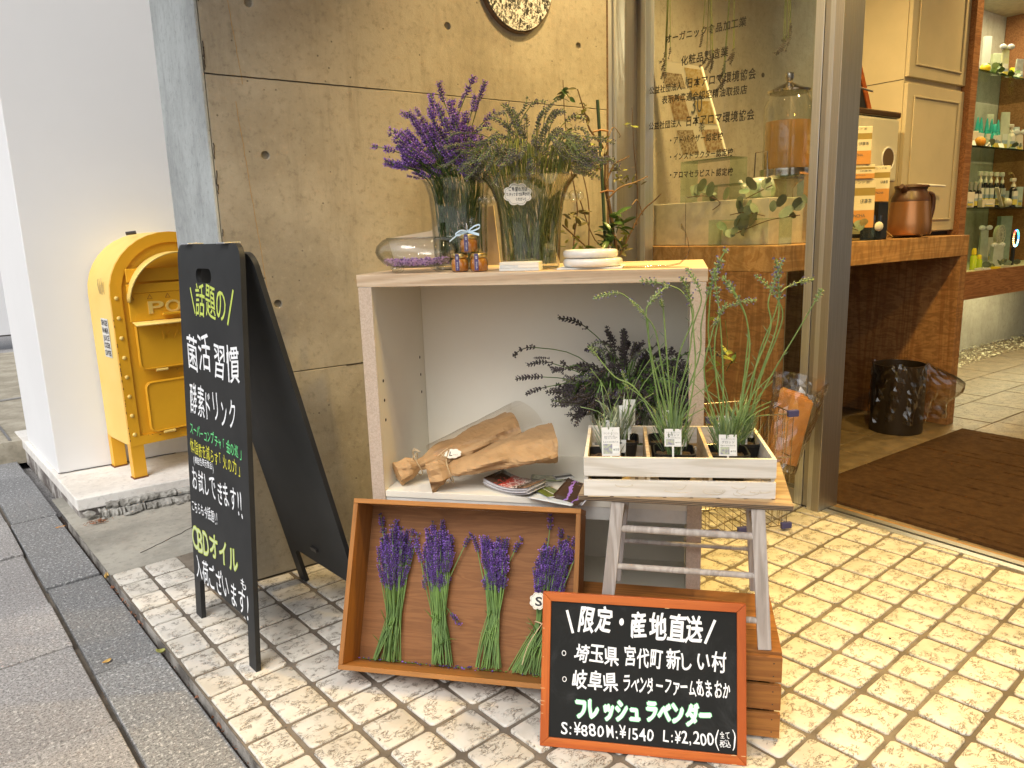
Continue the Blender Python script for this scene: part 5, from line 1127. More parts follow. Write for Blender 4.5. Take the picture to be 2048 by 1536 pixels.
leaves(1130, 190, 6, 12, 'bgg', (.6, .8)); leaves(1160, 250, 7, 22, 'bby', (.4, .8)); leaves(1190, 290, 8, 26, 'bby', (.4, .7)); leaves(1215, 320, 7, 20, 'byb', (.4, .7)); leaves(1150, 440, 6, 18, 'bb', (.7, 1.)); leaves(1235, 360, 5, 20, 'by', (.4, .6)); leaves(1262, 250, 3, 6, 'y', (.4, .5)); leaves(1165, 220, 4, 14, 'b', (.4, .6)); leaves(1275, 365, 3, 14, 'yb', (.4, .5))
br([(1405, 790), (1440, 740), (1455, 700), (1450, 640)], .002, .001, M_stemp, -.25, start=None); leaves(1455, 715, 7, 18, 'yyg', (.8, 1.1), -.25); leaves(1432, 640, 3, 8, 'y', (.5, .7), -.25)
# ================================================================== things on the shelf top
# glass bowl
bp_ = sp_(.135, .105, SZT); bw = thing('glass_bowl', 'squat clear glass bowl on four glass feet holding lavender florets', 'bowl', bp_)
prof = [(.0, .012), (.06, .013), (.088, .022), (.106, .040), (.112, .056), (.107, .072), (.092, .086), (.080, .090), (.081, .093)]
inn = [(r-.0022 if r > .003 else 0, z+.002) for r, z in prof[:-1]][::-1]
MB().lathe(prof+inn, 48).build('glass_body', M_vglass, bw, smooth=True)
for a in (20, 110, 200, 290): MB().ell((.078*math.cos(R(a)), .078*math.sin(R(a)), .0105), (.018, .011, .0105), 14, 8).build('glass_foot', M_clear, bw, smooth=True)
mb = MB(); rr = random.Random(61)
for k in range(650):
    a = rr.uniform(0, 6.28); q = .088*math.sqrt(rr.random()); s = rr.uniform(.0022, .0045); mb.slot(rr.choice([0, 0, 1])).ell((q*math.cos(a), q*math.sin(a), .017+rr.uniform(0, .017)+.05*q**2/.1), (s, s*.7, s*.6), 4, 3)
mb.build('floret_heap', [pm('pale_floret', (.48, .30, .62), (.36, .18, .52), 200, .7), LP[0]], bw, kind='stuff')
# honey jars
M_honey = pm('amber_honey', (.75, .30, .03), (.62, .2, .015), 20, .12, coat=1, trans=.35); M_gold = flat('gold_lid', (.80, .58, .22), .28, 1); M_jl = flat('violet_label', (.07, .05, .14), .5)
def jar(label, u, v, z):
    j = thing('honey_jar', label, 'jar', M=SM @ Matrix.Translation((u, v, z)), group='honey jars stacked on the shelf top')
    pr_ = [(.019, 0), (.0225, .003), (.0235, .015), (.0225, .029), (.019, .033), (.0185, .035)]
    MB().lathe(pr_, 10).build('honey', M_honey, j, smooth=True); MB().lathe([(r+.0012, z_) for r, z_ in pr_], 10).build('glass_body', M_vglass, j, smooth=True)
    MB().lathe([(.0205, .0355), (.0215, .037), (.0215, .045), (.0205, .0465)], 24).build('lid', M_gold, j, smooth=True, bevel=.0006)
    mb = MB(); mb.box(-.0052, .0052, -.0252, -.0246, .003, .046); lb_ = mb.build('label_strip', M_jl, j)
    mb = MB(); XZj = frame((0, -.0255, 0), (0, 0, -1), (1, 0, 0), (0, -1, 0)); text(mb, 'ラベンダー', (-.026, -.0022), (-.006, -.0022), .0046, off=.02); text(mb, '国産', (-.040, -.0022), (-.032, -.0022), .0046, off=.01); mb.lines('lettering', flat('label_white', (.7, .7, .75)), lb_, M=XZj)
    return j
jar('left jar of the two honey jars standing on the shelf top', .272, .052, SZT+.001); jar('right jar of the two honey jars standing on the shelf top', .324, .050, SZT+.001); jt = jar('honey jar on top of the other two, wrapped in cellophane with a pale blue bow', .298, .052, SZT+.050)
M_cello = glass('cellophane', (.97, .97, .97), (.80, .80, .80), .08, .9)
mb = MB(); rr = random.Random(3)
def cel(u, v):
    a = 2*math.pi*u; z = -.001+.088*v; r_ = (.0265 if v < .5 else .0265-.021*(v-.5)/.12 if v < .62 else .0055+.017*(v-.62)/.38)
    return (r_*math.cos(a)*(1+.12*math.sin(7*a)*(v > .45)), r_*math.sin(a)*(1+.12*math.cos(5*a)*(v > .45)), z+(.004*math.sin(6*a) if v > .9 else 0))
mb.grid(cel, 40, 22, closeu=True); mb.build('cellophane_wrap', M_cello, jt)
M_rib = flat('pale_blue_ribbon', (.58, .74, .86), .4); o_ = Vector((0, -.004, .0535))
def ribbon(pts, w):
    pp = cat([Vector(p) for p in pts], 5); mb = MB(); V = []
    for p in pp: V += [(p.x, p.y-.001, p.z-w/2), (p.x, p.y-.001, p.z+w/2)]
    mb.add(V, [(2*i, 2*i+2, 2*i+3, 2*i+1) for i in range(len(pp)-1)]); return mb.build('ribbon', M_rib, jt, solid=.0008)
ribbon([o_, o_+Vector((.018, -.006, .012)), o_+Vector((.033, -.006, .016)), o_+Vector((.034, -.01, .008)), o_+Vector((.016, -.008, .001)), o_], .004); ribbon([o_, o_+Vector((.015, -.008, -.004)), o_+Vector((.033, -.01, -.009))], .0065)
ribbon([o_, o_+Vector((-.018, -.006, -.003)), o_+Vector((-.033, -.012, -.014)), o_+Vector((-.044, -.02, -.024))], .004); ribbon([o_, o_+Vector((-.015, -.01, .003)), o_+Vector((-.03, -.012, -.006)), o_+Vector((-.02, -.012, -.009)), o_], .004)
# card packet, dishes, acrylic stand, leaning board
M_cardp = pm('grey_white_card', (.66, .68, .66), (.60, .62, .61), 40, .6)
cp = thing('card_stack', 'neat stack of small white cards in front of the flared vase', 'card stack', M=SM @ Matrix.Translation((.383, .028, SZT+.0005)))
for k in range(3): MB().box(.0005*k, .104-.0004*k, 0, .055, .0076*k, .0076*k+.0072).build('card_bundle', M_cardp if k < 2 else M_card, cp, bevel=.0008)
MB().box(.05, .1035, -.0006, .0, .008, .0152).build('paper_band', flat('cream_band', (.78, .74, .66)), cp)
M_cer = pm('white_ceramic', (.78, .77, .73), None, 5, .15, coat=.6)
pd = thing('cork_mat', 'thin pale wooden board lying under the white ceramic dishes', 'mat', M=SM @ Matrix.Translation((.615, .105, SZT+.0005))); MB().box(-.085, .08, -.06, .08, 0, .004).build('board', M_cardp, pd)
for k, (z, r_, dx, lb_) in enumerate(((.0047, .077, .0, 'lower of two stacked white ceramic lids on the shelf top'), (.0265, .071, -.006, 'upper of two stacked white ceramic lids on the shelf top'))):
    d = MB().lathe([(.0, .0), (r_*.86, 0), (r_*.97, .003), (r_, .009), (r_, .014), (r_*.98, .019), (r_*.93, .0215), (r_*.9, .019), (.0, .018)], 48).build('ceramic_lid', M_cer, smooth=True, label=lb_, cat='lid', group='white ceramic lids stacked on the shelf'); d.matrix_world = SM @ Matrix.Translation((.615+dx, .105, SZT+z))
M_acr = glass('acrylic', (.80, .78, .72), (.45, .43, .38), .05, .9)
prf = [(.69, .002), (.75, .002), (.81, .0025), (.835, .008), (.851, .022), (.858, .04), (.855, .06), (.848, .085), (.838, .105)]
mb = MB(); V = [(x, y, z+.001) for x, z in prf for y in (.05, .10)]; V[-1] = (V[-1][0], .075, V[-1][2]-.012)
mb.add(V, [(2*i, 2*i+2, 2*i+3, 2*i+1) for i in range(len(prf)-1)]); mb.build('acrylic_stand', M_acr, smooth=True, solid=.0025, label='curved clear acrylic strip standing at the right end of the shelf top', cat='stand').matrix_world = SM @ Matrix.Translation((0, 0, SZT))
sp2 = SM @ Vector((0, .362, 0)); poly = []
for q in ((792, 532), (776, 477), (861, 462), (905, 425), (987, 411), (1001, 529)): p = SMi @ PL(q[0], q[1], sp2, SY); poly.append((p.x, max(p.z, SZT+.001)))
MB().prism(poly, -.006, 0).build('leaning_board', pm('pale_board', (.62, .50, .34), (.58, .46, .3), 8, .6), label='pale plain board standing behind the two vases on the shelf', cat='board', M=SM @ frame((0, .36, 0), (1, 0, 0), (0, 0, 1), (0, -1, 0)))
# ================================================================== inside the shelf: bouquets and leaflets
M_kraft = pm('kraft_paper', (.46, .29, .14), (.38, .235, .11), 14, .85, .35, 90); M_cellb = glass('cello_brown', (.93, .90, .86), (.7, .65, .6), .1, .8)
def bouquet_paper(label, A_, B_, rw, seed, flat_=.42, open_=True, cello=False, tag=None):
    A_, B_ = sp_(*A_), sp_(*B_); z = (B_-A_); L = z.length; z.normalize(); x = Vector((0, 0, 1)).cross(z).normalized(); y = z.cross(x); M_ = frame(A_, x, y, z)
    root = thing('wrapped_bouquet', label, 'bouquet', M=M_, group='kraft paper bouquets inside the shelf'); r = random.Random(seed); ph = [(r.uniform(0, 6.28), r.uniform(0, 6.28), r.randint(2, 6), r.uniform(6, 20)) for _ in range(7)]
    def rad(v):
        if v < .10: return rw*.38
        if v < .17: return rw*(.38-.12*math.sin((v-.10)/.07*math.pi/2))
        return rw*(.26+.74*((v-.17)/.83)**.7)
    def fn(u, v):
        a = 2*math.pi*u; R_ = rad(v); k = 1+sum(.075*math.sin(n_*a+p1)*math.sin(f_*v+p2)*(1.8 if v < .22 else .8) for p1, p2, n_, f_ in ph)+r.uniform(-.02, .02)*(3.5 if v < .2 else 1.6)
        fl = flat_ if v > .17 else .95; zz = L*v
        if v > .97: zz += .016*math.sin(a+1)
        return (R_*k*math.cos(a)*(1.15 if v > .3 else 1), R_*k*math.sin(a)*fl, zz)
    mb = MB(); nv = 42; mb.grid(fn, 30, nv, closeu=True); mb.add([fn(i/30, 0) for i in range(30)], [tuple(reversed(range(30)))]); mb.build('paper_wrap', M_kraft, root, solid=.0007)
    MB().tube([(rw*.36*math.cos(a), rw*.36*math.sin(a), L*.165+.003*math.sin(2*a)) for a in [2*math.pi*k/24 for k in range(24)]], .0016, 5, closed=True).build('twine', M_twine, root)
    mb = MB()
    for k in range(4): a = r.uniform(.5, 2.4); mb.tube(cat([Vector((rw*.34*math.cos(a), rw*.34*math.sin(a), L*.165)), Vector((rw*.5*math.cos(a+.3), rw*.6, L*(.165+r.uniform(-.05, .05)))), Vector((rw*.6*math.cos(a+.6), rw*.5, L*(.165+r.uniform(-.07, .07))))], 5), .0012, 4)
    mb.build('twine', M_twine, root)
    mb = MB()
    for k in range(16): a = r.uniform(0, 6.28); q = rw*.5*r.random(); mb.tube([(rw*.2*math.cos(a), rw*.15*math.sin(a), L*.3), (q*math.cos(a), q*.5*math.sin(a), L*1.0+r.uniform(-.05, .01))], .0013, 3)
    mb.build('stems', M_stemd, root, kind='stuff')
    if cello:
        mb = MB(); mb.grid(lambda u, v: (rw*(.5+.75*v)*math.cos(math.pi*u)*(1+.03*math.sin(9*u+5*v)), rw*.2+rw*(.35+.2*v)*math.sin(math.pi*u)+r.uniform(-.001, .001), L*(.3+.85*v)), 16, 10); mb.build('cellophane', M_cellb, root)
    return root, M_, L, rw
bouquet_paper('front kraft paper bouquet, wide and flattened, lying towards the middle of the shelf', (.165, .015, .444), (.495, .150, .515), .098, 5)
b2_, M2, L2, rw2 = bouquet_paper('rear kraft paper bouquet with clear film and a cream tag marked L', (.062, .045, .436), (.345, .275, .520), .080, 8, .55, cello=True)
tp_ = sp_(.215, .09, .487); tM = frame(tp_, SX*.95+Vector((0, 0, .12)), SY*.75+Vector((0, 0, .8)), SX.cross(SY*.75+Vector((0, 0, .8)))); tg = thing('size_tag', 'cream cloud-shaped tag marked L on the rear kraft bouquet', 'tag', M=tM)
mb = MB(); cloud(mb, 0, 0, .024, .014, -.0005, .0005); mb.build('card', M_card, tg); mb = MB(); text(mb, 'L', (-.010, -.007), (.0, -.007), .014, off=.03, z=.001); text(mb, 'サイズ', (.002, -.007), (.016, -.006), .005, z=.001); mb.lines('lettering', M_ink, tg)
for k, (dx, a) in enumerate(((.0, .0), (-.02, .7))): pass
# leaflets
def banded(name, axis, stops, rough=.35, noise=0):
    m, nt, b = _base(name); tc = nt.nodes.new('ShaderNodeTexCoord'); sx = nt.nodes.new('ShaderNodeSeparateXYZ'); nt.links.new(tc.outputs['Generated'], sx.inputs[0])
    cr = nt.nodes.new('ShaderNodeValToRGB'); cr.color_ramp.interpolation = 'CONSTANT'; el = cr.color_ramp.elements
    while len(el) < len(stops): el.new(.5)
    for e, (p, c) in zip(el, stops): e.position = p; e.color = (*c, 1)
    src = sx.outputs[axis]
    if noise:
        ad = nt.nodes.new('ShaderNodeMath'); ad.operation = 'ADD'; nt.links.new(src, ad.inputs[0]); n_ = _noise(nt, tc.outputs['Generated'], noise, 4, .8); sb = nt.nodes.new('ShaderNodeMath'); sb.operation = 'SUBTRACT'; sb.inputs[1].default_value = .5; nt.links.new(n_, sb.inputs[0]); nt.links.new(sb.outputs[0], ad.inputs[1]); src = ad.outputs[0]
    nt.links.new(src, cr.inputs[0]); nt.links.new(cr.outputs[0], b.inputs['Base Color']); b.inputs['Roughness'].default_value = rough; return m
DK = (.06, .035, .022); M_lred = banded('red_leaflet_print', 0, [(0, DK), (.28, (.45, .06, .04)), (.45, (.62, .42, .36)), (.52, (.35, .07, .05)), (.62, (.66, .56, .48)), (.70, DK), (.9, (.2, .12, .07))], .25, 4)
M_lgrn = banded('green_leaflet_print', 1, [(0, (.12, .14, .02)), (.46, (.7, .7, .66)), (.50, (.12, .15, .03)), (.95, (.6, .6, .5))], .3); M_lbrn = banded('brown_leaflet_print', 0, [(0, DK), (.3, (.30, .16, .45)), (.38, DK), (.62, (.28, .15, .42)), (.70, DK)], .25, .6)
M_lsky = banded('blue_leaflet_print', 1, [(0, (.05, .04, .05)), (.7, (.45, .58, .75))], .3); M_lblk = banded('black_card_print', 1, [(0, (.7, .7, .68)), (.25, (.02, .02, .02)), (.7, (.7, .7, .68))], .4); M_sheet = pm('grey_paper_edges', (.55, .54, .55), (.45, .44, .46), 200, .5)
def leaflet(label, u, v, z, w, d, rz, mat_, curl=0, n=1, t=.0012, tilt=0, cax=0):
    M_ = SM @ Matrix.Translation((u, v, z)) @ Euler((tilt, 0, rz)).to_matrix().to_4x4(); root = thing('leaflet_pile' if n > 1 else 'leaflet', label, 'leaflets', M=M_)
    for k in range(n):
        mb = MB(); r = random.Random(k+1); ox, oy = (r.uniform(-.004, .004), r.uniform(-.004, .004)) if k < n-1 else (0, 0)
        mb.grid(lambda a, b: ((a-.5)*w+ox, (b-.5)*d+oy, t*k+curl*(4*((a if cax == 0 else b)-.5)**2)), 10, 5); mb.build('sheet', mat_ if k == n-1 else M_sheet, root, solid=t*.8, smooth=True)
leaflet('thick pile of leaflets with a red temple picture curling up beside the bouquets', .40, .055, .402, .15, .085, -.45, M_lred, .012, 9, .0024)
leaflet('pair of dark green leaflets between the red pile and the white crate', .50, .025, .407, .07, .05, -.85, M_lgrn, 0, 3, .0018)
leaflet('fanned brown leaflets with purple drawings next to the planter crate', .575, -.005, .418, .10, .075, -.6, M_lbrn, .006, 3, .0016, .5)
leaflet('white sheet sliding over the front edge of the shelf', .52, -.015, .404, .13, .05, -.35, M_cardp, 0, 2, .0012); leaflet('sky blue leaflet behind the brown ones', .60, .06, .403, .06, .05, .3, M_lsky, 0, 2, .0015)
leaflet('leafy green picture card behind the red pile', .475, .15, .403, .09, .05, .1, pm('leafy_print', (.12, .15, .05), (.45, .48, .3), 60, .3), .004, 2, .0015); leaflet('white card with a black panel at the back of the leaflets', .52, .16, .408, .05, .04, .5, M_lblk, 0, 2, .0015)
# ================================================================== wire basket with kraft bags behind the stool
bc = Vector((2.20, 1.69, 0)); bk_ = thing('wire_basket', 'wire basket with blue plastic clips standing behind the folding stool', 'basket', bc, R(-25))
M_wire = flat('bright_wire', (.45, .40, .32), .25, 1); M_blue = flat('blue_plastic', (.05, .055, .20), .4)
mb = MB(); bwid, bdep, bh_ = .15, .11, .44
for k in range(11): x = -bwid+.03*k; mb.tube([(x, -bdep, .02), (x*1.05, -bdep*1.05, bh_)], .0013, 4); mb.tube([(x, bdep, .02), (x*1.05, bdep*1.05, bh_)], .0013, 4); mb.tube([(x, -bdep, .02), (x, bdep, .02)], .0013, 4)
for k in range(8): y_ = -bdep+.0314*k; mb.tube([(-bwid, y_, .02), (-bwid*1.05, y_*1.05, bh_)], .0013, 4); mb.tube([(bwid, y_, .02), (bwid*1.05, y_*1.05, bh_)], .0013, 4)
mb.build('wire_mesh', M_wire, bk_, kind='stuff')
for z_ in (.02, .14, .28, .44):
    f = 1+.05*z_/bh_; MB().tube([(sx*bwid*f, sy*bdep*f, z_) for sx, sy in ((-1, -1), (1, -1), (1, 1), (-1, 1))], .0024, 5, closed=True).build('rim_wire', M_wire, bk_)
for x, y_, z_ in ((.15, -.11, .02), (-.02, -.11, .02), (-.13, -.11, .02), (.155, -.115, .44), (.155, .0, .10), (-.155, -.115, .44)): MB().box(x-.02, x+.02, y_-.008, y_+.008, max(0, z_-.012), z_+.012).build('blue_clip', M_blue, bk_, bevel=.003)
# kraft paper bags in a clear sleeve
YG = 1.60; A_ = Yp(1556, 935, YG); B_ = Yp(1598, 775, YG); ax_ = (B_-A_).normalized(); xx = Vector((1, 0, 0))*ax_.z-Vector((0, 0, 1))*ax_.x; xx.normalize(); gM = frame(A_, xx, ax_.cross(xx)*-1 if False else xx.cross(ax_)*-1, ax_)
gM = frame(A_, xx, ax_.cross(xx), ax_) @ Matrix.Rotation(R(-22), 4, 'Z'); LB = (B_-A_).length
M_kbag = pm('orange_kraft', (.47, .225, .075), (.41, .19, .06), 20, .6)
gb = thing('paper_bag_bundle', 'sheaf of orange kraft paper bags in a clear plastic sleeve rising from the wire basket', 'paper bags', M=gM)
for k in range(9): MB().box(-.045, .05, -.036+.009*k, -.0295+.009*k, .02, LB*(.86+.012*k+.015*math.sin(k*2.1))).build('paper_bag', M_kbag, gb, bevel=.001, seg=1)
r = random.Random(12); mb = MB(); mb.grid(lambda u, v: ((.070+.03*v)*math.cos(2*math.pi*u)*(1+.1*math.sin(5*6.28*u+6*v))+r.uniform(-.003, .003), (.055+.03*v)*math.sin(2*math.pi*u)+r.uniform(-.003, .003), LB*1.16*v-.01), 26, 16, closeu=True)
mb.build('plastic_sleeve', glass('sleeve_film', (.95, .94, .92), (.6, .58, .55), .09, 2.4), gb)
q = Yp(1557, 905, 1.64); MB().box(-.022, .022, -.008, .008, -.045, .03).build('yellow_packet', flat('yellow_pack', (.75, .48, .02), .4), label='yellow packet standing in the basket beside the paper bags', cat='packet', loc=q)
# ================================================================== behind the window
YS = 1.011
M_stainless = steel('shiny_steel', (.6, .56, .5), .12)
wb = thing('white_display_box', 'long low cream box standing on the counter behind the window', 'box', (2.75, 1.98, YS)); MB().box(0, .3, 0, .655, 0, .195).build('body', pm('cream_lacquer', (.60, .56, .42)), wb, bevel=.003); MB().box(-.0012, -.0001, .45, .452, 0, .195).build('panel_joint', M_shadowgap, wb)
def riser(label, x, y0, y1, z, h, d=.10):
    t = thing('glass_riser', label, 'riser', (x, (y0+y1)/2, z), group='green-edged glass risers in the window'); w = (y1-y0)/2
    MB().box(0, d, -w, w, h-.005, h).build('top_plate', M_glass_g, t); MB().box(0, d, -w, -w+.005, 0, h-.0055).build('side_plate', M_glass_g, t); MB().box(0, d, w-.005, w, 0, h-.0055).build('side_plate', M_glass_g, t)
riser('glass riser under the leaning tea book', 2.90, 2.30, 2.6, YS+.196, .20, .12); riser('small glass riser on the cream box near its middle', 2.78, 2.095, 2.36, YS+.196, .07); riser('glass riser in front of the cream box behind the post', 2.66, 1.86, 2.22, YS, .11, .08); riser('glass riser beside the drink dispenser', 2.86, 1.92, 2.05, YS+.196, .09)
# leaning book
bk3 = thing('tea_book', 'tall pale tea book cover leaning behind the window lettering', 'book', (3.0, 2.63, 1.43)); c4 = [Xp(1316, 120, 3.0), Xp(1365, 316, 3.0), Xp(1452, 308, 3.0), Xp(1402, 133, 3.0)]
XM = Matrix(((0, 0, -1, 0), (-1, 0, 0, 0), (0, 1, 0, 0), (0, 0, 0, 1))); loc = [(-(p.y-2.63), p.z-1.43) for p in c4]
MB().prism(loc, -.012, 0).build('cover', pm('cover_paper', (.78, .74, .60), (.74, .68, .52), 3, .5), bk3, M=XM)
def bil(s, t): a, b_, c_, d = [Vector(p) for p in loc]; return a.lerp(d, s).lerp(b_.lerp(c_, s), t)
M_ph = [pm('cover_photo_a', (.30, .17, .07), (.55, .45, .28), 60, .5), pm('cover_photo_b', (.45, .30, .08), (.6, .5, .3), 60, .5), pm('cover_photo_c', (.20, .12, .05), (.6, .52, .36), 90, .5)]
for i, (s0, s1, t0, t1, m_) in enumerate(((.03, .5, .12, .27, 2), (.6, .98, .04, .36, 1), (.03, .42, .36, .62, 0), (.62, .98, .40, .66, 1), (.03, .42, .72, .97, 2), (.60, .98, .72, .97, 0))): MB().prism([tuple(bil(s0, t0)), tuple(bil(s1, t0)), tuple(bil(s1, t1)), tuple(bil(s0, t1))], .0004, .001).build('cover_picture', M_ph[m_], bk3, M=XM)
mb = MB(); a = bil(.46, .55); text(mb, '30', (a.x, a.y), (a.x+.075, a.y), .085, z=.0016); a = bil(.5, .25); text(mb, '私', (a.x, a.y), (a.x+.04, a.y), .04, z=.0016); a = bil(.5, .38); text(mb, 'の', (a.x, a.y), (a.x+.03, a.y), .035, z=.0016); a = bil(.52, .75); text(mb, '茶', (a.x, a.y), (a.x+.045, a.y), .045, z=.0016); mb.lines('lettering', M_greyink, bk3, M=XM)
# drink dispenser
dx = 3.06; dp = thing('drink_dispenser', 'glass drink dispenser with amber tea on a metal and glass stand behind the window', 'dispenser', (dx, 2.12, YS))
MB().lathe([(.07, 0), (.075, .01), (.05, .03), (.035, .05), (.035, .24), (.05, .26), (.09, .28)], 28).build('glass_stand', M_clear, dp, smooth=True); MB().lathe([(.0, .281), (.112, .281), (.115, .30), (.115, .325), (.0, .326)], 36).build('metal_ring', M_stainless, dp, smooth=True)
MB().lathe([(0, .327), (.094, .327), (.097, .34), (.097, .53), (0, .53)], 32).build('amber_tea', pm('amber_tea', (.58, .33, .12), (.5, .28, .09), 4, .15, trans=.35), dp, smooth=True)
MB().lathe([(.100, .3265), (.103, .34), (.103, .60), (.085, .635), (.08, .65)], 32).build('glass_body', M_vglass, dp, smooth=True); MB().lathe([(0, .651), (.092, .651), (.095, .66), (.06, .675), (.02, .69), (.012, .70), (.02, .715), (.018, .735), (0, .74)], 28).build('lid', M_stainless, dp, smooth=True)
# teapot
tp = Xp(1520, 392, 2.9); te = thing('teapot', 'white teapot with wire clasp jar lid beside the dispenser', 'teapot', (2.90, tp.y, YS+.197)); MB().lathe([(.04, 0), (.06, .01), (.068, .04), (.055, .08), (.035, .09), (0, .095)], 28).build('body', M_cer, te, smooth=True)
MB().tube([(0, .05, .04), (-.01, .085, .06), (-.015, .10, .085)], [.014, .010, .008], 10).build('spout', M_cer, te, smooth=True); MB().tube([(0, -.035, .09), (0, -.03, .20), (0, .03, .20), (0, .035, .09)], .003, 6).build('wire_handle', M_stainless, te)
MB().box(0, .12, -.07, .07, 0, .10).build('cardboard_box', M_kbag, label='small tan cardboard box behind the teapot', cat='box', loc=(3.02, 1.93, YS+.197))
# eucalyptus
M_eu = pm('eucalyptus_leaf', (.16, .20, .13), (.10, .14, .09), 20, .55, tint=.2); M_euy = pm('dry_leaf_yellow', (.46, .38, .16), (.34, .27, .10), 30, .6)
def round_leaf(s, m, seed): 
    r = random.Random(seed); mb = MB(); mb.grid(lambda u, v: ((v-.5)*2*s*math.sqrt(max(.003, 1-(2*u-1)**2)), s*2*u, .25*s*math.sin(3*u)*(v-.3)), 9, 6); return mb.mesh('leaf', m, True)
eul = [round_leaf(s, M_eu, i) for i, s in enumerate((.018, .022, .026))]; eul2 = [round_leaf(s, M_euy, i) for i, s in enumerate((.018, .024))]
def eucal(label, pts, n, seed, pool, j=.03):
    t = thing('eucalyptus_sprig', label, 'leaf sprig', pts[0], group='eucalyptus sprigs on the counter'); o = Vector(pts[0]); pp = cat([Vector(p)-o for p in pts], 6); r = random.Random(seed); MB().tube(pp, .002, 5).build('twig', M_bark, t)
    for i in range(n): p = r.choice(pp)+Vector((r.uniform(-j, j), r.uniform(-j, j), r.uniform(-j*.2, j))); inst(r.choice(pool), 'leaf', t, Matrix.Translation(p) @ Euler((r.uniform(.4, 2.4), r.uniform(-1, 1), r.uniform(0, 6.28))).to_matrix().to_4x4() @ Matrix.Scale(r.uniform(.8, 1.3), 4))
def xl(l, x): return [Xp(a, b, x) for a, b in l]
eucal('eucalyptus sprig hanging over the front of the cream box', xl([(1375, 395), (1412, 392), (1440, 405), (1425, 420)], 2.74), 9, 1, eul); eucal('large eucalyptus sprig lying beside the dispenser behind the post', xl([(1465, 470), (1500, 455), (1540, 440), (1600, 430)], 2.70), 22, 2, eul, .05)
eucal('eucalyptus sprig on the glass riser top', xl([(1460, 430), (1490, 425), (1530, 432)], 2.68), 7, 3, eul); eucal('eucalyptus sprig beside the teapot', xl([(1490, 398), (1515, 385), (1545, 370)], 2.80), 6, 4, eul)
# hanging dried lavender
mt = thing('hanging_rail', 'thin rail above the window from which dried lavender hangs', 'rail', (2.66, 2.1, 2.30)); MB().tube([(0, -.45, 0), (0, .45, 0)], .006, 8).build('rail', M_steel, mt)
for k, (x, yb_, n) in enumerate(((1340, 118, 4), (1417, 100, 4), (1465, 130, 5), (1572, 85, 4))):
    b_ = Xp(x, 0, 2.66); e = Xp(x+3, yb_, 2.66); r = random.Random(k); t = thing('hanging_lavender', ('leftmost dried lavender bunch hanging inside the window', 'second dried lavender bunch from the left hanging inside the window', 'third dried lavender bunch from the left, the longest hanging one', 'rightmost dried lavender bunch hanging inside the window')[k], 'dried bunch', (2.66, b_.y, 2.30), group='dried lavender bunches hanging inside the window'); mb = MB()
    for i in range(n+1):
        dy = r.uniform(-.035, .035); L = 2.30-e.z+r.uniform(-.09, .05); pp = cat([Vector((0, 0, 0)), Vector((0, dy*.4, -L*.4)), Vector((r.uniform(-.01, .01), dy, -L))], 5); mb.tube(pp, .0016, 4); head(r.choice(SP_D), t, pp[-1], pp[-1]-pp[-3], Vector((0, 1, 0)), 1.2)
    mb.build('stems', M_stemo, t, kind='stuff')
# ================================================================== on the counter
OR = (.52, .25, .07); CR = (.64, .58, .42); GD = (.30, .22, .06); M_tea = banded('tea_box_print', 2, [(0, OR), (.36, CR), (.66, GD), (.82, CR)], .45)
def teabox(label, px, py, pyt, Y, rz, w=.105):
    p = Yp(px, py, Y); q = Yp(px, pyt, Y); h = q.z-p.z; t = thing('tea_box', label, 'tea box', (p.x, Y, p.z), R(rz), group='stacked tea boxes on the counter'); MB().box(-w/2, w/2, -w/2, w/2, 0, h).build('carton', M_tea, t, bevel=.0015)
    mb = MB(); text(mb, '健康茶', (.0, h*.5), (w*.4, h*.5), h*.09, z=0, off=.01); text(mb, 'SENCHA', (-w*.4, h*.22), (w*.2, h*.22), h*.07); text(mb, 'ブレンド茶', (-w*.4, h*.9), (w*.3, h*.9), h*.06); mb.lines('print', M_greyink, t, M=frame((0, -w/2-.0008, 0), (1, 0, 0), (0, 0, 1), (0, -1, 0))); return h
teabox('lowest tea box at the front of the stack on the counter', 1705, 456, 360, 1.93, -38, .13); teabox('middle tea box of the front stack', 1707, 359.5, 332, 1.93, -38, .13); teabox('topmost tea box standing on the stack', 1704, 331.5, 256, 1.93, -38, .115); teabox('tea box half hidden behind the stack, right of it', 1750, 404, 333, 1.90, -38, .085); 
p = Yp(1750, 404.5, 1.90); MB().box(-.04, .045, -.04, .04, YS, p.z-.001).build('dark_stand', M_blackpl, label='black stand under the right hand tea box', cat='stand', loc=(p.x, 1.90, 0))
pz = Yp(1712, 362, 1.975).z; a_, b_ = Yp(1712, 300, 1.975), Yp(1797, 300, 1.975); zt_ = Yp(1750, 232, 1.975).z
mc = thing('dispensing_machine', 'cream wall unit with smoked lid and oval window above the tea boxes', 'appliance', (a_.x, 1.975, pz)); wm = b_.x-a_.x
MB().box(0, wm*.99, 0, .10, 0, zt_-pz).build('case', pm('cream_plastic', (.62, .58, .44), None, 4, .35), mc, bevel=.012, seg=3); MB().box(-.01, wm*1.0, -.005, .105, zt_-pz+.001, zt_-pz+.03).build('lid', flat('smoked_lid', (.06, .035, .02), .15), mc, bevel=.008)
mb = MB(); ov = [(wm*.74+.055*math.cos(a), (zt_-pz)*.36+.052*math.sin(a)) for a in [2*math.pi*k/32 for k in range(32)]]; mb.prism(ov, 0, .003); mb.build('oval_window', pm('smoked_window', (.14, .09, .05), None, 10, .2), mc, M=frame((0, -.0005, 0), (1, 0, 0), (0, 0, 1), (0, -1, 0)))
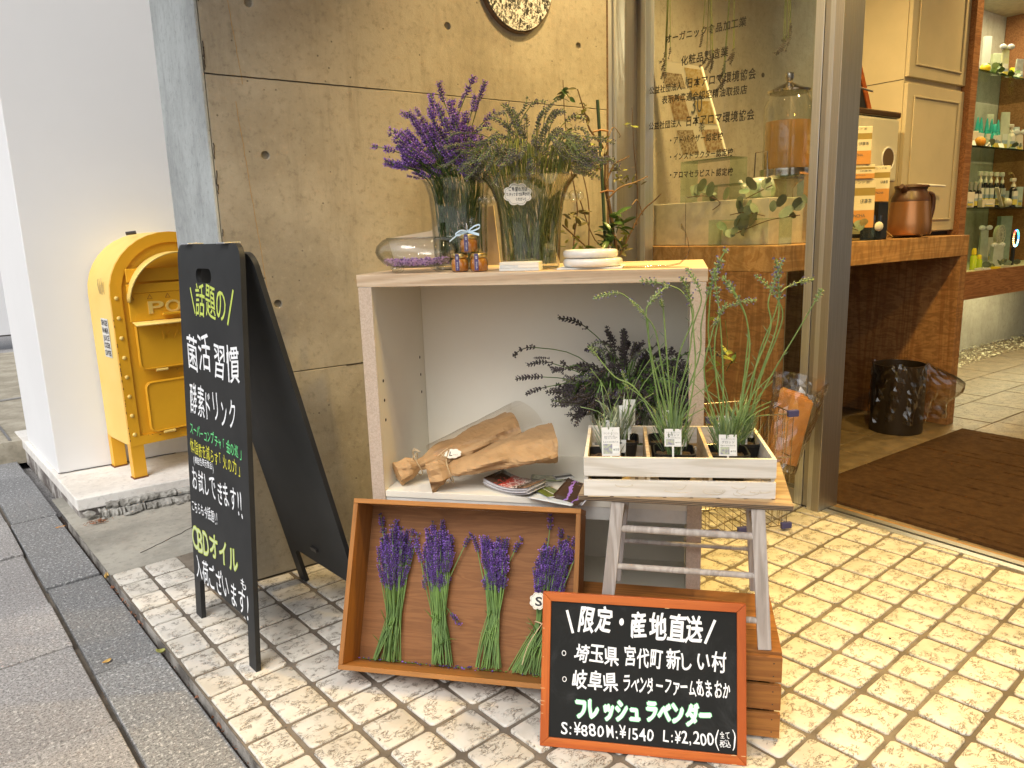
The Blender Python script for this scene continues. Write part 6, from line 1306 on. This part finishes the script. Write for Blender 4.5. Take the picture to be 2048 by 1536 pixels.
MB().tube([(x, -.003, z) for x, z in ov], .004, 6, closed=True).build('window_rim', M_white, mc, smooth=True); MB().tube([(wm*.5, .05, -.28+.003), (wm*.5, .05, 0)], .006, 6).tube([(wm*.6, .05, -.28+.003), (wm*.5, .05, 0)], .006, 6).build('stand_rod', M_steel_d, mc)
MB().tube([(.02, .1, zt_-pz+.03), (.02, .1, zt_-pz+.16), (.10, .1, zt_-pz+.15)], .005, 6).tube([(.06, .1, zt_-pz+.03), (.10, .1, zt_-pz+.15), (.2, .05, zt_-pz+.12)], .005, 6).build('wire_rack', M_steel_d, mc)
# small orange chalkboard
cc = [Yp(1672, 84, 2.0), Yp(1708, 86, 2.0), Yp(1742, 236, 2.0), Yp(1664, 244, 2.0)]; z0_ = cc[2].z; s2 = thing('small_chalkboard', 'small orange-edged chalkboard behind the door post with white writing', 'chalkboard', (cc[3].x, 2.095, z0_)); XY = frame((0, 0, 0), (1, 0, 0), (0, 0, 1), (0, -1, 0))
cc = [Yp(x, y, 2.09) for x, y in ((1672, 84), (1708, 86), (1742, 236), (1664, 244))]; o_ = Vector((s2.location.x, 2.095, s2.location.z)); lc = [(p.x-o_.x, p.z-o_.z) for p in cc]
MB().prism(lc, 0, .004).build('slate', M_slate, s2, M=XY); e0, e1, e2, e3 = [Vector((x, y, .004)) for x, y in lc]
MB().bar(e1, e2, .03, .012).build('frame_rail', M_orf, s2, M=XY); MB().bar(e0, e1, .03, .012).build('frame_rail', M_orf, s2, M=XY)
mb = MB(); oi = Matrix.Translation(-o_)
def yt(s, A_, B_, h, **k): a = Yp(A_[0], A_[1], 2.09)-o_; b_ = Yp(B_[0], B_[1], 2.09)-o_; hh = (Yp(A_[0], A_[1]-h, 2.09)-o_).z-a.z; text(mb, s, (a.x, a.z), (b_.x, b_.z), hh, z=.006, jit=1, **k)
yt('ます!', (1688, 168), (1712, 168), 16, off=.01); yt('漢茶', (1686, 185), (1698, 186), 10); yt('人参剛力', (1684, 210), (1716, 208), 20, off=.01); yt('ブレンド', (1700, 222), (1724, 222), 8); yt('美容に最適な', (1683, 238), (1714, 234), 9); mb.lines('chalk_lettering', M_chW, s2, M=XY)
# thermos on its tray
th = thing('thermos_jug', 'bronze thermos jug with dark brown lid and handle on a wooden tray', 'thermos', (3.80, 1.925, YS+.013)); M_brz = pm('bronze_metal', (.42, .21, .10), None, 3, .28, metal=.75); M_brn = flat('brown_plastic', (.06, .026, .016), .35)
MB().lathe([(0, 0), (.095, 0), (.10, .01), (.099, .06), (.088, .16)], 36).build('body', M_brz, th, smooth=True); MB().lathe([(.0885, .161), (.086, .18), (.070, .205), (.068, .215), (.075, .225), (0, .226)], 36).build('collar', M_brn, th, smooth=True); MB().lathe([(.078, .2265), (.076, .236), (.02, .243), (0, .243)], 32).build('lid', M_brn, th, smooth=True)
MB().tube(cat([Vector((.055, -.03, .20)), Vector((.105, -.05, .19)), Vector((.118, -.05, .13)), Vector((.105, -.045, .07))], 6), [.012]*19, 8).build('handle', M_brn, th, smooth=True); MB().tube([(-.06, 0, .215), (-.095, 0, .232)], [.02, .012], 8).build('spout', M_brn, th, smooth=True)
MB().lathe([(0, 0), (.15, 0), (.165, .008), (.16, .012), (.145, .006), (0, .006)], 40).build('wooden_tray', M_oak, label='thin round wooden tray under the bronze thermos', cat='tray', smooth=True, loc=(3.86, 2.01, YS+.0005)).scale = (1, .62, 1)
mgp = Yp(1752, 460, 1.88); mg = thing('glass_mug', 'clear glass mug with a string bag and paper tag on the counter', 'mug', (mgp.x, 1.90, YS)); MB().lathe([(.0, .002), (.036, .002), (.040, .01), (.043, .11), (.041, .11), (.038, .012), (0, .008)], 28).build('glass_body', M_vglass, mg, smooth=True)
MB().tube(cat([Vector((.04, 0, .09)), Vector((.075, 0, .09)), Vector((.08, 0, .05)), Vector((.04, 0, .03))], 6), .005, 8).build('handle', M_clear, mg, smooth=True); MB().ell((-.015, -.04, .06), (.035, .012, .022), 10, 6).build('tea_bag', flat('gauze', (.7, .68, .6)), mg, smooth=True); MB().bar((.04, -.03, .045), (.11, -.035, .01), .018, .002).build('paper_tag', pm('tag_paper', (.68, .5, .2)), mg)
MB().box(-.02, .05, 0, .04, 0, .008).build('tag_block', M_oak, label='small flat wooden block on the counter edge', cat='block', loc=(mgp.x+.06, 1.86, YS))
eucal('dry yellow leaves and a eucalyptus leaf beside the tea boxes', [Yp(1672, 470, 1.87), Yp(1690, 455, 1.88), Yp(1715, 460, 1.87)], 14, 9, eul2+[eul[1]], .035); riser('small glass riser beside the mug on the counter edge', 3.26, 1.86, 1.93, YS, .06, .16)
# ================================================================== waste bin
bn = thing('waste_bin', 'dark cylindrical waste bin with a clear liner bulging to its right', 'bin', (3.90, 1.97, 0)); MB().lathe([(.0, 0), (.125, 0), (.128, .012), (.128, .36), (.120, .36), (.118, .02), (0, .018)], 40).build('bin_body', flat('dark_bin', (.022, .016, .012), .35), bn, smooth=True)
r = random.Random(2); M_bag = glass('bin_liner', (.93, .92, .89), (.55, .53, .5), .10, 2.6)
mb = MB(); mb.grid(lambda u, v: ((.131+.012*math.sin(9*6.28*u+3*v)*v+(.24*math.exp(-((u-.93)/.10)**2)*math.sin(min(1, v*1.4)*math.pi*.8) if u > .6 else 0))*math.cos(2*math.pi*u-.0)+r.uniform(-.004, .004), (.131+.012*math.sin(9*6.28*u+3*v)*v+(.24*math.exp(-((u-.93)/.10)**2)*math.sin(min(1, v*1.4)*math.pi*.8) if u > .6 else 0))*math.sin(2*math.pi*u)+r.uniform(-.004, .004), .365-.30*v+.012*math.sin(4*6.28*u)), 60, 14, closeu=True); mb.build('liner_bag', M_bag, bn)
# ================================================================== product shelves at the back
X2 = Yp(2010, 60, 2.9).x; YF = 2.30; zt = Yp(1990, 28, 2.9).z
su = thing('product_shelves', 'wood and glass display shelving with lit niche at the right edge', 'shelving', (4.5, YF, 0))
M_shglass = glass('shelf_glass', (.80, .86, .78), (.03, .06, .045), .02, 1)
for z in (2.0, 1.547, 1.163): MB().box(0, X2-4.5, 0, .59, z-.012, z).build('glass_shelf', M_shglass, su)
MB().box(0, X2+2-4.5, -.002, .02, .564, .745).build('front_beam', M_veneer, su); MB().box(0, X2+2-4.5, .021, .59, .70, .745).build('bottom_shelf', pm('lit_shelf', (.6, .58, .42)), su)
MB().box(X2-4.5, X2-4.46, 0.0, .595, .746, zt).build('divider', M_veneer, su); MB().box(0, X2+2-4.5, 0, .595, zt+.001, zt+.05).build('niche_top', pm('niche_paint', (.6, .58, .44)), su)
MB().box(.3, X2-4.6, .05, .09, zt-.02, zt-.0005).build('light_strip', emit('strip_glow', (1, .95, .72), 14), su)
al = bpy.data.lights.new('niche_lamp', 'AREA'); al.shape = 'RECTANGLE'; al.size = 2.2; al.size_y = .05; al.energy = 30; al.color = (1, .88, .52); o = bpy.data.objects.new('niche_lamp', al); C.objects.link(o); o.location = (5.9, YF+.12, zt-.03)
al = bpy.data.lights.new('plinth_lamp', 'AREA'); al.shape = 'RECTANGLE'; al.size = 2.6; al.size_y = .05; al.energy = 16; al.color = (1, .9, .5); o = bpy.data.objects.new('plinth_lamp', al); C.objects.link(o); o.location = (6.2, YF+.2, .69)
MB().box(-1.2, 1.2, -.03, .03, 0, .006).build('light_strip', emit('strip_glow2', (1, .95, .7), 10), label='light strip under the product shelves', cat='light strip', loc=(6.2, YF+.2, .693))
YI = 2.42; M_teal = flat('teal_bottle', (.02, .33, .27), .2); M_tealc = flat('teal_cap', (.03, .42, .38), .3); M_lab = banded('pale_label', 2, [(0, (.62, .52, .08)), (.4, (.28, .36, .42)), (.62, (.66, .64, .55))], .4); M_cream = pm('cream_pouch', (.62, .58, .42), None, 10, .4); M_yell = flat('bright_yellow', (.75, .60, .02), .4); M_amb = flat('dark_bottle', (.015, .013, .015), .25); M_wcap = flat('cream_cap', (.66, .62, .5), .4); M_lime = flat('lime_liquid', (.45, .58, .03), .2)
def ppos(x, z, Y=YI): d = MW @ _ray(x, 200); return Vector((Yp(x, Yp_row[z], Y).x, Y, z+.001))
Yp_row = {2.0: 140, 1.547: 285, 1.163: 412, .745: 540}; PXM = .0033
def bottle(label, x, z, hp, wp, bm, cm, kind='dropper', lab=True, Y=YI, grp='bottles on the product shelves', tilt=0):
    p = ppos(x, z, Y); h = hp*PXM; r_ = wp*PXM/2; t = thing('bottle', label, 'bottle', p, R(-20), group=grp)
    MB().lathe([(0, 0), (r_, 0), (r_, h*.62), (r_*.5, h*.70)], 14).build('body', bm, t, smooth=True)
    if kind == 'cone': MB().lathe([(r_*.8, h*.66), (r_*.6, h*.82), (r_*.2, h), (0, h)], 12).build('cap', cm, t, smooth=True)
    elif kind == 'spray': MB().lathe([(r_*.7, h*.70), (r_*.6, h*.78), (r_*.35, h*.8), (r_*.35, h*.88)], 10).build('collar', cm, t, smooth=True); MB().box(-r_*1.3, r_*.6, -r_*.45, r_*.45, h*.88, h).build('nozzle', cm, t, bevel=.004)
    else: MB().lathe([(r_*.75, h*.70), (r_*.75, h*.9), (r_*.5, h), (0, h)], 10).build('cap', cm, t, smooth=True)
    if lab: MB().box(-r_*.85, r_*.85, -r_-.002, -r_*.5, h*.08, h*.55).build('label_patch', M_lab, t)
    return t
def pouch(label, x, z, hp, wp, m, Y=YI, patch=True, bow=False, name='pouch', tp=.85):
    p = ppos(x, z, Y); h = hp*PXM; w = wp*PXM/2; t = thing(name, label, name, p, R(-25), group='pouches and boxes on the product shelves')
    mb = MB(); mb.add([(-w, -w*.4, 0), (w, -w*.4, 0), (w, w*.4, 0), (-w, w*.4, 0), (-w*tp, -.004, h), (w*tp, -.004, h), (w*tp, .004, h), (-w*tp, .004, h)], [(0, 3, 2, 1), (4, 5, 6, 7), (0, 1, 5, 4), (1, 2, 6, 5), (2, 3, 7, 6), (3, 0, 4, 7)]) if name == 'pouch' else mb.box(-w, w, -w*.4, w*.4, 0, h)
    mb.build('bag', m, t, bevel=.002)
    if patch: MB().box(-w*.5, w*.6, -w*.43-.004, -w*.40, h*.12, h*.5).build('label_patch', M_lab, t, M=Matrix.Identity(4) if name != 'pouch' else Matrix.Rotation(-math.atan(w*.4/h)*1., 4, 'X'))
    if bow: MB().ell((-.03, -.01, h), (.03, .008, .018), 8, 5).ell((.03, -.01, h), (.03, .008, .018), 8, 5).build('bow', M_cardp, t)
    return t
nm5 = ['leftmost teal bottle on the second shelf', 'second teal bottle from the left on the second shelf', 'third teal bottle from the left on the second shelf', 'fourth teal bottle from the left on the second shelf', 'teal bottle standing before the cream pouches']
for x, lb_ in zip((1952, 1959, 1971, 1980, 1993), nm5): bottle(lb_, x, 1.547, 72, 11, M_teal, M_tealc, 'cone', Y=2.55)
bottle('short teal bottle in front of the other teal ones', 1987, 1.547, 52, 13, M_teal, M_tealc)
pouch('cream pouch behind the teal bottles, left one', 1976, 1.547, 92, 20, M_cream, 2.68); pouch('tall cream pouch with yellow label behind the teal bottles', 2006, 1.547, 96, 26, M_cream, 2.62); pouch('white and yellow carton at the left of the second shelf', 1947, 1.547, 34, 15, M_wcap, name='carton')
bottle('pale spray bottle right of the teal bottles', 2021, 1.547, 56, 12, M_wcap, M_wcap, 'spray'); pouch('shiny pouch with yellow label at the right of the second shelf', 2037, 1.547, 42, 20, M_wcap, bow=True)
MB().ell((0, 0, .034), .034, 16, 10).build('orange_fruit', pm('orange_skin', (.72, .30, .02), None, 90, .5, .3, 300), label='orange fruit on the second product shelf', cat='fruit', smooth=True, loc=ppos(1960, 1.547, 2.36)); MB().ell((0, 0, .03), (.04, .03, .03), 16, 10).build('lemon_fruit', pm('lemon_skin', (.78, .60, .03), None, 90, .5, .3, 300), label='lemon on the top product shelf', cat='fruit', smooth=True, loc=ppos(1970, 2.0, 2.36))
pouch('white box with bright yellow base on the top shelf', 1970, 2.0, 88, 16, banded('white_yellow', 2, [(0, (.75, .6, .02)), (.38, (.66, .68, .62))]), 2.5, False, name='carton'); pouch('pale green panel box on the top shelf', 1989, 2.0, 66, 20, pm('pale_green_card', (.46, .50, .32)), 2.55, False, name='carton'); pouch('clear gift bag with a bow on the top shelf', 2008, 2.0, 66, 18, pm('clear_gift', (.62, .6, .3), (.5, .5, .35), 30, .15), bow=True); pouch('silver and yellow pouch at the right of the top shelf', 2038, 2.0, 50, 20, pm('silver_foil', (.5, .5, .45), (.7, .7, .6), 30, .2, metal=.5))
eucal('green leaves spread along the front of the top product shelf', [ppos(1980, 2.0, 2.34), ppos(2005, 2.0, 2.34), ppos(2040, 2.0, 2.34)], 26, 21, [round_leaf(.018, pm('fresh_leaf', (.11, .17, .04), (.06, .11, .02), 20, .5), 5)], .035)
for k, x in enumerate((1957, 1967, 1977, 1989, 2000)): bottle('black spray bottle with cream nozzle, number from left in the back row: '+('first', 'second', 'third', 'fourth', 'fifth')[k], x, 1.163, 76, 11, M_amb, M_wcap, 'spray', Y=2.5)
for k, x in enumerate((1938, 1947, 1956)): bottle('small dark bottle with clear cap in the front row, '+('left', 'middle', 'right')[k], x, 1.163, 52, 9, M_amb, flat('grey_cap', (.3, .28, .24), .2), Y=2.46)
bottle('spray bottle standing alone at the right of the third shelf', 2023, 1.163, 62, 14, M_amb, M_wcap, 'spray'); pouch('pair of small white cartons at the left of the third shelf', 1936, 1.163, 30, 20, M_wcap, 2.36, name='carton'); pouch('low cream carton in the middle of the third shelf', 1972, 1.163, 16, 30, M_cream, 2.36, name='carton')
MB().bar((0, 0, .13), (.10, 0, .005), .022, .006).build('price_stick', M_wcap, label='white slanting price stick on the third shelf', cat='price tag', loc=ppos(1990, 1.163, 2.34)); MB().ell((0, 0, .03), .03, 12, 8).build('sponge_ball', M_cream, label='cream ribbed ball beside the lone spray bottle', cat='sponge', smooth=True, loc=ppos(2014, 1.163, 2.34))
MB().tube(cat([Vector((-.06, 0, .26)), Vector((0, 0, .24)), Vector((.05, 0, .16)), Vector((.06, 0, .002))], 6), .012, 8).build('bent_wood_brush', M_oak, label='curved wooden brush handle behind the lone spray bottle', cat='brush', smooth=True, loc=ppos(2020, 1.163, 2.6))
for k, x in enumerate((1945, 1956)): bottle(('taller', 'shorter')[k]+' lime green bottle on the lowest shelf', x, .745, (44, 30)[k], 13, M_lime, M_yell, Y=2.40, lab=False)
pouch('pale gift bag tied with a bow on the lowest shelf', 1962, .745, 84, 22, pm('pale_aqua_bag', (.40, .44, .36)), 2.55, False, True); pouch('tall pale carton behind the fan on the lowest shelf', 2000, .745, 108, 32, pm('aqua_carton', (.32, .38, .32)), 2.7, False, name='carton'); pouch('small white gift box in front of the fan', 1990, .745, 46, 26, pm('aqua_gift', (.42, .46, .40)), 2.45, False, True, name='carton')
fp = ppos(1990, .745, 2.56); fan = thing('hand_fan', 'small cream hand-held electric fan on the lowest shelf', 'fan', fp); MB().tube([(0, 0, .0), (0, 0, .15)], .012, 8).build('handle', M_wcap, fan); 
for r_ in (.02, .045, .07): MB().tube([(r_*math.cos(a), -.02, .22+r_*math.sin(a)) for a in [2*math.pi*k/24 for k in range(24)]], .003, 5, closed=True).build('grille_ring', M_wcap, fan)
for k in range(16): a = 2*math.pi*k/16; MB().tube([(.018*math.cos(a), -.02, .22+.018*math.sin(a)), (.07*math.cos(a), -.02, .22+.07*math.sin(a))], .002, 4).build('grille_spoke', M_wcap, fan)
MB().lathe([(0, .0), (.068, 0), (.07, .02), (0, .022)], 24, frame((0, .01, .22), (1, 0, 0), (0, 0, 1), (0, -1, 0))).build('fan_body', M_cream, fan, smooth=True)
lp = ppos(2022, .745, 2.40); led = thing('led_ring_fan', 'black handheld device with a glowing multicoloured light ring', 'light', lp); MB().box(-.014, .014, -.01, .01, 0, .13).build('handle', M_blackpl, led, bevel=.003)
cols = [(.1, .5, 1), (.1, 1, .6), (.1, .9, .4), (.05, .2, 1), (1, .1, .05), (1, .3, .1), (1, .7, .3), (1, .6, .2), (1, .85, .5), (.3, .6, 1), (.2, .9, 1), (.5, .9, 1)]; lm = [emit('led_%d' % i, c, 3.2) for i, c in enumerate(cols)]
for k in range(24): a = 2*math.pi*k/24; MB().ell((.042*math.cos(a), -.012, .195+.058*math.sin(a)), .0062, 8, 5).build('led', lm[k//2], led)
MB().tube([(.042*math.cos(a), 0, .195+.058*math.sin(a)) for a in [2*math.pi*k/28 for k in range(28)]], .007, 6, closed=True).build('ring', M_blackpl, led)
for k, (x, z, lb_) in enumerate(((1948, 1.547, 'left'), (1978, 1.547, 'middle'), (2005, 1.547, 'right'))): MB().bar((0, 0, .002), (.02, .02, .035), .03, .002).build('price_card', M_cardp, label='small white price card at the %s of the second shelf' % lb_, cat='price tag', loc=ppos(x, z, 2.33))
for k, (x, lb_) in enumerate(((1965, 'left'), (1985, 'middle'), (2005, 'right'))): MB().box(-.05, .05, -.03, .03, 0, .012).build('flat_packet', (M_cardp, M_yell, M_cream)[k], label='flat packet at the %s front of the lowest shelf' % lb_, cat='packet', loc=ppos(x, .745, 2.34))

for k, (x, z, hp, wp, m_, lb_) in enumerate(((1945, 2.0, 70, 12, M_cream, 'slim cream carton at the left end of the top shelf'), (2025, 2.0, 60, 12, M_yell, 'narrow yellow carton right of the gift bag'), (1950, 1.163, 60, 12, M_cream, 'cream carton behind the small dark bottles'), (2012, 1.163, 40, 14, M_wcap, 'white carton behind the cream ball'),
        (2036, 1.163, 50, 16, M_cardp, 'grey carton at the right end of the third shelf'), (2046, .745, 60, 14, M_cream, 'cream carton at the right end of the lowest shelf'), (1975, .745, 60, 16, M_wcap, 'white carton between the gift bag and the fan'), (2030, 1.547, 70, 14, M_cardp, 'grey carton behind the shiny pouch'))):
    pouch(lb_, x, z, hp, wp, m_, 2.66, True, name='carton')
for k, (x, z) in enumerate(((1975, 1.547), (2030, 1.547), (1972, .745), (2014, .745), (1998, 1.163))):
    eucal(('green leaves under the teal bottles', 'green leaves in front of the shiny pouch', 'green leaves beside the lime bottles', 'green leaves at the foot of the light ring', 'dry leaves beside the slanting price stick')[k], [ppos(x-6, z, 2.36), ppos(x, z, 2.38), ppos(x+8, z, 2.36)], 7, 70+k, [round_leaf(.02, M_eu, 3)] if k != 4 else eul2, .03)
bpy.data.objects.remove(_fo)
